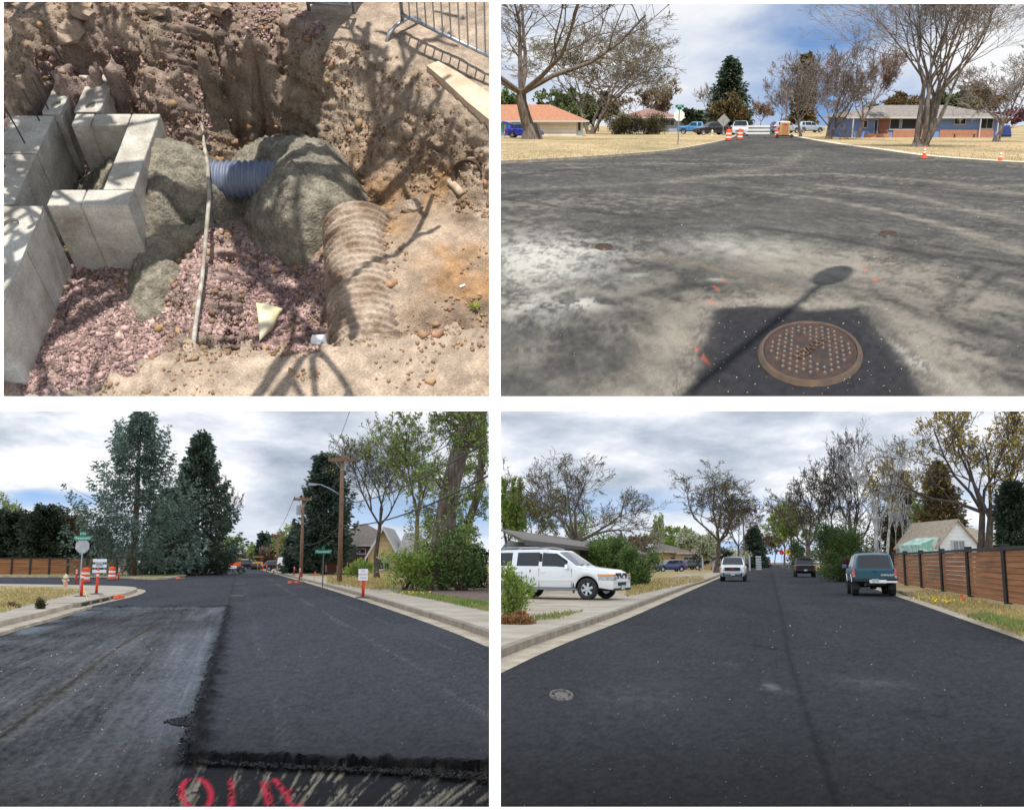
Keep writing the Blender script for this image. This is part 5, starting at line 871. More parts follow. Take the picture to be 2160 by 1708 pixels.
# ---- teal two door sport utility, lifted
p = LO.g(1846, 1257); ang = R(76)
tt = [(-2.40, 1.16), (-2.36, 1.24), (-2.20, 1.86), (-2.0, 1.94), (-.2, 1.95), (.35, 1.90), (1.02, 1.34), (1.15, 1.30), (2.2, 1.22), (2.36, 1.16), (2.40, 1.0)]; tb = [(-2.40, 1.13), (-2.2, 1.26), (1.0, 1.24), (2.2, 1.10), (2.40, .92)]
t = car('teal_truck', 'lifted teal two door sport utility parked by the wooden fence', 'car', LO, (p.x + .60, p.y + 2.3, 0), ang, teal_p, 4.80, 1.96, .43, 1.45, -1.38, .66, tt, tb, [(-2.05, -.30), (-.15, .80)], (.38, 1.02), (-2.36, -2.20), .26, PK, bumper=(.66, .60), ww=.32)
bxp(t, 'bumper', M_blk, -2.46, 0, .72, .18, 1.96, .17, bevel=.03); MB().box(-2.56, -.12, .66, .03, .75, .15).build('step_plate', M_chrome, t, bevel=.01); MB().box(-2.58, 0, .70, .02, .31, .15).build('licence_plate', M_plate, t); MB().box(-2.56, -.72, .64, .04, .5, .10).build('bumper_end', M_chrome, t, bevel=.02)
for k in (1, -1):
    MB().hexa([(-2.42, k * .97, .86), (-2.42, k * .84, .86), (-2.30, k * .84, .86), (-2.24, k * .985, .86), (-2.40, k * .955, 1.22), (-2.40, k * .845, 1.24), (-2.28, k * .84, 1.24), (-2.22, k * .965, 1.22)]).build('tail_light', M_red, t, bevel=.01); MB().box(-2.425, k * .90, .885, .02, .10, .05).build('reverse_lens', M_clear, t)
    MB().box(0, k * .985, .80, 1.55, .02, .05).build('side_moulding', M_chrome, t)
    for c in (1.45, -1.38): MB().tube([(c + .53 * math.cos(a), k * .975, .43 + .53 * math.sin(a)) for a in np.linspace(R(15), R(165), 12)], .022, 6).build('arch_trim', M_chrome, t, smooth=True)
    MB().box(-1.95, k * .78, .48, .03, .34, .36).build('mud_flap', M_blk, t); MB().tube([(-1.9, k * .62, 1.95), (-1.8, k * .64, 1.985), (.0, k * .64, 1.985), (.1, k * .62, 1.95)], .018, 6).build('roof_rail', M_blk, t)
MB().box(-2.415, 0, 1.10, .02, .16, .06).build('tailgate_handle', M_blk, t, bevel=.01); MB().tube([(-2.1, 0, .5), (-2.5, .45, .5)], .03, 8).build('exhaust', M_chrome, t); MB().box(-1.4, 0, .45, .2, 1.3, .14).build('axle', M_under, t); MB().lathe([(.001, -.13), (.14, -.12), (.17, 0), (.14, .12), (.001, .13)], 12, (-1.45, 0, .43)).build('differential', M_under, t); MB().box(-2.3, .0, .56, .5, .9, .12).build('fuel_tank', M_under, t)
mirror(t, .75, .95, 1.32, navy_p, 1.1); text('CHEVROLET', .105, M_chrome, t, (-2.412, -.55, .95), Euler((R(90), 0, R(-90))), 'badge')
# ---- pickups
def pickup(name, label, loc, rz, body, front, group=PK, fr=LO, crew=True, s=1, lo=False):
    cab = -.55 if crew else .05
    tp = [(-2.85, 1.16), (-2.80, 1.18), (cab - .12, 1.18), (cab - .02, 1.62), (cab + .16, 1.84), (1.0, 1.86), (1.12, 1.84), (1.75, 1.28), (1.9, 1.24), (2.7, 1.18), (2.80, 1.12), (2.85, .98)] if not crew else [(-2.85, 1.16), (-2.80, 1.18), (-1.22, 1.18), (-1.12, 1.62), (-.98, 1.84), (.2, 1.86), (.55, 1.84), (1.25, 1.28), (1.4, 1.24), (2.65, 1.18), (2.80, 1.12), (2.85, .98)]
    bl = [(-2.85, 1.12), (-1.3, 1.14), (1.2, 1.15), (2.6, 1.06), (2.85, .86)]
    sdw = [(cab + .22, 1.18)] if not crew else [(-.92, -.28), (-.18, .85)]; wsr = (1.12, 1.75) if not crew else (.55, 1.25); rgr = (cab - .12, cab + .0) if not crew else (-1.22, -1.0)
    t = car(name, label, 'pickup', fr, loc, rz, body, 5.7, 1.98, .39, 1.85, -1.75, .50, tp, bl, sdw, wsr, rgr, .24, group, bumper=(.58, .42), s=s, lo=lo)
    if front:
        MB().box(2.855, 0, .95, .08, 1.16, .28).build('grille', M_blk, t, bevel=.02); bxp(t, 'bumper', mat('grey_bumper', (.36, .38, .42), rough=.4, metal=.3), 2.86, 0, .62, .16, 1.9, .20, bevel=.04); MB().box(2.80, 0, .46, .1, 1.5, .14).build('lower_valance', M_blk, t); MB().box(2.95, .03, .54, .02, .32, .15).build('licence_plate', M_plate, t)
        for k in (1, -1):
            MB().hexa([(2.78, k * .60, .84), (2.895, k * .60, .84), (2.70, k * .985, .84), (2.55, k * .93, .84), (2.72, k * .60, 1.08), (2.86, k * .60, 1.08), (2.66, k * .975, 1.07), (2.5, k * .92, 1.07)]).build('headlight', M_clear, t); MB().hexa([(2.70, k * .88, .88), (2.78, k * .84, .88), (2.70, k * .992, .88), (2.58, k * .96, .88), (2.68, k * .88, 1.075), (2.74, k * .84, 1.075), (2.66, k * .985, 1.07), (2.54, k * .95, 1.07)]).build('indicator', M_amber, t)
            MB().lathe([(.001, .02), (.07, .02), (.08, 0)], 12).build('fog_light', M_blk, t).matrix_local = Matrix.Translation((2.94, k * .68, .57)) @ Matrix.Rotation(R(90), 4, 'Y')
        MB().box(2.87, 0, 1.06, .02, 1.2, .03).build('grille_trim', mat('trim_red', (.25, .05, .05), rough=.4), t)
    else:
        bxp(t, 'bumper', M_blk, -2.90, 0, .66, .16, 1.92, .17, bevel=.03); MB().box(-2.99, 0, .68, .02, .31, .15).build('licence_plate', M_plate, t); MB().box(-2.86, 0, 1.08, .03, .22, .06).build('tailgate_handle', M_blk, t); MB().box(-1.0, 0, 1.86, .06, .28, .03).build('high_brake_light', M_red, t); MB().box(-1.75, 0, .42, .2, 1.3, .14).build('axle', M_under, t)
        for k in (1, -1): MB().hexa([(-2.87, k * .965, .82), (-2.87, k * .80, .82), (-2.76, k * .80, .82), (-2.72, k * .985, .82), (-2.87, k * .945, 1.12), (-2.87, k * .81, 1.12), (-2.76, k * .80, 1.12), (-2.72, k * .965, 1.12)]).build('tail_light', M_red, t)
    mirror(t, 1.0 if crew else 1.3, .93, 1.30, M_blk, 1.1); return t
p = LO.g(1541, 1226); t = pickup('white_pickup', 'white pickup facing us beside the left curb', (p.x + .8, p.y + 2.5, 0), R(-104), white_p, True, crew=False); text('GMC', .17, mat('badge_red', (.6, .04, .04), rough=.3), t, (2.90, 0, .95), Euler((R(90), 0, R(90))), 'badge', .01, sx=1.2)
p = LO.g(1702, 1217); pickup('black_pickup', 'black pickup seen from behind beyond the teal truck', (p.x + .5, p.y + 2.6, 0), R(77), black_p, False)
# ---- smaller cars
c_top = [(-2.25, 1.02), (-2.2, 1.10), (-1.75, 1.58), (-1.4, 1.64), (-.2, 1.66), (.25, 1.62), (1.0, 1.08), (1.1, 1.04), (2.05, .92), (2.2, .84), (2.25, .7)]; c_belt = [(-2.25, .98), (-1.9, 1.06), (.9, 1.0), (2.1, .82), (2.25, .62)]
def small(label, fr, loc, rz, body, group, rear=True, lo=True, name='parked_car', s=1, top=c_top, belt=c_belt):
    t = car(name, label, 'car', fr, loc, rz, body, 4.5, 1.84, .345, 1.38, -1.35, .34, top, belt, [(-1.55, -1.15), (-1.05, -.12), (-.02, .62)], (.25, 1.0), (-2.2, -1.75), .25, group, lo=lo, s=s)
    for k in (1, -1):
        MB().hexa([(-2.26, k * .86, .80), (-2.26, k * .5, .82), (-2.1, k * .5, .82), (-1.95, k * .925, .80), (-2.24, k * .84, .98), (-2.22, k * .5, .97), (-2.05, k * .5, .97), (-1.92, k * .90, 1.0)]).build('tail_light', M_red, t); MB().hexa([(2.05, k * .88, .62), (2.24, k * .62, .62), (2.15, k * .55, .62), (1.95, k * .84, .62), (1.95, k * .885, .80), (2.18, k * .62, .78), (2.1, k * .55, .8), (1.9, k * .84, .82)]).build('headlight', M_clear, t)
        MB().box(-.07, k * .89, 1.30, .06, .03, .45).build('pillar_trim', M_blk, t)
    MB().box(2.24, 0, .52, .03, .9, .14).build('grille', M_blk, t); MB().box(-2.26, 0, .62, .02, .31, .13).build('licence_plate', M_plate, t); mirror(t, .62, .86, 1.05, body, .9); return t
p = LO.g(1413, 1207); small('dark blue crossover in the far driveway', LO, (p.x, p.y, .1), R(196), navy_p, PK, lo=False)
j_top = [(-2.1, 1.0), (-2.08, 1.12), (-1.98, 1.66), (-1.85, 1.70), (.35, 1.70), (.5, 1.68), (.95, 1.16), (1.0, 1.12), (2.0, 1.08), (2.07, 1.04), (2.1, .8)]; j_belt = [(-2.1, .98), (-1.9, 1.08), (.9, 1.06), (2.0, .98), (2.1, .7)]
p = LO.g(1452, 1203); t = car('boxy_car', 'dark green boxy off road wagon beside the blue crossover', 'car', LO, (p.x, p.y, .1), R(204), dgreen_p, 4.2, 1.76, .40, 1.28, -1.25, .50, j_top, j_belt, [(-1.8, -.95), (-.82, -.08), (.02, .6)], (.5, .95), (-2.08, -1.98), .16, PK, lo=True)
bxp(t, 'bumper', M_blk, -2.16, 0, .62, .12, 1.7, .15)
for k in (1, -1): MB().box(-2.10, k * .76, .92, .05, .14, .26).build('tail_light', M_red, t)
p = LO.g(1618.5, 1190); small('red car driving away at the end of the right street', LO, (p.x, p.y, 0), R(76), red_p, PK, top=j_top, belt=j_belt, s=1.5)
p = LO.g(1588, 1190); small('silver car parked far down the left side of the right street', LO, (p.x, p.y, .05), R(-110), silver_p, PK, s=1.4)
# crossing
CX = 'cars around the crossing'
p = UR.g(1106, 291, .12)
t = small('bright blue hatchback with its tailgate open in the driveway', UR, (p.x, p.y, .12), R(-12), blue_p, CX, lo=False, s=.92, name='blue_hatchback')
MB().hexa([(-2.25, -.7, 1.62), (-1.5, -.7, 1.66), (-1.5, .7, 1.66), (-2.25, .7, 1.62), (-2.75, -.66, 2.0), (-1.5, -.66, 1.72), (-1.5, .66, 1.72), (-2.75, .66, 2.0)]).build('open_tailgate', blue_p, t, bevel=.03)
p = UR.g(1467, 283, .1); pickup('blue_pickup', 'light blue pickup in the driveway of the grey house', (p.x, p.y, .1), R(168), sky_p, False, CX, UR, lo=True)
p = UR.g(1500, 285, .1); small('black wagon parked right of the light blue pickup', UR, (p.x, p.y, .1), R(190), black_p, CX, s=1.1)
p = UR.g(1561, 286.5); small('silver car facing us behind the orange barrels', UR, (p.x, p.y, 0), R(-104), silver_p, CX, s=1.25)
p = UR.g(1656, 281, .1); small('grey blue car left of the portable toilet', UR, (p.x, p.y, .1), R(15), grey_p, CX, s=1.2)
p = UR.g(1706, 280, .1); small('grey blue car half hidden by the trees on the right', UR, (p.x, p.y, .1), R(12), grey_p, CX, s=1.2)
# far traffic on the left street
FT = 'far vehicles on the left street'
for u, v, b, rz, l, s in ((509, 1198, white_p, -100, 'white car far down the left street', 1.15), (535, 1198, red_p, 10, 'dark red car crossing far down the left street', 1.1), (527, 1198.5, black_p, 5, 'black car crossing far down the left street', 1.1)):
    p = LO.g(u, v); small(l, LO, (p.x, p.y, 0), R(rz), b, FT, s=s)
p = LO.g(620, 1206, .13); small('white van parked behind the poles on the lawn side', LO, (p.x, p.y, .13), R(8), white_p, FT, top=suv_top and [(-2.25, 1.3), (-2.2, 1.9), (-2.0, 2.0), (.6, 2.0), (1.3, 1.3), (1.4, 1.2), (2.1, 1.05), (2.25, .8)], s=.95)
p = LO.g(586, 1203, .13); small('dark wagon parked by the far purple tree', LO, (p.x, p.y, .13), R(5), black_p, FT, s=.9)
# ================================================================ kerbs, lawns, walks of the level streets
walk = mat('walk_concrete', lin(184, 170, 150), lin(156, 142, 122), scale=.8, rough=.9, bump=.15, bscale=30, vary=.10); gut = mat('gutter_concrete', lin(192, 176, 150), lin(150, 134, 112), scale=1.6, rough=.9, vary=.12); kerb_m = mat('kerb_concrete', lin(150, 138, 120), lin(118, 106, 90), scale=2.5, rough=.92, bump=.3, bscale=25)
lawn_g = mat('green_lawn', lin(96, 122, 52), lin(160, 140, 84), scale=.5, rough=.95, bump=.8, bscale=8, vary=.25, thresh=(.42, .66)); lawn_d = mat('patchy_lawn', lin(176, 148, 100), lin(112, 122, 62), scale=.35, rough=.95, bump=.8, bscale=8, vary=.25, thresh=(.45, .68)); mulch = mat('mulch', lin(132, 108, 94), lin(86, 66, 56), scale=7, rough=.97, bump=1, bscale=12, vary=.4)
import bmesh
def clip_ray(o, keep, u=1044):
    """cut a ground sheet along the vertical plane through the boundary of the two streets"""
    k = (u - 1080) * K; n = Vector((1, -k * 1.0, 0)).normalized(); bm = bmesh.new(); bm.from_mesh(o.data); bmesh.ops.bisect_plane(bm, geom=bm.verts[:] + bm.edges[:] + bm.faces[:], plane_co=(0, 0, 0), plane_no=n, clear_outer=(keep == 'left'), clear_inner=(keep == 'right')); bm.to_mesh(o.data); bm.free(); return o
def kerb_side(pts, side, gw, ww, names, fr=LO, zt=.14, keep=None):
    K_ = (lambda o: clip_ray(o, keep)) if keep else (lambda o: o)
    e0 = smooth_line(pts, 5); e1 = offset(e0, side * gw); e2 = offset(e0, side * (gw + .18)); e3 = offset(e0, side * (gw + ww))
    V = []; F = []
    for a, b in zip(e0, e1): V += [(*a, .006), (*b, .004)]
    for i in range(len(e0) - 1): F.append((2 * i, 2 * i + 1, 2 * i + 3, 2 * i + 2) if side < 0 else (2 * i, 2 * i + 2, 2 * i + 3, 2 * i + 1))
    K_(tag(MB().add(V, F).build(names + '_gutter', gut, fr=fr), kind='structure')); K_(strip(names + '_kerb', e1, e2, -.1, zt, kerb_m, fr))
    if ww > .3: K_(strip(names + '_walk', e2, e3, -.1, zt - .004, walk, fr))
    return e3
eLR = kerb_side(P2(LO, (1110, 1400), (1044, 1371), (930, 1324), (800, 1278), (700, 1245), (640, 1227), (600, 1215.5), (560, 1204), (535, 1197)), -1, .42, 2.0, 'left_street', keep='left')
ray = lambda u, y: (LO.at(u, 1182, y).x, y)
clip_ray(tag(MB().prism(eLR + [ray(560, 420), ray(1100, 420), ray(1100, 20)], -.12, .132).build('left_street_lawn', lawn_d, fr=LO), kind='structure'), 'left')
MB().prism(P2(LO, (760, 1238), (830, 1252), (905, 1264), (980, 1278), (1044, 1290), (1044, 1264), (960, 1260), (880, 1246), (800, 1238)), .10, .139).build('grass_strip', lawn_g, fr=LO)['kind'] = 'structure'
MB().prism(P2(LO, (822, 1247), (880, 1258), (960, 1270), (1044, 1276), (1044, 1240), (930, 1238), (860, 1240)), .10, .146).build('mulch_bed', mulch, fr=LO)['kind'] = 'structure'
# corner island on the left and the block beyond the side street
isl = smooth_line(P2(LO, (-60, 1339), (0, 1322), (80, 1302), (155, 1281), (205, 1269.5), (250, 1260), (278, 1252), (288, 1247), (284, 1243.5), (262, 1241), (220, 1239.5), (100, 1237), (-60, 1235)), 5)
ig = offset(isl, -.4); V = []; F = []
for a, b in zip(isl, ig): V += [(*a, .14), (*b, .003)]
MB().prism(isl, -.1, .14).build('corner_walk', walk, fr=LO)['kind'] = 'structure'
strip('corner_gutter', offset(isl, -.45), offset(isl, -.02), -.1, .006, gut, LO)
MB().prism(P2(LO, (-60, 1312), (0, 1296), (60, 1279), (110, 1266), (150, 1257), (176, 1250), (180, 1246), (150, 1243), (60, 1241), (-60, 1239.5)), .1, .152).build('corner_lawn', lawn_d, fr=LO)['kind'] = 'structure'
blk = smooth_line(P2(LO, (-60, 1217), (150, 1217.5), (250, 1219), (300, 1221.5), (335, 1222), (365, 1219), (420, 1208.5), (470, 1198), (488, 1194)), 4)
strip('far_kerb', blk, offset(blk, .3), -.1, .14, gut, LO)
MB().prism(offset(blk, .28) + [ray(492, 420), (-420, 420), (-420, 90)], -.1, .136).build('far_lawn', mat('spruce_litter_lawn', lin(150, 122, 84), lin(110, 122, 60), scale=.25, rough=.95, bump=.7, bscale=6, vary=.25), fr=LO)['kind'] = 'structure'
eRL = kerb_side(P2(LO, (960, 1466), (1044, 1426), (1180, 1362), (1330, 1302), (1420, 1262), (1510, 1222), (1560, 1201), (1586, 1191.5)), 1, .5, 1.95, 'right_street_left', keep='right')
clip_ray(tag(MB().prism(list(reversed(eRL)) + [ray(980, 18), ray(980, 420), ray(1590, 420)], -.12, .130).build('right_street_left_lawn', lawn_d, fr=LO), kind='structure'), 'right')
dw = P2(LO, (1044, 1334), (1130, 1310), (1215, 1288), (1312, 1263), (1300, 1252), (1230, 1246), (1044, 1246)); MB().prism(dw, .1, .140).build('driveway', mat('drive_concrete', lin(188, 172, 150), lin(150, 132, 108), scale=.7, rough=.9, vary=.12), fr=LO)['kind'] = 'structure'
MB().prism(P2(LO, (1395, 1226), (1440, 1212), (1500, 1214), (1515, 1216), (1480, 1230), (1450, 1240), (1405, 1232)), .1, .138).build('far_driveway', mat('drive_concrete'), fr=LO)['kind'] = 'structure'
eRR = kerb_side(P2(LO, (2210, 1371), (2160, 1352), (2030, 1306), (1893, 1258), (1800, 1228), (1750, 1212), (1700, 1196.5), (1660, 1187)), -1, .5, .2, 'right_street_right')
eRR = eRR
MB().prism(eRR + [ray(1660, 420), (420, 420), (420, 15), eRR[0]], -.12, .134).build('right_street_right_lawn', lawn_d, fr=LO)['kind'] = 'structure'
def grass(name, label, poly, n, m, h, seed, z=.13, fr=LO):
    u, v = in_px(poly, n, seed); P = np.array([tuple(fr.g(a, b, z)) for a, b in zip(u, v)]); r = np.random.RandomState(seed); D = np.stack([r.randn(len(P)) * .5, r.randn(len(P)) * .5, np.ones(len(P))], 1); V, F = cards(P, D, h * r.uniform(.5, 1.5, len(P)), h * .28, r); o = np_mesh(name, V, F, m); place(o, fr, (0, 0, 0)); tag(o, label, kind='stuff')
Lg = lf('grass', lin(104, 132, 54), lin(140, 140, 78)); Ld = lf('dry_grass', lin(190, 164, 110), lin(150, 140, 80))
grass('grass', 'green grass along the right walk of the left street', [(830, 1250), (905, 1264), (1030, 1290), (1030, 1274), (930, 1258), (860, 1248)], 3500, Lg, .13, 301); grass('grass', 'patchy grass on the corner lawn', [(0, 1294), (60, 1277), (150, 1256), (176, 1249), (100, 1242), (0, 1241)], 3000, Ld, .12, 302); grass('grass', 'dry grass before the brick house', [(690, 1232), (800, 1246), (860, 1236), (800, 1220), (690, 1216)], 2600, Ld, .2, 303)
grass('grass', 'patchy grass between the kerb and the wooden fence', [(1900, 1252), (2030, 1298), (2160, 1345), (2160, 1290), (2060, 1266), (1960, 1244)], 4200, Ld, .10, 304); grass('grass', 'green weeds along the kerb of the wooden fence', [(2040, 1302), (2160, 1340), (2160, 1318), (2080, 1296)], 1600, Lg, .12, 305); grass('grass', 'thin weeds at the edge of the driveway', [(1075, 1312), (1180, 1306), (1230, 1290), (1180, 1296)], 500, Lg, .12, 306); grass('grass', 'patchy grass left of the white pickup', [(1320, 1260), (1490, 1224), (1480, 1214), (1380, 1222), (1320, 1244)], 3000, Ld, .16, 307)
Ldd = lf('dull_grass', lin(168, 148, 112), lin(132, 124, 84), .2); grass('grass', 'dry grass of the left lawn at the crossing', [(1060, 342), (1300, 328), (1480, 305), (1530, 290), (1400, 288), (1060, 292)], 4000, Ldd, .07, 308, .12, UR); grass('grass', 'dry grass of the right lawn at the crossing', [(1720, 296), (1960, 330), (2155, 342), (2155, 294), (1900, 292)], 4000, Ldd, .07, 309, .11, UR)
# pebbles on the new asphalt
def pebbles(name, label, fr, poly, n, s0, s1, seed, m, z=.004):
    u, v = in_px(poly, n, seed); P = np.array([tuple(fr.g(a, b, z)) for a, b in zip(u, v)]); r = np.random.RandomState(seed); rocks(name, P[:, 0], P[:, 1], P[:, 2], r.uniform(s0, s1, len(P)) * np.clip(P[:, 1] / 9, .6, 2.5), m, label, fr, seed)
peb = mat('pale_pebble', lin(214, 208, 190), lin(180, 168, 140), scale=8, rough=.8, island=.2); crumb = mat('asphalt_crumb', (.016, .016, .018), (.03, .03, .03), scale=9, rough=.8, island=.3)
pebbles('pebbles', 'pale stones dotted over the right street', LO, [(1070, 1700), (1500, 1260), (1740, 1240), (2150, 1480), (2150, 1700)], 110, .003, .008, 311, peb); pebbles('pebbles', 'pale stones dotted over the left street', LO, [(430, 1580), (490, 1280), (700, 1270), (1030, 1400), (1030, 1580)], 50, .002, .005, 312, peb); pebbles('pebbles', 'pale stones on the milled surface', LO, [(0, 1690), (0, 1400), (400, 1320), (390, 1690)], 90, .004, .010, 313, peb, -.07); pebbles('pebbles', 'pale stones in the black patch at the manhole', UR, [(1470, 830), (1510, 670), (1830, 670), (1940, 830)], 90, .003, .008, 314, peb)
pebbles('pebbles', 'pale stones strewn over the crossing', UR, [(1060, 830), (1060, 480), (2150, 430), (2150, 830)], 90, .003, .006, 315, peb, .006)
e = [LO.g(u, v, -.04) for u, v in ((483, 1279), (455, 1390), (425, 1500), (402, 1588))]
pebbles('asphalt_crumbs', 'black crumbs along the cut edge of the new asphalt', LO, [(478, 1290), (484, 1290), (412, 1600), (372, 1592)], 1100, .006, .022, 316, crumb, -.055); pebbles('asphalt_crumbs', 'black crumbs along the front lip of the new asphalt', LO, [(385, 1588), (560, 1584), (820, 1594), (1030, 1606), (1030, 1646), (800, 1628), (560, 1618), (380, 1606)], 3600, .006, .024, 317, crumb, -.045); pebbles('asphalt_crumbs', 'tongue of loose black asphalt on the milled surface', LO, [(340, 1521), (420, 1504), (424, 1536), (380, 1530)], 500, .006, .015, 318, crumb, -.06)
for u, v, rx, lab in ((500, 1256, 13, 'iron cover in the seam of the left street'), (506, 1231, 9, 'farther iron cover in the seam of the left street'), (420, 1231, 7, 'small cover left of the seam of the left street')):
    p = LO.g(u, v, .006); r_ = rx * K * p.y; t = thing('iron_cover', lab, 'manhole', LO, p); MB().lathe([(.001, .004), (r_ * .8, .004), (r_ * .84, 0)], 20).build('cover', mat('old_iron', lin(120, 112, 104), lin(80, 74, 70), scale=9, rough=.6, metal=.3), t); MB().lathe([(r_ * .86, .002), (r_ * .9, .012), (r_, .012), (r_ * 1.05, -.004)], 20).build('ring', mat('old_iron'), t)
# ================================================================ houses
def window(t, x, y, z, w, h, rz=0, panes=2, fm=None, gm=None, d=.06):
    """frame with panes on the wall plane y, facing -y"""
    fm = fm or mat('white_trim', (.72, .72, .70), rough=.6); gm = gm or glass(); f = .07; mb = MB(); mb.box(x, y - d / 2, z + h / 2 - f / 2, w, d, f).box(x, y - d / 2, z - h / 2 + f / 2, w, d, f).box(x - w / 2 + f / 2, y - d / 2, z, f, d, h - 2 * f).box(x + w / 2 - f / 2, y - d / 2, z, f, d, h - 2 * f)
    for k in range(1, panes): mb.box(x - w / 2 + w * k / panes, y - d / 2, z, f * .7, d * .9, h - 2 * f)
    o = mb.build('window', fm, t)
    for k in range(panes): MB().box(x - w / 2 + w * (k + .5) / panes, y - .012, z, w / panes - .02, .02, h - .05).build('pane', gm, o)
    MB().box(x, y - d * .8, z - h / 2 - .04, w + .12, d * 1.6, .06).build('sill', fm, o)
def hip_roof(t, x0, x1, y0, y1, z, rise, ov, m, gable=False, r0=None, r1=None, fascia=None):
    a, b, c, d = x0 - ov, x1 + ov, y0 - ov, y1 + ov; hy = (c + d) / 2; k = 0 if gable else min((d - c) / 2, (b - a) / 2 - .1); ra = a + k if r0 is None else r0; rb = b - k if r1 is None else r1
    MB().add([(a, c, z), (b, c, z), (b, d, z), (a, d, z), (ra, hy, z + rise), (rb, hy, z + rise)], [(0, 1, 5, 4), (1, 2, 5), (2, 3, 4, 5), (3, 0, 4), (0, 3, 2, 1)]).build('roof', m, t)
    MB().box((a + b) / 2, c - .02, z - .07, b - a, .06, .18).build('fascia', fascia or mat('white_trim'), t)
shingle = lambda n, a, b: mat('shingle_' + n, a, b, scale=3.5, rough=.95, bump=.5, bscale=9, aniso=(1, 1, 3), vary=.2)
def siding(n, a, k=.85): return mat('siding_' + n, a, tuple(c * k for c in a), scale=.6, rough=.8, aniso=(.3, .3, 9))
def brick_mat(n, a, b, mo, s=4.5):
    nm = 'brick_' + n
    if nm in MATS: return MATS[nm]
    m = mat(nm, a, rough=.9); nt = m.node_tree; N = nt.nodes; br = N.new('ShaderNodeTexBrick'); br.inputs['Color1'].default_value = (*a, 1); br.inputs['Color2'].default_value = (*b, 1); br.inputs['Mortar'].default_value = (*mo, 1); br.inputs['Scale'].default_value = s; tc = N.new('ShaderNodeTexCoord'); mp = N.new('ShaderNodeMapping'); mp.inputs['Rotation'].default_value = (R(90), 0, 0); nt.links.new(tc.outputs['Object'], mp.inputs[0]); nt.links.new(mp.outputs[0], br.inputs['Vector']); nt.links.new(br.outputs[0], N['Principled BSDF'].inputs['Base Color']); return m
def span(fr, u0, u1, y): return fr.at(u0, 500, y).x, fr.at(u1, 500, y).x
def zz(fr, v, y): return fr.at(1080, v, y).z
# -- crossing: garage, grey house, blue house
y = 134; t = thing('garage_house', 'low house with a wide white garage door and brown roof', 'house', UR); x0, x1 = span(UR, 1051, 1226, y); ze = zz(UR, 255, y)
MB().box((x0 + x1) / 2, y + 4, ze / 2, x1 - x0, 8, ze).build('wall', siding('pale_blue', lin(196, 222, 228)), t)
a, b = span(UR, 1130, 1212, y); m = mat('garage_white', lin(226, 222, 214), lin(206, 200, 192), scale=.4, rough=.7); zd = zz(UR, 257.5, y)
for k in range(4): MB().box((a + b) / 2, y - .05, .14 + (zd - .14) * (k + .5) / 4, b - a, .08, (zd - .14) / 4 - .025).build('garage_door_panel', m, t)
MB().box((a + b) / 2, y - .02, .12 + (zd - .12) / 2, b - a + .3, .05, zd - .1).build('garage_frame', mat('white_trim'), t)
a, b = span(UR, 1058, 1096, y); MB().box((a + b) / 2, y - .03, ze / 2 + .3, b - a, .06, ze - .7).build('entry_wall', mat('aqua_paint', lin(96, 190, 200), rough=.7), t)
for u in (1066, 1076, 1086): xx = span(UR, u, u, y)[0]; MB().box(xx, y - .15, ze / 2 + .2, .22, .2, ze - .5).build('porch_column', mat('white_trim'), t)
xx = span(UR, 1218, 1218, y)[0]; window(t, xx, y, 1.35, .45, 1.2, panes=1)
hip_roof(t, x0, x1, y, y + 8, ze, zz(UR, 221, y + 4) - ze, .7, shingle('brown', lin(172, 120, 92), lin(140, 98, 76)), r1=span(UR, 1160, 1160, y)[0], r0=x0 - .1)
y = 205; t = thing('grey_house', 'low grey blue house behind the brown hedge', 'house', UR); x0, x1 = span(UR, 1305, 1425, y); ze = zz(UR, 248, y)
MB().box((x0 + x1) / 2, y + 5, ze / 2, x1 - x0, 10, ze).build('wall', siding('grey_blue', lin(150, 164, 186)), t); hip_roof(t, x0, x1, y, y + 10, ze, zz(UR, 231, y + 5) - ze, .8, shingle('dull_red', lin(140, 108, 96), lin(112, 88, 80)))
for u, w in ((1330, 1.8), (1372, 2.6), (1404, 1.6)): window(t, span(UR, u, u, y)[0], y, 1.9, w, 1.2)
y = 240; t = thing('far_house', 'brown roofed house behind the light blue pickup', 'house', UR); x0, x1 = span(UR, 1432, 1480, y); ze = zz(UR, 252, y); MB().box((x0 + x1) / 2, y + 4, ze / 2, x1 - x0, 8, ze).build('wall', siding('mid_grey', lin(110, 112, 116)), t); hip_roof(t, x0, x1, y, y + 8, ze, zz(UR, 236, y + 4) - ze, .8, shingle('tan', lin(150, 128, 108), lin(120, 100, 84))); window(t, (x0 + x1) / 2, y, 1.8, 2, 1.2)  # mid grey siding on the wall
y = 300; t = thing('grey_hall', 'plain grey block building behind the thin tree', 'building', UR); x0, x1 = span(UR, 1458, 1512, y); zt_ = zz(UR, 232, y); MB().box((x0 + x1) / 2, y + 5, zt_ / 2, x1 - x0, 10, zt_).build('wall', siding('hall', lin(138, 148, 158)), t); MB().box((x0 + x1) / 2, y + 5, zt_ + .1, x1 - x0 + .4, 10.4, .3).build('parapet', mat('white_trim'), t)
y = 122; t = thing('blue_house', 'long low blue house with brick base and grey roof', 'house', UR); x0, x1 = span(UR, 1772, 2090, y); ze = zz(UR, 247, y); bl = siding('blue', lin(120, 146, 204), .92); bm = brick_mat('tan', lin(176, 112, 84), lin(150, 92, 70), lin(190, 170, 150))
MB().box((x0 + x1) / 2, y + 5, ze / 2, x1 - x0 - 1.2, 10, ze).build('wall', bl, t); hip_roof(t, x0, x1, y, y + 10, ze, zz(UR, 222, y + 5) - ze, .6, shingle('grey', lin(134, 128, 122), lin(104, 98, 94)))
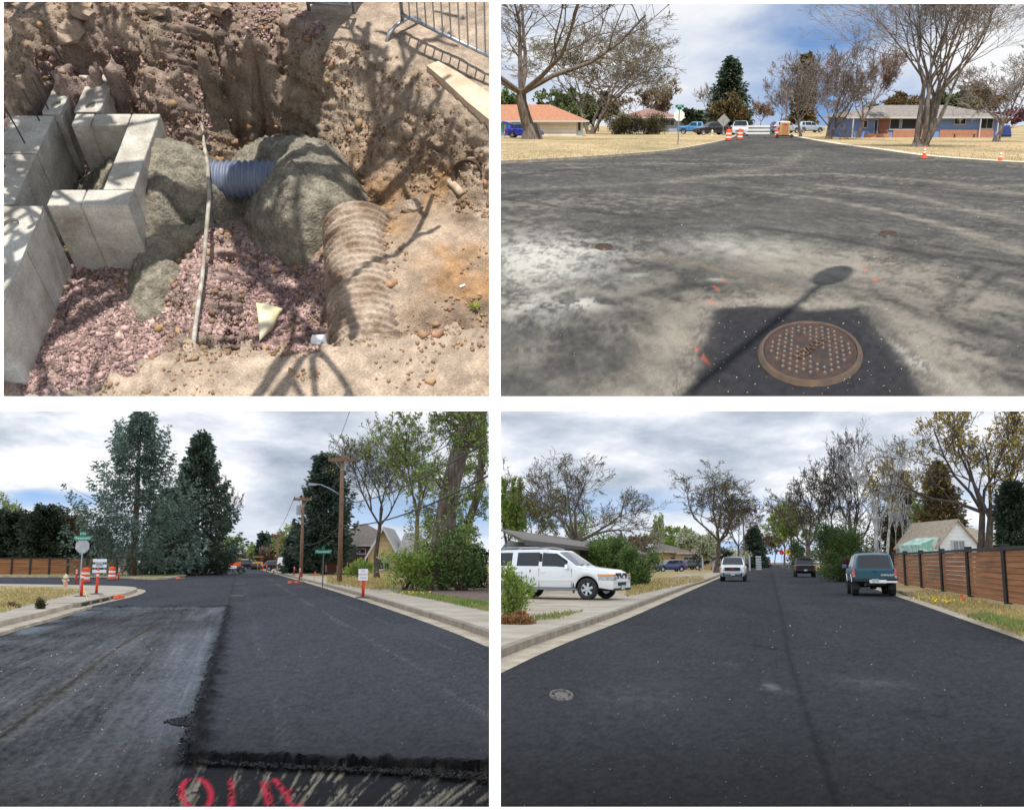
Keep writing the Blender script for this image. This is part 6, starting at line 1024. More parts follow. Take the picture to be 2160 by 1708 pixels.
for u0, u1, v0, v1 in ((1862, 1944, 274, 292), (1958, 2068, 274, 292)):
    a, b = span(UR, u0, u1, y); MB().box((a + b) / 2, y - .06, zz(UR, v0, y) / 2, b - a, .14, zz(UR, v0, y)).build('brick_base', bm, t)
a, b = span(UR, 1832, 1852, y); MB().box((a + b) / 2, y - .05, ze / 2, b - a, .12, ze - .1).build('brick_panel', brick_mat('red', lin(142, 84, 66), lin(116, 68, 54), lin(160, 140, 124)), t)
for u0, u1, v0, v1, n in ((1800, 1809, 254, 270, 1), (1822, 1830, 252, 284, 1), (1854, 1875, 250, 273, 1), (1878, 1922, 250, 273, 1), (1985, 2010, 249, 263, 2), (2040, 2066, 246, 272, 2)):
    a, b = span(UR, u0, u1, y); z1, z0 = zz(UR, v0, y), zz(UR, v1, y); window(t, (a + b) / 2, y - .02, (z0 + z1) / 2, b - a, z1 - z0, panes=n)
for u in (1776, 2036, 2072): xx = span(UR, u, u, y)[0]; MB().box(xx, y - .55, ze / 2, .12, .12, ze).build('porch_post', mat('white_trim'), t)
a, b = span(UR, 1808, 1856, y - 1.4); MB().box((a + b) / 2, y - 1.2, .3, b - a, 1.0, .5).build('planter_wall', bm, t); a, b = span(UR, 1988, 2036, y - 1.6)
t2 = thing('garden_bench', 'low grey bench before the brick base of the blue house', 'bench', UR, ((a + b) / 2, y - 1.4, .1)); MB().box(0, 0, .42, b - a, .4, .06).build('seat', mat('weathered_wood', lin(130, 118, 104), lin(100, 90, 80), scale=5, rough=.9), t2)
for k in (-1, 1): MB().box(k * (b - a) * .42, 0, .2, .1, .36, .4).build('leg', mat('weathered_wood'), t2)
p = UR.g(2152, 290, .1); t = thing('covered_trailer', 'dark blue tarpaulin covered load beside the blue house', 'tarpaulin', UR, (p.x - 1.2, p.y + 3, .1)); MB().box(0, 0, .75, 2.6, 1.6, 1.3, 0, .8).build('tarpaulin', mat('blue_tarp', lin(40, 62, 130), lin(28, 44, 96), scale=3, rough=.6), t, bevel=.15); MB().box(0, 0, .12, 2.4, 1.5, .2).build('trailer_bed', M_blk, t)
p = UR.g(2156, 288, .1); t = thing('garden_fence', 'tan wooden fence behind the blue tarpaulin', 'fence', UR, (p.x, 150, .1))
for k in range(26): MB().box(-3.4 + k * .30, 0, .9, .27, .04, 1.8).build('board', mat('tan_wood', lin(186, 130, 84), lin(150, 102, 66), scale=3, rough=.85), t)
# -- left street houses
y = 112; t = thing('brick_house', 'dark red brick house behind the right utility pole', 'house', LO); x0, x1 = span(LO, 697, 842, y); ze = zz(LO, 1149, y); bm = brick_mat('dark_red', lin(112, 62, 52), lin(92, 50, 44), lin(118, 100, 90))
MB().box((x0 + x1) / 2, y + 5, ze / 2, x1 - x0, 10, ze).build('wall', bm, t); hip_roof(t, x0, x1, y, y + 10, ze, zz(LO, 1104, y + 5) - ze, .5, shingle('brown_grey', lin(128, 118, 108), lin(100, 92, 84)))
for u0, u1, v0, v1, n in ((701, 708, 1192, 1204, 1), (728, 736, 1192, 1206, 1), (756, 782, 1192, 1207, 2), (768, 786, 1156, 1168, 1), (734, 742, 1158, 1166, 1)):
    a, b = span(LO, u0, u1, y); z1, z0 = zz(LO, v0, y), zz(LO, v1, y); window(t, (a + b) / 2, y - .02, (z0 + z1) / 2, b - a, z1 - z0, panes=n)
xx = span(LO, 749, 749, y)[0]; MB().tube([(xx + .25, y - .5, ze - .1), (xx, y - .12, ze - .5), (xx, y - .12, .55), (xx - .3, y - .3, .35), (xx - 1.2, y - .8, .22)], .06, 8).build('downspout', mat('white_trim'), t)
y = 98; t = thing('gabled_house', 'tan gabled house half hidden by green shrubs', 'house', LO); a, b = span(LO, 790, 852, y); c = (a + b) / 2; za, ze = zz(LO, 1112, y), zz(LO, 1170, y); tan = siding('tan', lin(206, 180, 132)); x1 = span(LO, 912, 912, y)[0]
MB().add([(a, y, 0), (b, y, 0), (b, y, ze), (c, y, za - .25), (a, y, ze), (a, y + 9, 0), (b, y + 9, 0), (b, y + 9, ze), (c, y + 9, za - .25), (a, y + 9, ze)], [(0, 1, 2, 3, 4), (5, 9, 8, 7, 6), (0, 4, 9, 5), (1, 6, 7, 2), (2, 7, 8, 3), (3, 8, 9, 4)]).build('gable_wall', tan, t)
sl_ = (za - ze) / (c - a); rf = shingle('pale_grey', lin(164, 160, 154), lin(130, 126, 122))
for k, q in ((-1, a), (1, b)): MB().hexa([(c, y - .5, za - .06), (c, y + 9, za - .06), (q + k * .35, y + 9, ze - sl_ * .35 - .06), (q + k * .35, y - .5, ze - sl_ * .35 - .06), (c, y - .5, za + .08), (c, y + 9, za + .08), (q + k * .35, y + 9, ze - sl_ * .35 + .08), (q + k * .35, y - .5, ze - sl_ * .35 + .08)]).build('roof', rf, t); MB().hexa([(c, y - .58, za - .25), (c, y - .52, za - .25), (q + k * .35, y - .52, ze - sl_ * .35 - .25), (q + k * .35, y - .58, ze - sl_ * .35 - .25), (c, y - .58, za + .1), (c, y - .52, za + .1), (q + k * .35, y - .52, ze - sl_ * .35 + .1), (q + k * .35, y - .58, ze - sl_ * .35 + .1)]).build('rake_board', mat('white_trim'), t)
MB().box((b + x1) / 2, y + 5, ze / 2, x1 - b - .02, 7, ze).build('wing_wall', tan, t); hip_roof(t, b, x1, y + 1.5, y + 8.5, ze, (za - ze) * .85, .4, rf, r0=b)
window(t, c + .1, y - .02, 1.3, 1.3, 1.1); window(t, (b + x1) / 2, y + 1.48, 1.4, .9, .9, panes=1)
y = 128; t = thing('fence_house', 'low house with a grey roof between fence and blue spruce', 'house', LO); x0, x1 = span(LO, 190, 262, y); ze = zz(LO, 1160, y); MB().box((x0 + x1) / 2, y + 5, ze / 2, x1 - x0, 10, ze).build('wall', siding('dusk', lin(128, 116, 106)), t); hip_roof(t, x0, x1, y, y + 10, ze, zz(LO, 1138, y + 5) - ze, .6, shingle('slate', lin(110, 110, 114), lin(86, 86, 90))); window(t, x0 + 1.6, y, 1.7, 1.4, 1.2); MB().box((x0 + x1) / 2, y + 4, zz(LO, 1134, y), .8, .8, 1.2).build('chimney', brick_mat('red', lin(142, 84, 66), lin(116, 68, 54), lin(160, 140, 124)), t)
# -- right street: long grey house, brick houses, white house
t = thing('long_house', 'long low grey house with brown roof behind the white truck', 'house', LO); A = (-.2, 47.); B = (20.6, 160.); ze = 2.5; D1 = (-.9, 82.); D2 = (18.2, 168.); gs = siding('grey_green', lin(122, 128, 122)); ex = np.array([B[0] - A[0], B[1] - A[1]]); Lw = np.hypot(*ex); ex /= Lw; nx = np.array([ex[1], -ex[0]])
MB().add([(*A, 0), (*B, 0), (*B, ze), (*A, ze), (*D1, 0), (*D2, 0), (*D2, ze), (*D1, ze)], [(0, 1, 2, 3), (1, 5, 6, 2), (4, 7, 6, 5), (0, 3, 7, 4)]).build('wall', gs, t)
o_ = nx * .75; e0, e1 = (A[0] + o_[0], A[1] + o_[1]), (B[0] + o_[0], B[1] + o_[1]); rz_ = 3.95
MB().add([(*e0, ze - .1), (*e1, ze - .1), (*D2, rz_), (*D1, rz_), (*e0, ze + .04), (*e1, ze + .04), (*D2, rz_ + .14), (*D1, rz_ + .14)], [(0, 3, 2, 1), (4, 5, 6, 7), (0, 1, 5, 4), (1, 2, 6, 5), (2, 3, 7, 6), (3, 0, 4, 7)]).build('roof', shingle('brown_grey', lin(128, 118, 108), lin(100, 92, 84)), t)
MB().add([(e0[0] + .03, e0[1], ze - .2), (e1[0] + .03, e1[1], ze - .2), (e1[0] + .03, e1[1], ze + .03), (e0[0] + .03, e0[1], ze + .03)], [(0, 1, 2, 3)]).build('gutter', mat('dark_trim', lin(70, 66, 62), rough=.7), t)
for f, w, h, zc, m in ((.16, 4.2, 2.0, 1.05, 'd'), (.42, 3.6, 1.1, 1.6, 'w'), (.6, 3.4, 1.1, 1.6, 'w'), (.76, 4, 2.0, 1.05, 'd'), (.9, 3.6, 1.1, 1.6, 'w')):
    c = np.array(A) + ex * Lw * f; h2 = Matrix.Translation((c[0], c[1], 0)) @ Matrix.Rotation(math.atan2(ex[1], ex[0]), 4, 'Z'); mb = MB(); mb.box(0, -.05, zc, w, .08, h); o = mb.build('door' if m == 'd' else 'window', mat('white_trim'), t); o.matrix_local = h2; q = MB().box(w * .1 if m == 'd' else 0, -.11, zc, w * (.4 if m == 'd' else .88), .05, h * .86).build('pane', glass(), o)
for u0, u1, y, ve, vr, wm, rm, l in ((1345, 1436, 178, 1163, 1146, siding('ochre', lin(196, 164, 112)), ('brown_grey', lin(128, 118, 108), lin(100, 92, 84)), 'low ochre house with brown roof left of the brick house'), (1418, 1484, 172, 1166, 1142, brick_mat('yellow', lin(194, 160, 112), lin(170, 136, 94), lin(200, 184, 160)), ('warm', lin(132, 112, 98), lin(106, 88, 78)), 'yellow brick house behind the two parked cars'), (1470, 1530, 200, 1163, 1151, siding('brown', lin(130, 112, 98)), ('brown_grey', lin(128, 118, 108), lin(100, 92, 84)), 'brown roofed house behind the white fence')):
    t = thing('bungalow', l, 'house', LO, group='bungalows on the right street'); x0, x1 = span(LO, u0, u1, y); ze = zz(LO, ve, y); MB().box((x0 + x1) / 2, y + 5, ze / 2, x1 - x0, 10, ze).build('wall', wm, t); hip_roof(t, x0, x1, y, y + 10, ze, zz(LO, vr, y + 5) - ze, .6, shingle(*rm))
    for f in (.25, .68): window(t, x0 + (x1 - x0) * f, y, 1.6, 1.6, 1.2)
y = 72; t = thing('white_house', 'white sided house with a gable behind the wooden fence', 'house', LO); a, b = span(LO, 1942, 2016, y); c = (a + b) / 2; za, ze = zz(LO, 1098, y), zz(LO, 1146, y); ws_ = mat('siding_white', lin(222, 222, 218), lin(204, 204, 202), scale=.8, rough=.7); x1 = span(LO, 2118, 2118, y)[0]; rf = shingle('sand', lin(176, 158, 136), lin(144, 128, 110))
nb_ = 16
for k in range(nb_):       # clapboards of the gable, each a plank
    z0, z1 = za * k / nb_, za * (k + 1) / nb_; hw = lambda z: (b - a) / 2 if z <= ze else (b - a) / 2 * max(0.02, (za - z) / (za - ze))
    MB().hexa([(c - hw(z0), y - .045, z0), (c + hw(z0), y - .045, z0), (c + hw(z0), y + .1, z0), (c - hw(z0), y + .1, z0), (c - hw(z1), y - .01, z1), (c + hw(z1), y - .01, z1), (c + hw(z1), y + .1, z1), (c - hw(z1), y + .1, z1)]).build('clapboard', ws_, t)
MB().add([(a, y + .12, 0), (b, y + .12, 0), (b, y + .12, ze), (c, y + .12, za), (a, y + .12, ze), (a, y + 8, 0), (b, y + 8, 0), (b, y + 8, ze), (c, y + 8, za), (a, y + 8, ze)], [(0, 1, 2, 3, 4), (5, 9, 8, 7, 6), (0, 4, 9, 5), (1, 6, 7, 2)]).build('wall', ws_, t); sl_ = (za - ze) / (c - a)
for k, q in ((-1, a), (1, b)): MB().hexa([(c, y - .25, za), (c, y + 8, za), (q + k * .3, y + 8, ze - sl_ * .3), (q + k * .3, y - .25, ze - sl_ * .3), (c, y - .25, za + .12), (c, y + 8, za + .12), (q + k * .3, y + 8, ze - sl_ * .3 + .12), (q + k * .3, y - .25, ze - sl_ * .3 + .12)]).build('roof', rf, t)
MB().box((b + x1) / 2, y + 5, ze / 2 - .1, x1 - b - .02, 6, ze - .2).build('wing_wall', ws_, t); hip_roof(t, b, x1, y + 2, y + 8, ze - .2, 1.5, .5, rf, r0=b - .3)
window(t, c + .0, y - .06, (ze + 1.6) / 2 + .35, .9, .95, panes=2); window(t, span(LO, 2034, 2034, y + 2)[0], y + 1.98, 1.9, .7, 1.2, panes=1); window(t, span(LO, 2078, 2078, y + 2)[0], y + 1.98, 2.0, 1.4, 1.1, panes=2)
a, b = span(LO, 1903, 1941, y); MB().add([(a, y + .1, 0), (b, y + .1, 0), (b, y + .1, zz(LO, 1132, y)), (a, y + .1, zz(LO, 1148, y)), (a, y + 4, 0), (b, y + 4, 0), (b, y + 4, zz(LO, 1132, y)), (a, y + 4, zz(LO, 1148, y))], [(0, 1, 2, 3), (3, 2, 6, 7), (0, 3, 7, 4), (1, 5, 6, 2)]).build('unfinished_wall', mat('green_wrap', lin(120, 176, 152), lin(200, 202, 196), scale=2.6, rough=.7, thresh=(.44, .56)), t)
# ================================================================ fences
wood_b = mat('cedar_board', lin(160, 108, 62), lin(118, 76, 44), scale=1.2, rough=.8, bump=.2, bscale=6, aniso=(.25, .25, 6), island=.12); fence_k = mat('black_post', lin(40, 38, 38), lin(26, 25, 25), scale=4, rough=.7)
def fence(label, fr, posts, h, nb, z0=.12, pw=.22):
    t = thing('plank_fence', label, 'fence', fr); posts = [Vector((p[0], p[1], 0)) for p in posts]; rg_ = random.Random(len(posts))
    for p in posts: MB().box(p.x, p.y, z0 + h / 2 + .05, pw, pw, h + .1).build('post', fence_k, t, bevel=.01)
    for a, b in zip(posts[:-1], posts[1:]):
        d = b - a; L_ = d.length; rz = math.atan2(d.y, d.x); c = (a + b) / 2
        for k in range(nb):
            bh = (h - .18) / nb; MB().box(c.x, c.y + rg_.uniform(-.012, .012), z0 + .06 + bh * (k + .5), L_ - .02, .035, bh - .014, rz).build('board', wood_b, t)
        MB().box(c.x, c.y, z0 + h - .05, L_, pw * .7, .11, rz).build('cap_rail', fence_k, t)
fence('long cedar plank fence with black posts along the right street', LO, P2(LO, (2240, 1302), (2128, 1282), (2049, 1265.5), (1992, 1253), (1947, 1244.5), (1913, 1239), (1889, 1234)), 1.95, 9)
fence('cedar plank fence with black posts along the side street', LO, [(LO.at(u, 1182, 111).x, 111) for u in (-14, 26, 65, 105, 144, 184, 216, 247)], 1.78, 7, .13, .2)
t = thing('white_fence', 'white slatted fence behind the white pickup', 'fence', LO); yf = 158; us = [1482, 1504, 1526, 1548, 1570, 1581]
for u in us: MB().box(LO.at(u, 1182, yf).x, yf, 1.25, .22, .22, 2.3).build('post', mat('white_trim'), t)
for u0, u1 in zip(us[:-1], us[1:]):
    if u0 == 1548: continue
    a, b = span(LO, u0, u1, yf)
    for k in range(6): MB().box((a + b) / 2, yf - .02, .35 + k * .36, b - a, .06, .27).build('slat', mat('white_trim'), t)
# ================================================================ poles, wires
wood_p = mat('pole_wood', lin(140, 106, 82), lin(104, 78, 62), scale=2, rough=.9, aniso=(3, 3, .2)); wire_m = mat('cable', (.02, .02, .022), rough=.6)
def upole(label, u, v, vt, arm, lamp=None, can=False, ledge=None):
    p = LO.g(u, v, .13); y = p.y; t = thing('utility_pole', label, 'pole', LO, p, group='utility poles of the left street'); H = zz(LO, vt, y) - .13; MB().tube([(0, 0, -.3), (0, 0, H)], [.17, .12], 12).build('pole', wood_p, t, smooth=True)
    zc = zz(LO, arm[0], y) - .13; w = arm[1] * K * y; MB().box(0, -.17, zc, w, .16, .22).build('crossarm', wood_p, t)
    for k in (-1, 1): MB().tube([(k * w * .28, -.14, zc - .06), (0, -.12, zc - .7)], .022, 6).build('brace', mat('galvanised_steel'), t); MB().lathe([(.001, .22), (.04, .2), (.06, .1), (.04, 0)], 10, (k * w * .46, -.14, zc + .07)).build('insulator', mat('insulator', (.12, .10, .09), rough=.3), t)
    if lamp:
        za = zz(LO, lamp[0], y) - .13; xe = (lamp[1] - u) * K * y; zb = zz(LO, lamp[2], y) - .13; MB().tube([(0, 0, za), (xe * .4, -.05, za + (zb - za) * .6), (xe * .8, -.1, zb), (xe, -.12, zb)], .035, 8).build('lamp_arm', mat('galvanised_steel'), t, smooth=True); MB().hexa([(xe - .45, -.25, zb - .08), (xe + .12, -.2, zb - .06), (xe + .12, -.04, zb - .06), (xe - .45, 0, zb - .08), (xe - .4, -.2, zb + .1), (xe + .1, -.16, zb + .06), (xe + .1, -.08, zb + .06), (xe - .4, -.05, zb + .1)]).build('caster_head', mat('lamp_grey', (.3, .3, .31), rough=.5), t, bevel=.03)
    if can: MB().lathe([(.001, 0), (.22, 0), (.22, .8), (.15, .9), (.001, .92)], 14, (-.36, -.05, zc - 1.4)).build('transformer', mat('lamp_grey'), t)
    return p
p1 = upole('nearer wooden utility pole carrying the street light', 716, 1230, 954, (970, 58), (1046, 660, 1022)); p2 = upole('second utility pole with a transformer left of the pine', 634.5, 1217, 1046, (1053, 38), None, True); p3 = upole('third utility pole by the rusty tree', 584, 1204, 1122, (1128, 24)); p4 = upole('faint utility pole far down the right side', 551.5, 1197.5, 1150, (1155, 12))
def cable(label, a, b, r, sag):
    a, b = Vector(a), Vector(b); P = []
    for k in range(17): s = k / 16; q = a.lerp(b, s); q.z -= sag * 4 * s * (1 - s); P.append(q)
    tag(MB().tube(P, r, 5).build('cable', wire_m, fr=LO, smooth=True), label, 'cable', 'overhead cables of the left street')
near = lambda u, v, y=34: LO.at(u, v, y); at_p = lambda p, v, dx=0: Vector((p.x + dx, p.y - .15, zz(LO, v, p.y)))
for v1, vn_, r, l in ((1108, 1004, .035, 'lowest thick black cable to the right of the poles'), (1062, 930, .028, 'middle black cable running out at the right'), (1030, 884, .018, 'upper thin cable running out at the right')): cable(l, at_p(p1, v1), near(1028, vn_), r, .5)
for v1, v2, r, l in ((1108, 1147, .03, 'lowest cable between the two nearest poles'), (1062, 1122, .02, 'middle cable between the two nearest poles'), (1030, 1106, .02, 'upper cable between the two nearest poles')): cable(l, at_p(p1, v1), at_p(p2, v2), r, .5)
for k, l in ((-1, 'left power wire from the nearest pole up to the top'), (1, 'right power wire from the nearest pole up to the top')): cable(l, at_p(p1, 966, k * .9), near(800 + 60 * k, 860, 40), .012, .3)
for k, l in ((-1, 'left power wire between the two nearest poles'), (1, 'right power wire between the two nearest poles')): cable(l, at_p(p1, 966, k * .9), at_p(p2, 1051, k * .8), .014, .6)
for k, l in ((-1, 'left power wire between the second and third poles'), (1, 'right power wire between the second and third poles')): cable(l, at_p(p2, 1051, k * .8), at_p(p3, 1127, k * .8), .02, .8)
p = LO.g(1571, 1200, .1); t = thing('utility_pole', 'thin dark utility pole by the flowering shrub', 'pole', LO, p); MB().tube([(0, 0, -.2), (0, 0, zz(LO, 1090, p.y))], [.16, .12], 10).build('pole', wood_p, t); MB().box(0, 0, zz(LO, 1096, p.y), 1.6, .1, .12).build('crossarm', wood_p, t)
p = UR.at(1657, 262, 300); t = thing('utility_pole', 'far dark pole beside the grey twiggy tree', 'pole', UR, (p.x, 300, .1)); MB().tube([(0, 0, -.2), (0, 0, zz(UR, 182, 300))], [.2, .16], 8).build('pole', wood_p, t); MB().box(0, 0, zz(UR, 186, 300), 2.4, .15, .2).build('crossarm', wood_p, t)
# ================================================================ signs
sg = mat('sign_green', lin(0, 118, 92), rough=.5); sw = mat('sign_white', (.8, .8, .78), rough=.5); sback = mat('sign_back', lin(176, 178, 176), lin(156, 158, 158), scale=4, rough=.45, metal=.4); FACE = Euler((R(90), 0, 0))
def blade(t, z, w, h, txt, size, rz=0, small=None):
    o = MB().box(0, -.035, z, w, .02, h, 0).build('name_blade', sg, t); o.rotation_euler.z = rz
    if txt: text(txt, size, sw, o, (0, -.048, z), FACE, 'lettering', .002)
    if small: text(small[0], size * .45, sw, o, (-w * .44, -.048, z + h * .1), FACE, 'lettering', .002); text(small[1], size * .45, sw, o, (w * .42, -.048, z + h * .1), FACE, 'lettering', .002)
def stop_back(t, z, r, col=None):
    mb = MB(); P = [(r * math.cos(R(22.5 + 45 * k)), r * math.sin(R(22.5 + 45 * k))) for k in range(8)]; mb.add([(x, 0.0, z + q) for x, q in P] + [(x, .012, z + q) for x, q in P], [tuple(range(8)), tuple(reversed(range(8, 16)))] + [(k, 8 + k, 8 + (k + 1) % 8, (k + 1) % 8) for k in range(8)]); return mb.build('sign_plate', col or sback, t)
p = LO.g(167.5, 1250, .13); y = p.y; t = thing('stop_sign_post', 'back of a stop sign with green street names at the corner', 'sign', LO, p); zs = lambda v: zz(LO, v, y) - .13
MB().tube([(0, .03, -.1), (0, .03, zs(1122))], .034, 8).build('post', mat('galvanised_steel'), t); stop_back(t, zs(1151.5), .34); blade(t, zs(1134.5), .80, .20, 'Roosevelt', .16, small=('S', 'AVE')); o = MB().box(0, 0, zs(1125.5), .28, .02, .22).build('name_blade', sg, t); text('8 TH', .13, sw, o, (0, -.013, zs(1125.5)), FACE, 'lettering', .002)
p = LO.g(680, 1234, .13); y = p.y; t = thing('street_name_sign', 'green street name sign on a thin post at the right curb', 'sign', LO, p); MB().tube([(0, .03, -.1), (.02, .03, zs(1162))], .035, 8).build('post', mat('dark_steel', (.12, .13, .14), rough=.5, metal=.6), t); blade(t, zs(1163), 1.0, .24, 'Roosevelt', .20, small=('S', 'AVE')); MB().box(0, .0, zs(1155.5), .06, .5, .2).build('name_blade', sg, t); MB().box(0, .0, zs(1155.5), .14, .14, .2).build('bracket', sg, t)
p = UR.g(1430, 306, .12); y = p.y; zs = lambda v: zz(UR, v, y) - .12; t = thing('stop_sign_post', 'back of a stop sign with green blades on the left lawn', 'sign', UR, p); MB().tube([(0, .03, -.1), (0, .03, zs(222))], .045, 8).build('post', mat('galvanised_steel'), t); stop_back(t, zs(244), .42, sw); blade(t, zs(224.5), .62, .20, None, 0); o = MB().box(0, .0, zs(229), .3, .02, .16).build('name_blade', sg, t); text('8TH', .15, sw, o, (0, -.07, zs(224.5)), FACE, 'lettering', .002)
for fr, u, v, zc, col, l, r_ in ((UR, 1525, 287, 256, sback, 'grey back of a diamond sign beyond the barrels', .85), (LO, 1664, 1199, 1165, mat('sign_yellow', lin(236, 176, 30), rough=.5), 'yellow diamond warning sign beyond the black pickup', .75)):
    p = fr.g(u, v, .1); y = p.y; z = zz(fr, zc, y); t = thing('diamond_sign', l, 'sign', fr, p); MB().tube([(0, .03, -.1), (0, .03, z)], .05, 6).build('post', mat('galvanised_steel'), t); MB().add([(r_, 0, z), (0, 0, z + r_), (-r_, 0, z), (0, 0, z - r_), (r_, .02, z), (0, .02, z + r_), (-r_, .02, z), (0, .02, z - r_)], [(0, 1, 2, 3), (7, 6, 5, 4), (0, 4, 5, 1), (1, 5, 6, 2), (2, 6, 7, 3), (3, 7, 4, 0)]).build('sign_plate', col, t)
    if fr is LO: MB().box(0, -.02, z, .3, .02, .5).build('symbol', M_blk, t)
p = LO.g(1650, 1196, .1); t = thing('stop_sign_post', 'tiny red stop sign at the far end of the right street', 'sign', LO, p); MB().tube([(0, .03, -.1), (0, .03, zz(LO, 1166, p.y))], .06, 6).build('post', mat('galvanised_steel'), t); stop_back(t, zz(LO, 1166, p.y), .55, mat('sign_red', lin(190, 30, 36), rough=.5))
# ================================================================ traffic control
org = mat('safety_orange', lin(238, 96, 34), lin(224, 82, 28), scale=3, rough=.55); orr = mat('tube_orange', lin(236, 66, 30), lin(220, 54, 30), scale=3, rough=.55); refl = mat('reflective_white', (.80, .80, .79), rough=.4); base_k = mat('rubber_base', (.04, .04, .042), rough=.8)
def barrel(label, fr, u, v, h, z=0.0, group='orange barrels'):
    p = fr.g(u, v, z); t = thing('traffic_barrel', label, 'barrel', fr, p, group=group); r = h * .27; MB().lathe([(.001, .02), (r * 1.45, .02), (r * 1.45, .06), (r * 1.2, .09), (r * 1.1, .09)], 20).build('base', base_k, t, smooth=True); z0 = .08
    for k, (f0, f1) in enumerate(((0, .2), (.2, .36), (.36, .54), (.54, .70), (.70, .96))): MB().lathe([(r * (1.12 - .14 * f0), z0 + h * f0), (r * (1.12 - .14 * f1) + .006, z0 + h * (f0 * .5 + f1 * .5)), (r * (1.12 - .14 * f1), z0 + h * f1)], 20).build('band', refl if k in (1, 3) else org, t, smooth=True)
    MB().lathe([(r * .99, z0 + h * .96), (r * .85, z0 + h * 1.0), (.001, z0 + h)], 20).build('lid', org, t, smooth=True); MB().box(0, 0, z0 + h * 1.03, r * .9, .05, h * .06).build('handle', org, t)
def delin(label, fr, u, v, h, z=.0, paper=None, lean=0, m=orr, group='orange channelizer posts'):
    p = fr.g(u, v, z); t = thing('channelizer_post', label, 'post', fr, p, lean, group); MB().lathe([(.001, .05), (.16, .05), (.30, .03), (.31, 0)], 8).build('base', base_k, t); MB().tube([(0, 0, .03), (.01, 0, h * .5), (.02, 0, h * .93), (.02, 0, h)], [.062, .055, .055, .04], 12).build('tube', m, t, smooth=True); MB().tube([(.02, 0, h), (.02, 0, h + .05)], [.02, .045], 10).build('handle', m, t)
    if not paper:
        for f in (.70, .84): MB().tube([(.017, 0, h * f), (.02, 0, h * (f + .075))], [.0585, .0585], 12).build('reflective_band', refl, t, smooth=True)
    else:
        w, hh = paper; MB().box(0, -.07, h - hh * .5 + .06, w, .012, hh).build('notice', sw, t); rd = mat('notice_red', lin(214, 60, 80), rough=.6); o = t.children[-1]
        for k, (tx, s) in enumerate((('NO', .09), ('PARKING', .085), ('THIS SIDE', .06), ('TOW AWAY', .075))): text(tx, s, rd if k != 2 else mat('ink', (.05, .05, .08), rough=.6), o, (0, -.08, h + .0 - .13 * k - .03), FACE, 'lettering', .001)
    return t
barrel('nearer orange and white barrel beside the barricade', LO, 180, 1229, .98); barrel('farther orange and white barrel right of the barricade', LO, 235.5, 1223, .98)
for u, v, h, l in ((171, 1258, 1.08, 'nearest orange post standing over the storm inlet'), (203, 1253, 1.12, 'red orange post at the right end of the inlet'), (159.5, 1232, 1.05, 'orange post just left of the nearer barrel'), (250, 1224, 1.05, 'orange post at the far kerb beside the spruce')): delin(l, LO, u, v, h, .13 if v > 1240 else 0)
delin('orange post carrying a white paper notice on the right walk', LO, 765.5, 1260.5, 1.08, .135, (.38, .46))
for u, v, h, z, l in ((631.5, 1224, .95, .13, 'orange post beside the second utility pole'), (620, 1212.5, .9, .13, 'dark orange post beyond the second utility pole'), (577.5, 1208.5, .55, .13, 'short orange post at the right kerb'), (562, 1206, .9, .13, 'orange post on the right kerb far off'), (553, 1203.5, .9, .13, 'second orange post on the right kerb far off'), (543, 1201, .9, .13, 'third orange post on the right kerb far off'), (405, 1211, .9, .13, 'nearest orange post on the left kerb'), (427, 1209, .9, .13, 'second orange post on the left kerb'), (441, 1206, .9, .13, 'third orange post on the left kerb'), (449, 1204, .9, .13, 'farthest orange post on the left kerb')): delin(l, LO, u, v, h, z)
def barricade(label, fr, u, v, w, h, nb=3, z=0, rz=0):
    p = fr.g(u, v, z); t = thing('road_barricade', label, 'barricade', fr, p, rz); bh = h * .16
    for k in range(nb): MB().box(0, -.05, h - bh / 2 - k * (h - bh * 1.2) / nb * 1.02, w, .03, bh).build('board', refl, t)
    for s in (-1, 1): MB().box(s * w * .33, 0, h / 2, .05, .05, h).build('upright', mat('galvanised_steel'), t); MB().box(s * w * .33, 0, .04, .08, 1.2, .08).build('foot', M_blk, t)
    return t
t = barricade('white three board barricade closing the side street', LO, 209, 1220, 1.25, 1.75); MB().box(0, -.09, 1.28, .62, .02, .34).build('placard', mat('placard', (.42, .43, .45), rough=.6), t); text('8 TH', .20, M_blk, t.children[-1], (0, -.105, 1.28), FACE, 'lettering', .001)
barricade('white three board barricade across the far road', UR, 1597.5, 291, 2.9, 1.45); barrel('left orange barrel at the road mouth', UR, 1536.5, 297.5, 1.0); barrel('second orange barrel at the road mouth', UR, 1560.5, 295.5, 1.0); barrel('orange barrel leaning on the portable toilet', UR, 1637.5, 291.5, .9)
def cone(label, fr, u, v, h):
    p = fr.g(u, v, .005); t = thing('traffic_cone', label, 'cone', fr, p, group='orange cones at the right kerb'); MB().box(0, 0, .02, h * .5, h * .5, .035).build('base', org, t, bevel=.01); r = lambda f: h * (.20 - .165 * f)
    for k, (f0, f1) in enumerate(((.03, .45), (.45, .58), (.58, .66), (.66, .84), (.84, 1))): MB().lathe([(r(f0), h * f0), (r(f1), h * f1)] + ([(.001, h)] if k == 4 else []), 16).build('band', refl if k in (1, 3) else org, t, smooth=True)
cone('left orange cone standing before the large bare tree', UR, 1949, 334.5, .58); cone('right orange cone at the edge of the crossing', UR, 2109, 345, .56)
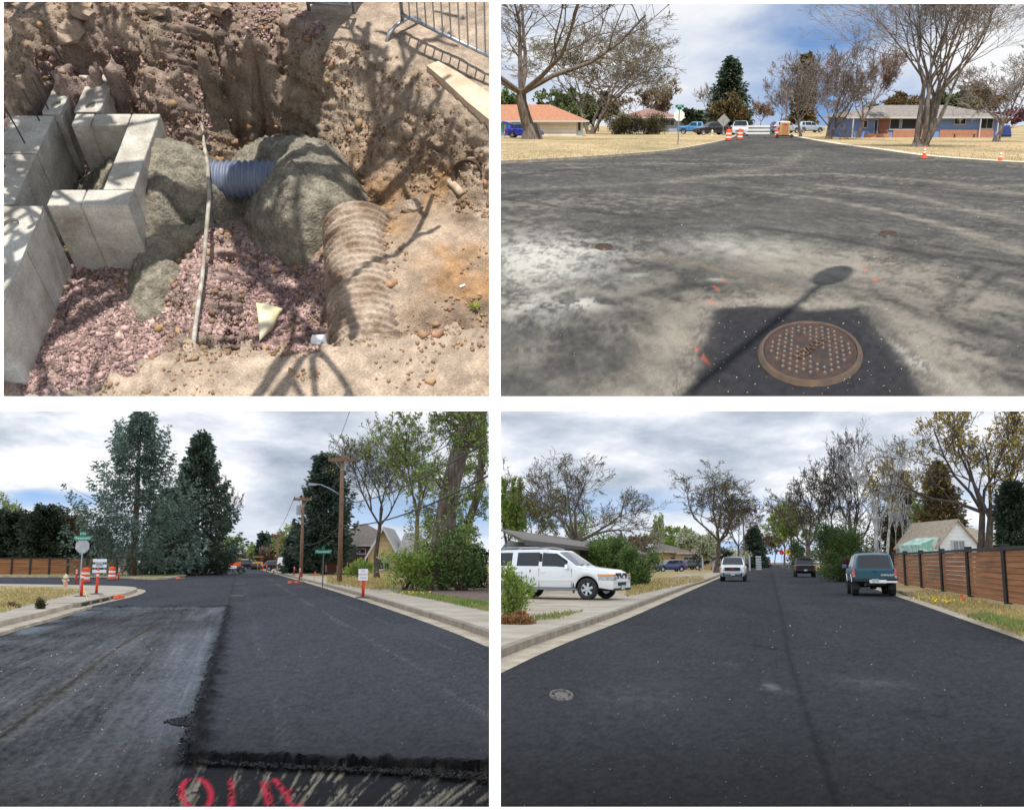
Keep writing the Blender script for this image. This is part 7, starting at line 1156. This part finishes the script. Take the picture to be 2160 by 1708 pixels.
p = UR.g(1654, 291, .05); y = p.y; t = thing('portable_toilet', 'tan portable toilet with a white roof on a trailer', 'toilet', UR, p, R(-14), s=.85); w = 1.35; MB().box(0, 0, 1.2, w, w, 1.75).build('cabin', mat('toilet_tan', lin(206, 160, 112), lin(186, 140, 96), scale=2, rough=.6), t, bevel=.03); MB().box(0, 0, 2.12, w * 1.06, w * 1.06, .14, 0, .7).build('roof', refl, t, bevel=.04); MB().box(.05, -w / 2 - .012, 1.15, w * .62, .03, 1.55).build('door', mat('toilet_door', lin(176, 126, 84), rough=.6), t); MB().box(0, 0, .27, w * 1.9, w * .8, .1).build('trailer_bed', M_blk, t)
for k in (-1, 1): MB().lathe([(.001, -.08), (.22, -.08), (.24, 0), (.22, .08), (.001, .08)], 16, (k * .95, -.5, .24), 'Y').build('wheel', M_tyre, t)
MB().box(.1, -w / 2 - .03, 1.75, .4, .02, .14).build('decal', mat('decal_red', lin(170, 50, 60), rough=.5), t)
def hydrant(label, fr, u, v, h, m, cap):
    p = fr.g(u, v, .13); t = thing('fire_hydrant', label, 'hydrant', fr, p); MB().lathe([(h * .2, 0), (h * .2, .05), (h * .15, .06), (h * .15, h * .62), (h * .19, h * .64), (h * .19, h * .70)], 16).build('barrel', m, t, smooth=True); MB().lathe([(h * .19, h * .70), (h * .17, h * .82), (h * .08, h * .92), (h * .05, h), (.001, h)], 16).build('bonnet', cap, t, smooth=True)
    for k in (-1, 1): MB().tube([(0, 0, h * .52), (k * h * .25, 0, h * .52)], h * .075, 10).build('nozzle', cap, t)
    MB().tube([(0, 0, h * .46), (0, -h * .26, h * .46)], h * .095, 10).build('pumper_nozzle', cap, t)
hydrant('faded pink fire hydrant with a pale cap on the corner lawn', LO, 137.5, 1238, .74, mat('faded_pink', lin(220, 160, 136), lin(200, 140, 120), scale=5, rough=.8), mat('cream_cap', lin(214, 206, 184), rough=.8)); hydrant('small pale hydrant on the far left lawn of the crossing', UR, 1502, 286, .75, mat('cream_cap'), mat('cream_cap'))
# storm inlet in the corner kerb
A_, B_ = LO.g(161, 1280.2), LO.g(224, 1266.2); d = (B_ - A_); Li = d.length; t = thing('storm_inlet', 'concrete storm inlet with three dark mouths in the corner kerb', 'drain', LO, ((A_ + B_) / 2), math.atan2(d.y, d.x)); MB().box(0, .6, .085, Li + .5, 1.3, .15).build('hood', walk, t)
for k in (-1, 0, 1): MB().box(k * Li * .34, -.05, .06, Li * .29, .08, .115).build('mouth', mat('inlet_shade', (.03, .018, .012), rough=1), t)  # solid dark boxes; the shade inside the openings is put into their colour
for k in (-1.5, -.5, .5, 1.5): MB().box(k * Li * .34, -.07, .075, Li * .05, .14, .145).build('pier', kerb_m, t)
a = LO.g(172, 1216, .9); b = LO.g(186, 1268, .02); tag(MB().tube([LO.at(170, 1212, 46), LO.at(178, 1245, 45), LO.at(186, 1268, 38.5)], .018, 6).build('caution_tape', mat('tape_yellow', lin(238, 190, 40), rough=.5), fr=LO), 'yellow tape hanging from the nearest orange post', 'tape')
# survey stakes, flags, paint on the verge
for u, v, h, l in ((660, 1232, .8, 'orange topped survey stake beside the street name sign'), (2026, 1272, .3, 'orange marker flag at a fence post'), (2031, 1276, .22, 'orange marker flag lying by the fence'), (1946, 1248, .18, 'small orange flag at the foot of the fence')):
    p = LO.g(u, v, .13); t = thing('survey_stake', l, 'stake', LO, p); MB().tube([(0, 0, -.03), (h * .2, 0, h)], .018, 5).build('stake', mat('stake_wood', lin(214, 180, 120), rough=.8), t); MB().box(h * .16, -.02, h * .85, .09, .03, h * .3).build('flag', org, t)
for u, v, n, l in ((1962, 1268, 5, 'yellow dandelion clump by the wooden fence'), (2010, 1275, 3, 'second yellow dandelion clump by the wooden fence'), (866, 1256, 3, 'yellow flowers at the edge of the mulch')):
    p = LO.g(u, v, .13); r = np.random.RandomState(u); t = thing('flowers', l, 'flowers', LO, p); C = np.stack([r.randn(n * 6) * .28, r.randn(n * 6) * .5, r.uniform(.05, .16, n * 6)], 1); V, F = cards(C, r.randn(n * 6, 3) + np.array([0, 0, 1.]), .09, .09, r); np_mesh('petals', V, F, mat('leaf_petal', lin(240, 200, 40), rough=.6), t)['kind'] = 'stuff'; V, F = cards(C * np.array([1, 1, .1]), r.randn(n * 6, 3) * .5 + np.array([0, 0, 1.]), .12, .03, r); np_mesh('stems', V, F, Lg, t)['kind'] = 'stuff'
for u, v, l in ((380, 1221, 'orange debris on the far left kerb'), (626, 1230, 'orange and dark debris at the right kerb'), (242, 1262, 'orange sandbag at the corner gutter')):
    p = LO.g(u, v, .02); r = np.random.RandomState(u); t = thing('debris', l, 'debris', LO, p)
    for k in range(4): MB().box(r.uniform(-.5, .5), r.uniform(-.4, .4), .08, .35, .25, .14, r.rand() * 3, .7).build('piece', org if k % 2 == 0 else mat('debris_brown', lin(120, 96, 78), rough=.9), t, bevel=.03)
# paving machines far down the left street
p = LO.g(491, 1200); t = thing('asphalt_paver', 'orange and white asphalt paver working far down the left street', 'machine', LO, (p.x, p.y, 0)); MB().box(0, 0, .9, 2.3, 3, .9).build('hopper', org, t, bevel=.1); MB().box(0, -1.4, .35, 2.7, 1, .5).build('screed', refl, t, bevel=.05); MB().box(0, .2, 3.0, 2.5, 2.6, .14).build('canopy', refl, t)
for x in (-1, 1): MB().box(x, -.6, 2.1, .1, .1, 1.8).build('canopy_post', M_blk, t); MB().box(x, .8, .35, .4, 3, .6).build('track', M_blk, t, bevel=.1)
MB().box(.3, .2, 1.7, .6, .6, .9).build('seat', M_blk, t)
p = LO.g(543, 1200.5); t = thing('road_roller', 'yellow road roller far down the left street', 'machine', LO, (p.x, p.y, 0)); ye = mat('machine_yellow', lin(226, 160, 30), rough=.5); MB().box(0, 0, 1.0, 1.5, 2.2, .7).build('body', ye, t, bevel=.1); MB().box(0, 0, 2.3, 1.6, 1.6, .1).build('canopy', ye, t)
for yy in (-1.3, 1.3): MB().tube([(-.8, yy, .55), (.8, yy, .55)], .55, 18).build('drum', M_blk, t)
for x in (-.6, .6): MB().box(x, -.4, 1.8, .08, .08, 1.0).build('canopy_post', M_blk, t)
# ================================================================ manholes of the crossing
rust = mat('rusty_iron', lin(74, 50, 38), lin(48, 40, 37), scale=5, rough=.7, metal=.35, bump=.5, bscale=40, vary=.25, thresh=(.4, .6)); rust2 = mat('worn_iron', lin(74, 62, 54), lin(98, 76, 54), scale=4, rough=.6, metal=.4, vary=.2)
def manhole(label, u, v, ru, v0, v1, studs):
    c = UR.g(u, v, .004); a, b = UR.g(u, v0).y, UR.g(u, v1).y; cy = (a + b) / 2; ry = abs(a - b) / 2; rx = ru * K * UR.g(u, v).y; t = thing('manhole_cover', label, 'manhole', UR, ((u - 1080) * K * (1.6 / ((v - 262) * K)) * 1.0, cy, .004)); xq = UR.g(u, v).x; t.matrix_world = UR.M @ Matrix.Translation((cy * math.tan(math.atan2(*UR.g(u, v)[:2])), cy, .006)) @ Matrix.Rotation(-math.atan2(*UR.g(u, v)[:2]), 4, 'Z') @ Matrix.Diagonal((rx, ry, .28, 1))
    MB().lathe([(.915, .02), (.915, .05), (.95, .062), (.985, .05), (1.0, .0), (1.02, -.02)], 64).build('ring', rust2, t, smooth=True); MB().lathe([(.001, .028), (.88, .028), (.895, .04), (.905, .03), (.908, -.02)], 64).build('cover', rust, t, smooth=True)
    if studs:
        me = None
        for i in range(-6, 7):
            for j in range(-6, 7):
                x, y = (i + (j % 2) * .5) * .145, j * .125; q = R(33); X, Y = x * math.cos(q) - y * math.sin(q), x * math.sin(q) + y * math.cos(q)
                if X * X + Y * Y > .78 ** 2 or (abs(X * .80 + Y * .60) < .135 and abs(-X * .6 + Y * .8) < .50): continue
                if me is None: o = MB().box(0, 0, .045, .062, .05, .05, R(45), .72).build('stud', mat('worn_stud', lin(150, 138, 124), lin(96, 78, 64), scale=3, rough=.5, metal=.5), t); me = o.data
                else: o = bpy.data.objects.new('stud', me); sc.collection.objects.link(o); o.parent = t
                o.location = (X, Y, 0)
        text('SEWER', .27, rust2, t, (0, 0, .04), Euler((0, 0, R(-127))), 'lettering', .03)
manhole('rusty sewer manhole cover set in black asphalt', 1708, 748, 108, 679, 818, True); manhole('small rusty cover at the end of the white dust', 1274, 522, 19, 516, 528, False); manhole('small reddish cover in the middle of the crossing', 1873, 494, 19, 488, 500, False)
p = LO.g(1184, 1466, .003); t = thing('valve_box', 'dented valve cover sunk in the asphalt of the right street', 'manhole', LO, p); t.matrix_world = LO.M @ Matrix.Translation(p) @ Matrix.Diagonal((24 * K * p.y, .42, .5, 1)); MB().lathe([(.001, -.03), (.8, -.03), (.86, .05), (.95, .05), (1.05, -.02)], 28).build('ring', mat('valve_iron', lin(130, 120, 108), lin(60, 56, 54), scale=4, rough=.7), t); MB().lathe([(.001, .02), (.6, .02), (.65, -.03)], 24).build('lid', mat('valve_lid', lin(60, 56, 52), lin(120, 108, 96), scale=5, rough=.8), t)
# ---- invented unseen rod and head on wires, shaped to shadow the patch
s_ = (UR.M.to_3x3().inverted() @ SUN); hL = 8.; Bq = UR.g(1757, 580); Aq = UR.g(1436, 842); up_ = s_ * (hL / s_.z); hb = Bq + up_; ha = Aq + up_; hd = (ha - hb); lr = hd.length; hd.normalize()
t = thing('hanging_shadow_caster', 'made up rod and oval head on wires above the viewer, added to cast the shadow across the manhole', 'lamp', UR, (hb.x, hb.y, 0)); q = ha - hb
MB().tube([(hd.x * .8, hd.y * .8, hL), (q.x * .5, q.y * .5, hL), (q.x, q.y, hL)], .042, 8).build('rod', mat('galvanised_steel'), t)
MB().lathe([(.001, -.1), (.9, -.06), (1, 0), (.85, .1), (.001, .16)], 24).build('caster_head', mat('lamp_grey'), t, smooth=True).matrix_local = Matrix.Translation((0, 0, hL)) @ Matrix.Rotation(math.atan2(-hd.y, -hd.x), 4, 'Z') @ Matrix.Diagonal((.85, .19, .6, 1))  # unseen head, stretched so that its shadow falls as an oval
for k in (-1, 1):  # added poles and wires that carry the shadow caster
    px_ = Vector((k * 13. - hb.x, -2 - hb.y, 0)); MB().tube([px_, px_ + Vector((0, 0, 10.5))], [.16, .11], 10).build('pole', mat('galvanised_steel'), t)
    for e_ in (Vector((0, 0, hL + .1)), Vector((q.x, q.y, hL + .05))): MB().tube([px_ + Vector((0, 0, 10.3)), e_], .003, 4).build('wire', wire_m, t)
# ---- woods far behind the houses
def woods(name, label, fr, runs, m, seed, y=420):
    r = np.random.RandomState(seed); C = []; S = []
    for u0, u1, vt, n in runs:
        k = max(2, int((u1 - u0) / 14)); cu = r.uniform(u0, u1, k); ct = vt + r.uniform(-8, 10, k); cw = r.uniform(8, 17, k); i = r.randint(0, k, n); yy = y + r.uniform(-25, 25, k)[i]
        H = (((1182 if fr is LO else 262) - ct[i]) * K * yy + 1.6); v = r.randn(n, 3); v /= np.linalg.norm(v, axis=1)[:, None]; v *= r.rand(n, 1) ** .4
        C.append(np.stack([((cu[i] - 1080) * K * yy) + v[:, 0] * cw[i] * K * yy, yy + v[:, 1] * 4, H * .55 + v[:, 2] * H * .45], 1))
    C = np.concatenate(C); V, F = cards(C, r.randn(len(C), 3), y * K * 5.5 * r.uniform(.6, 1.4, len(C)), y * K * 3.6, r); o = np_mesh(name, V, F, m); place(o, fr, (0, 0, 0)); tag(o, label, kind='stuff')
L_far = lf('far', lin(122, 124, 96), lin(92, 92, 74), .4)
woods('far_woods', 'low band of trees behind the houses of the crossing', UR, [(1060, 1300, 236, 2600), (1280, 1560, 244, 2400), (1640, 1800, 240, 1600), (1780, 2170, 228, 3600)], L_far, 401)
woods('far_woods', 'low band of trees behind the left street', LO, [(-20, 300, 1150, 3000), (420, 640, 1172, 2000), (640, 1028, 1150, 3000)], L_far, 402, 400)
woods('far_woods', 'low band of trees behind the right street', LO, [(1060, 1400, 1140, 2600), (1380, 1600, 1160, 2000), (1640, 1800, 1160, 1600), (1790, 2170, 1130, 3600)], L_far, 403, 400)
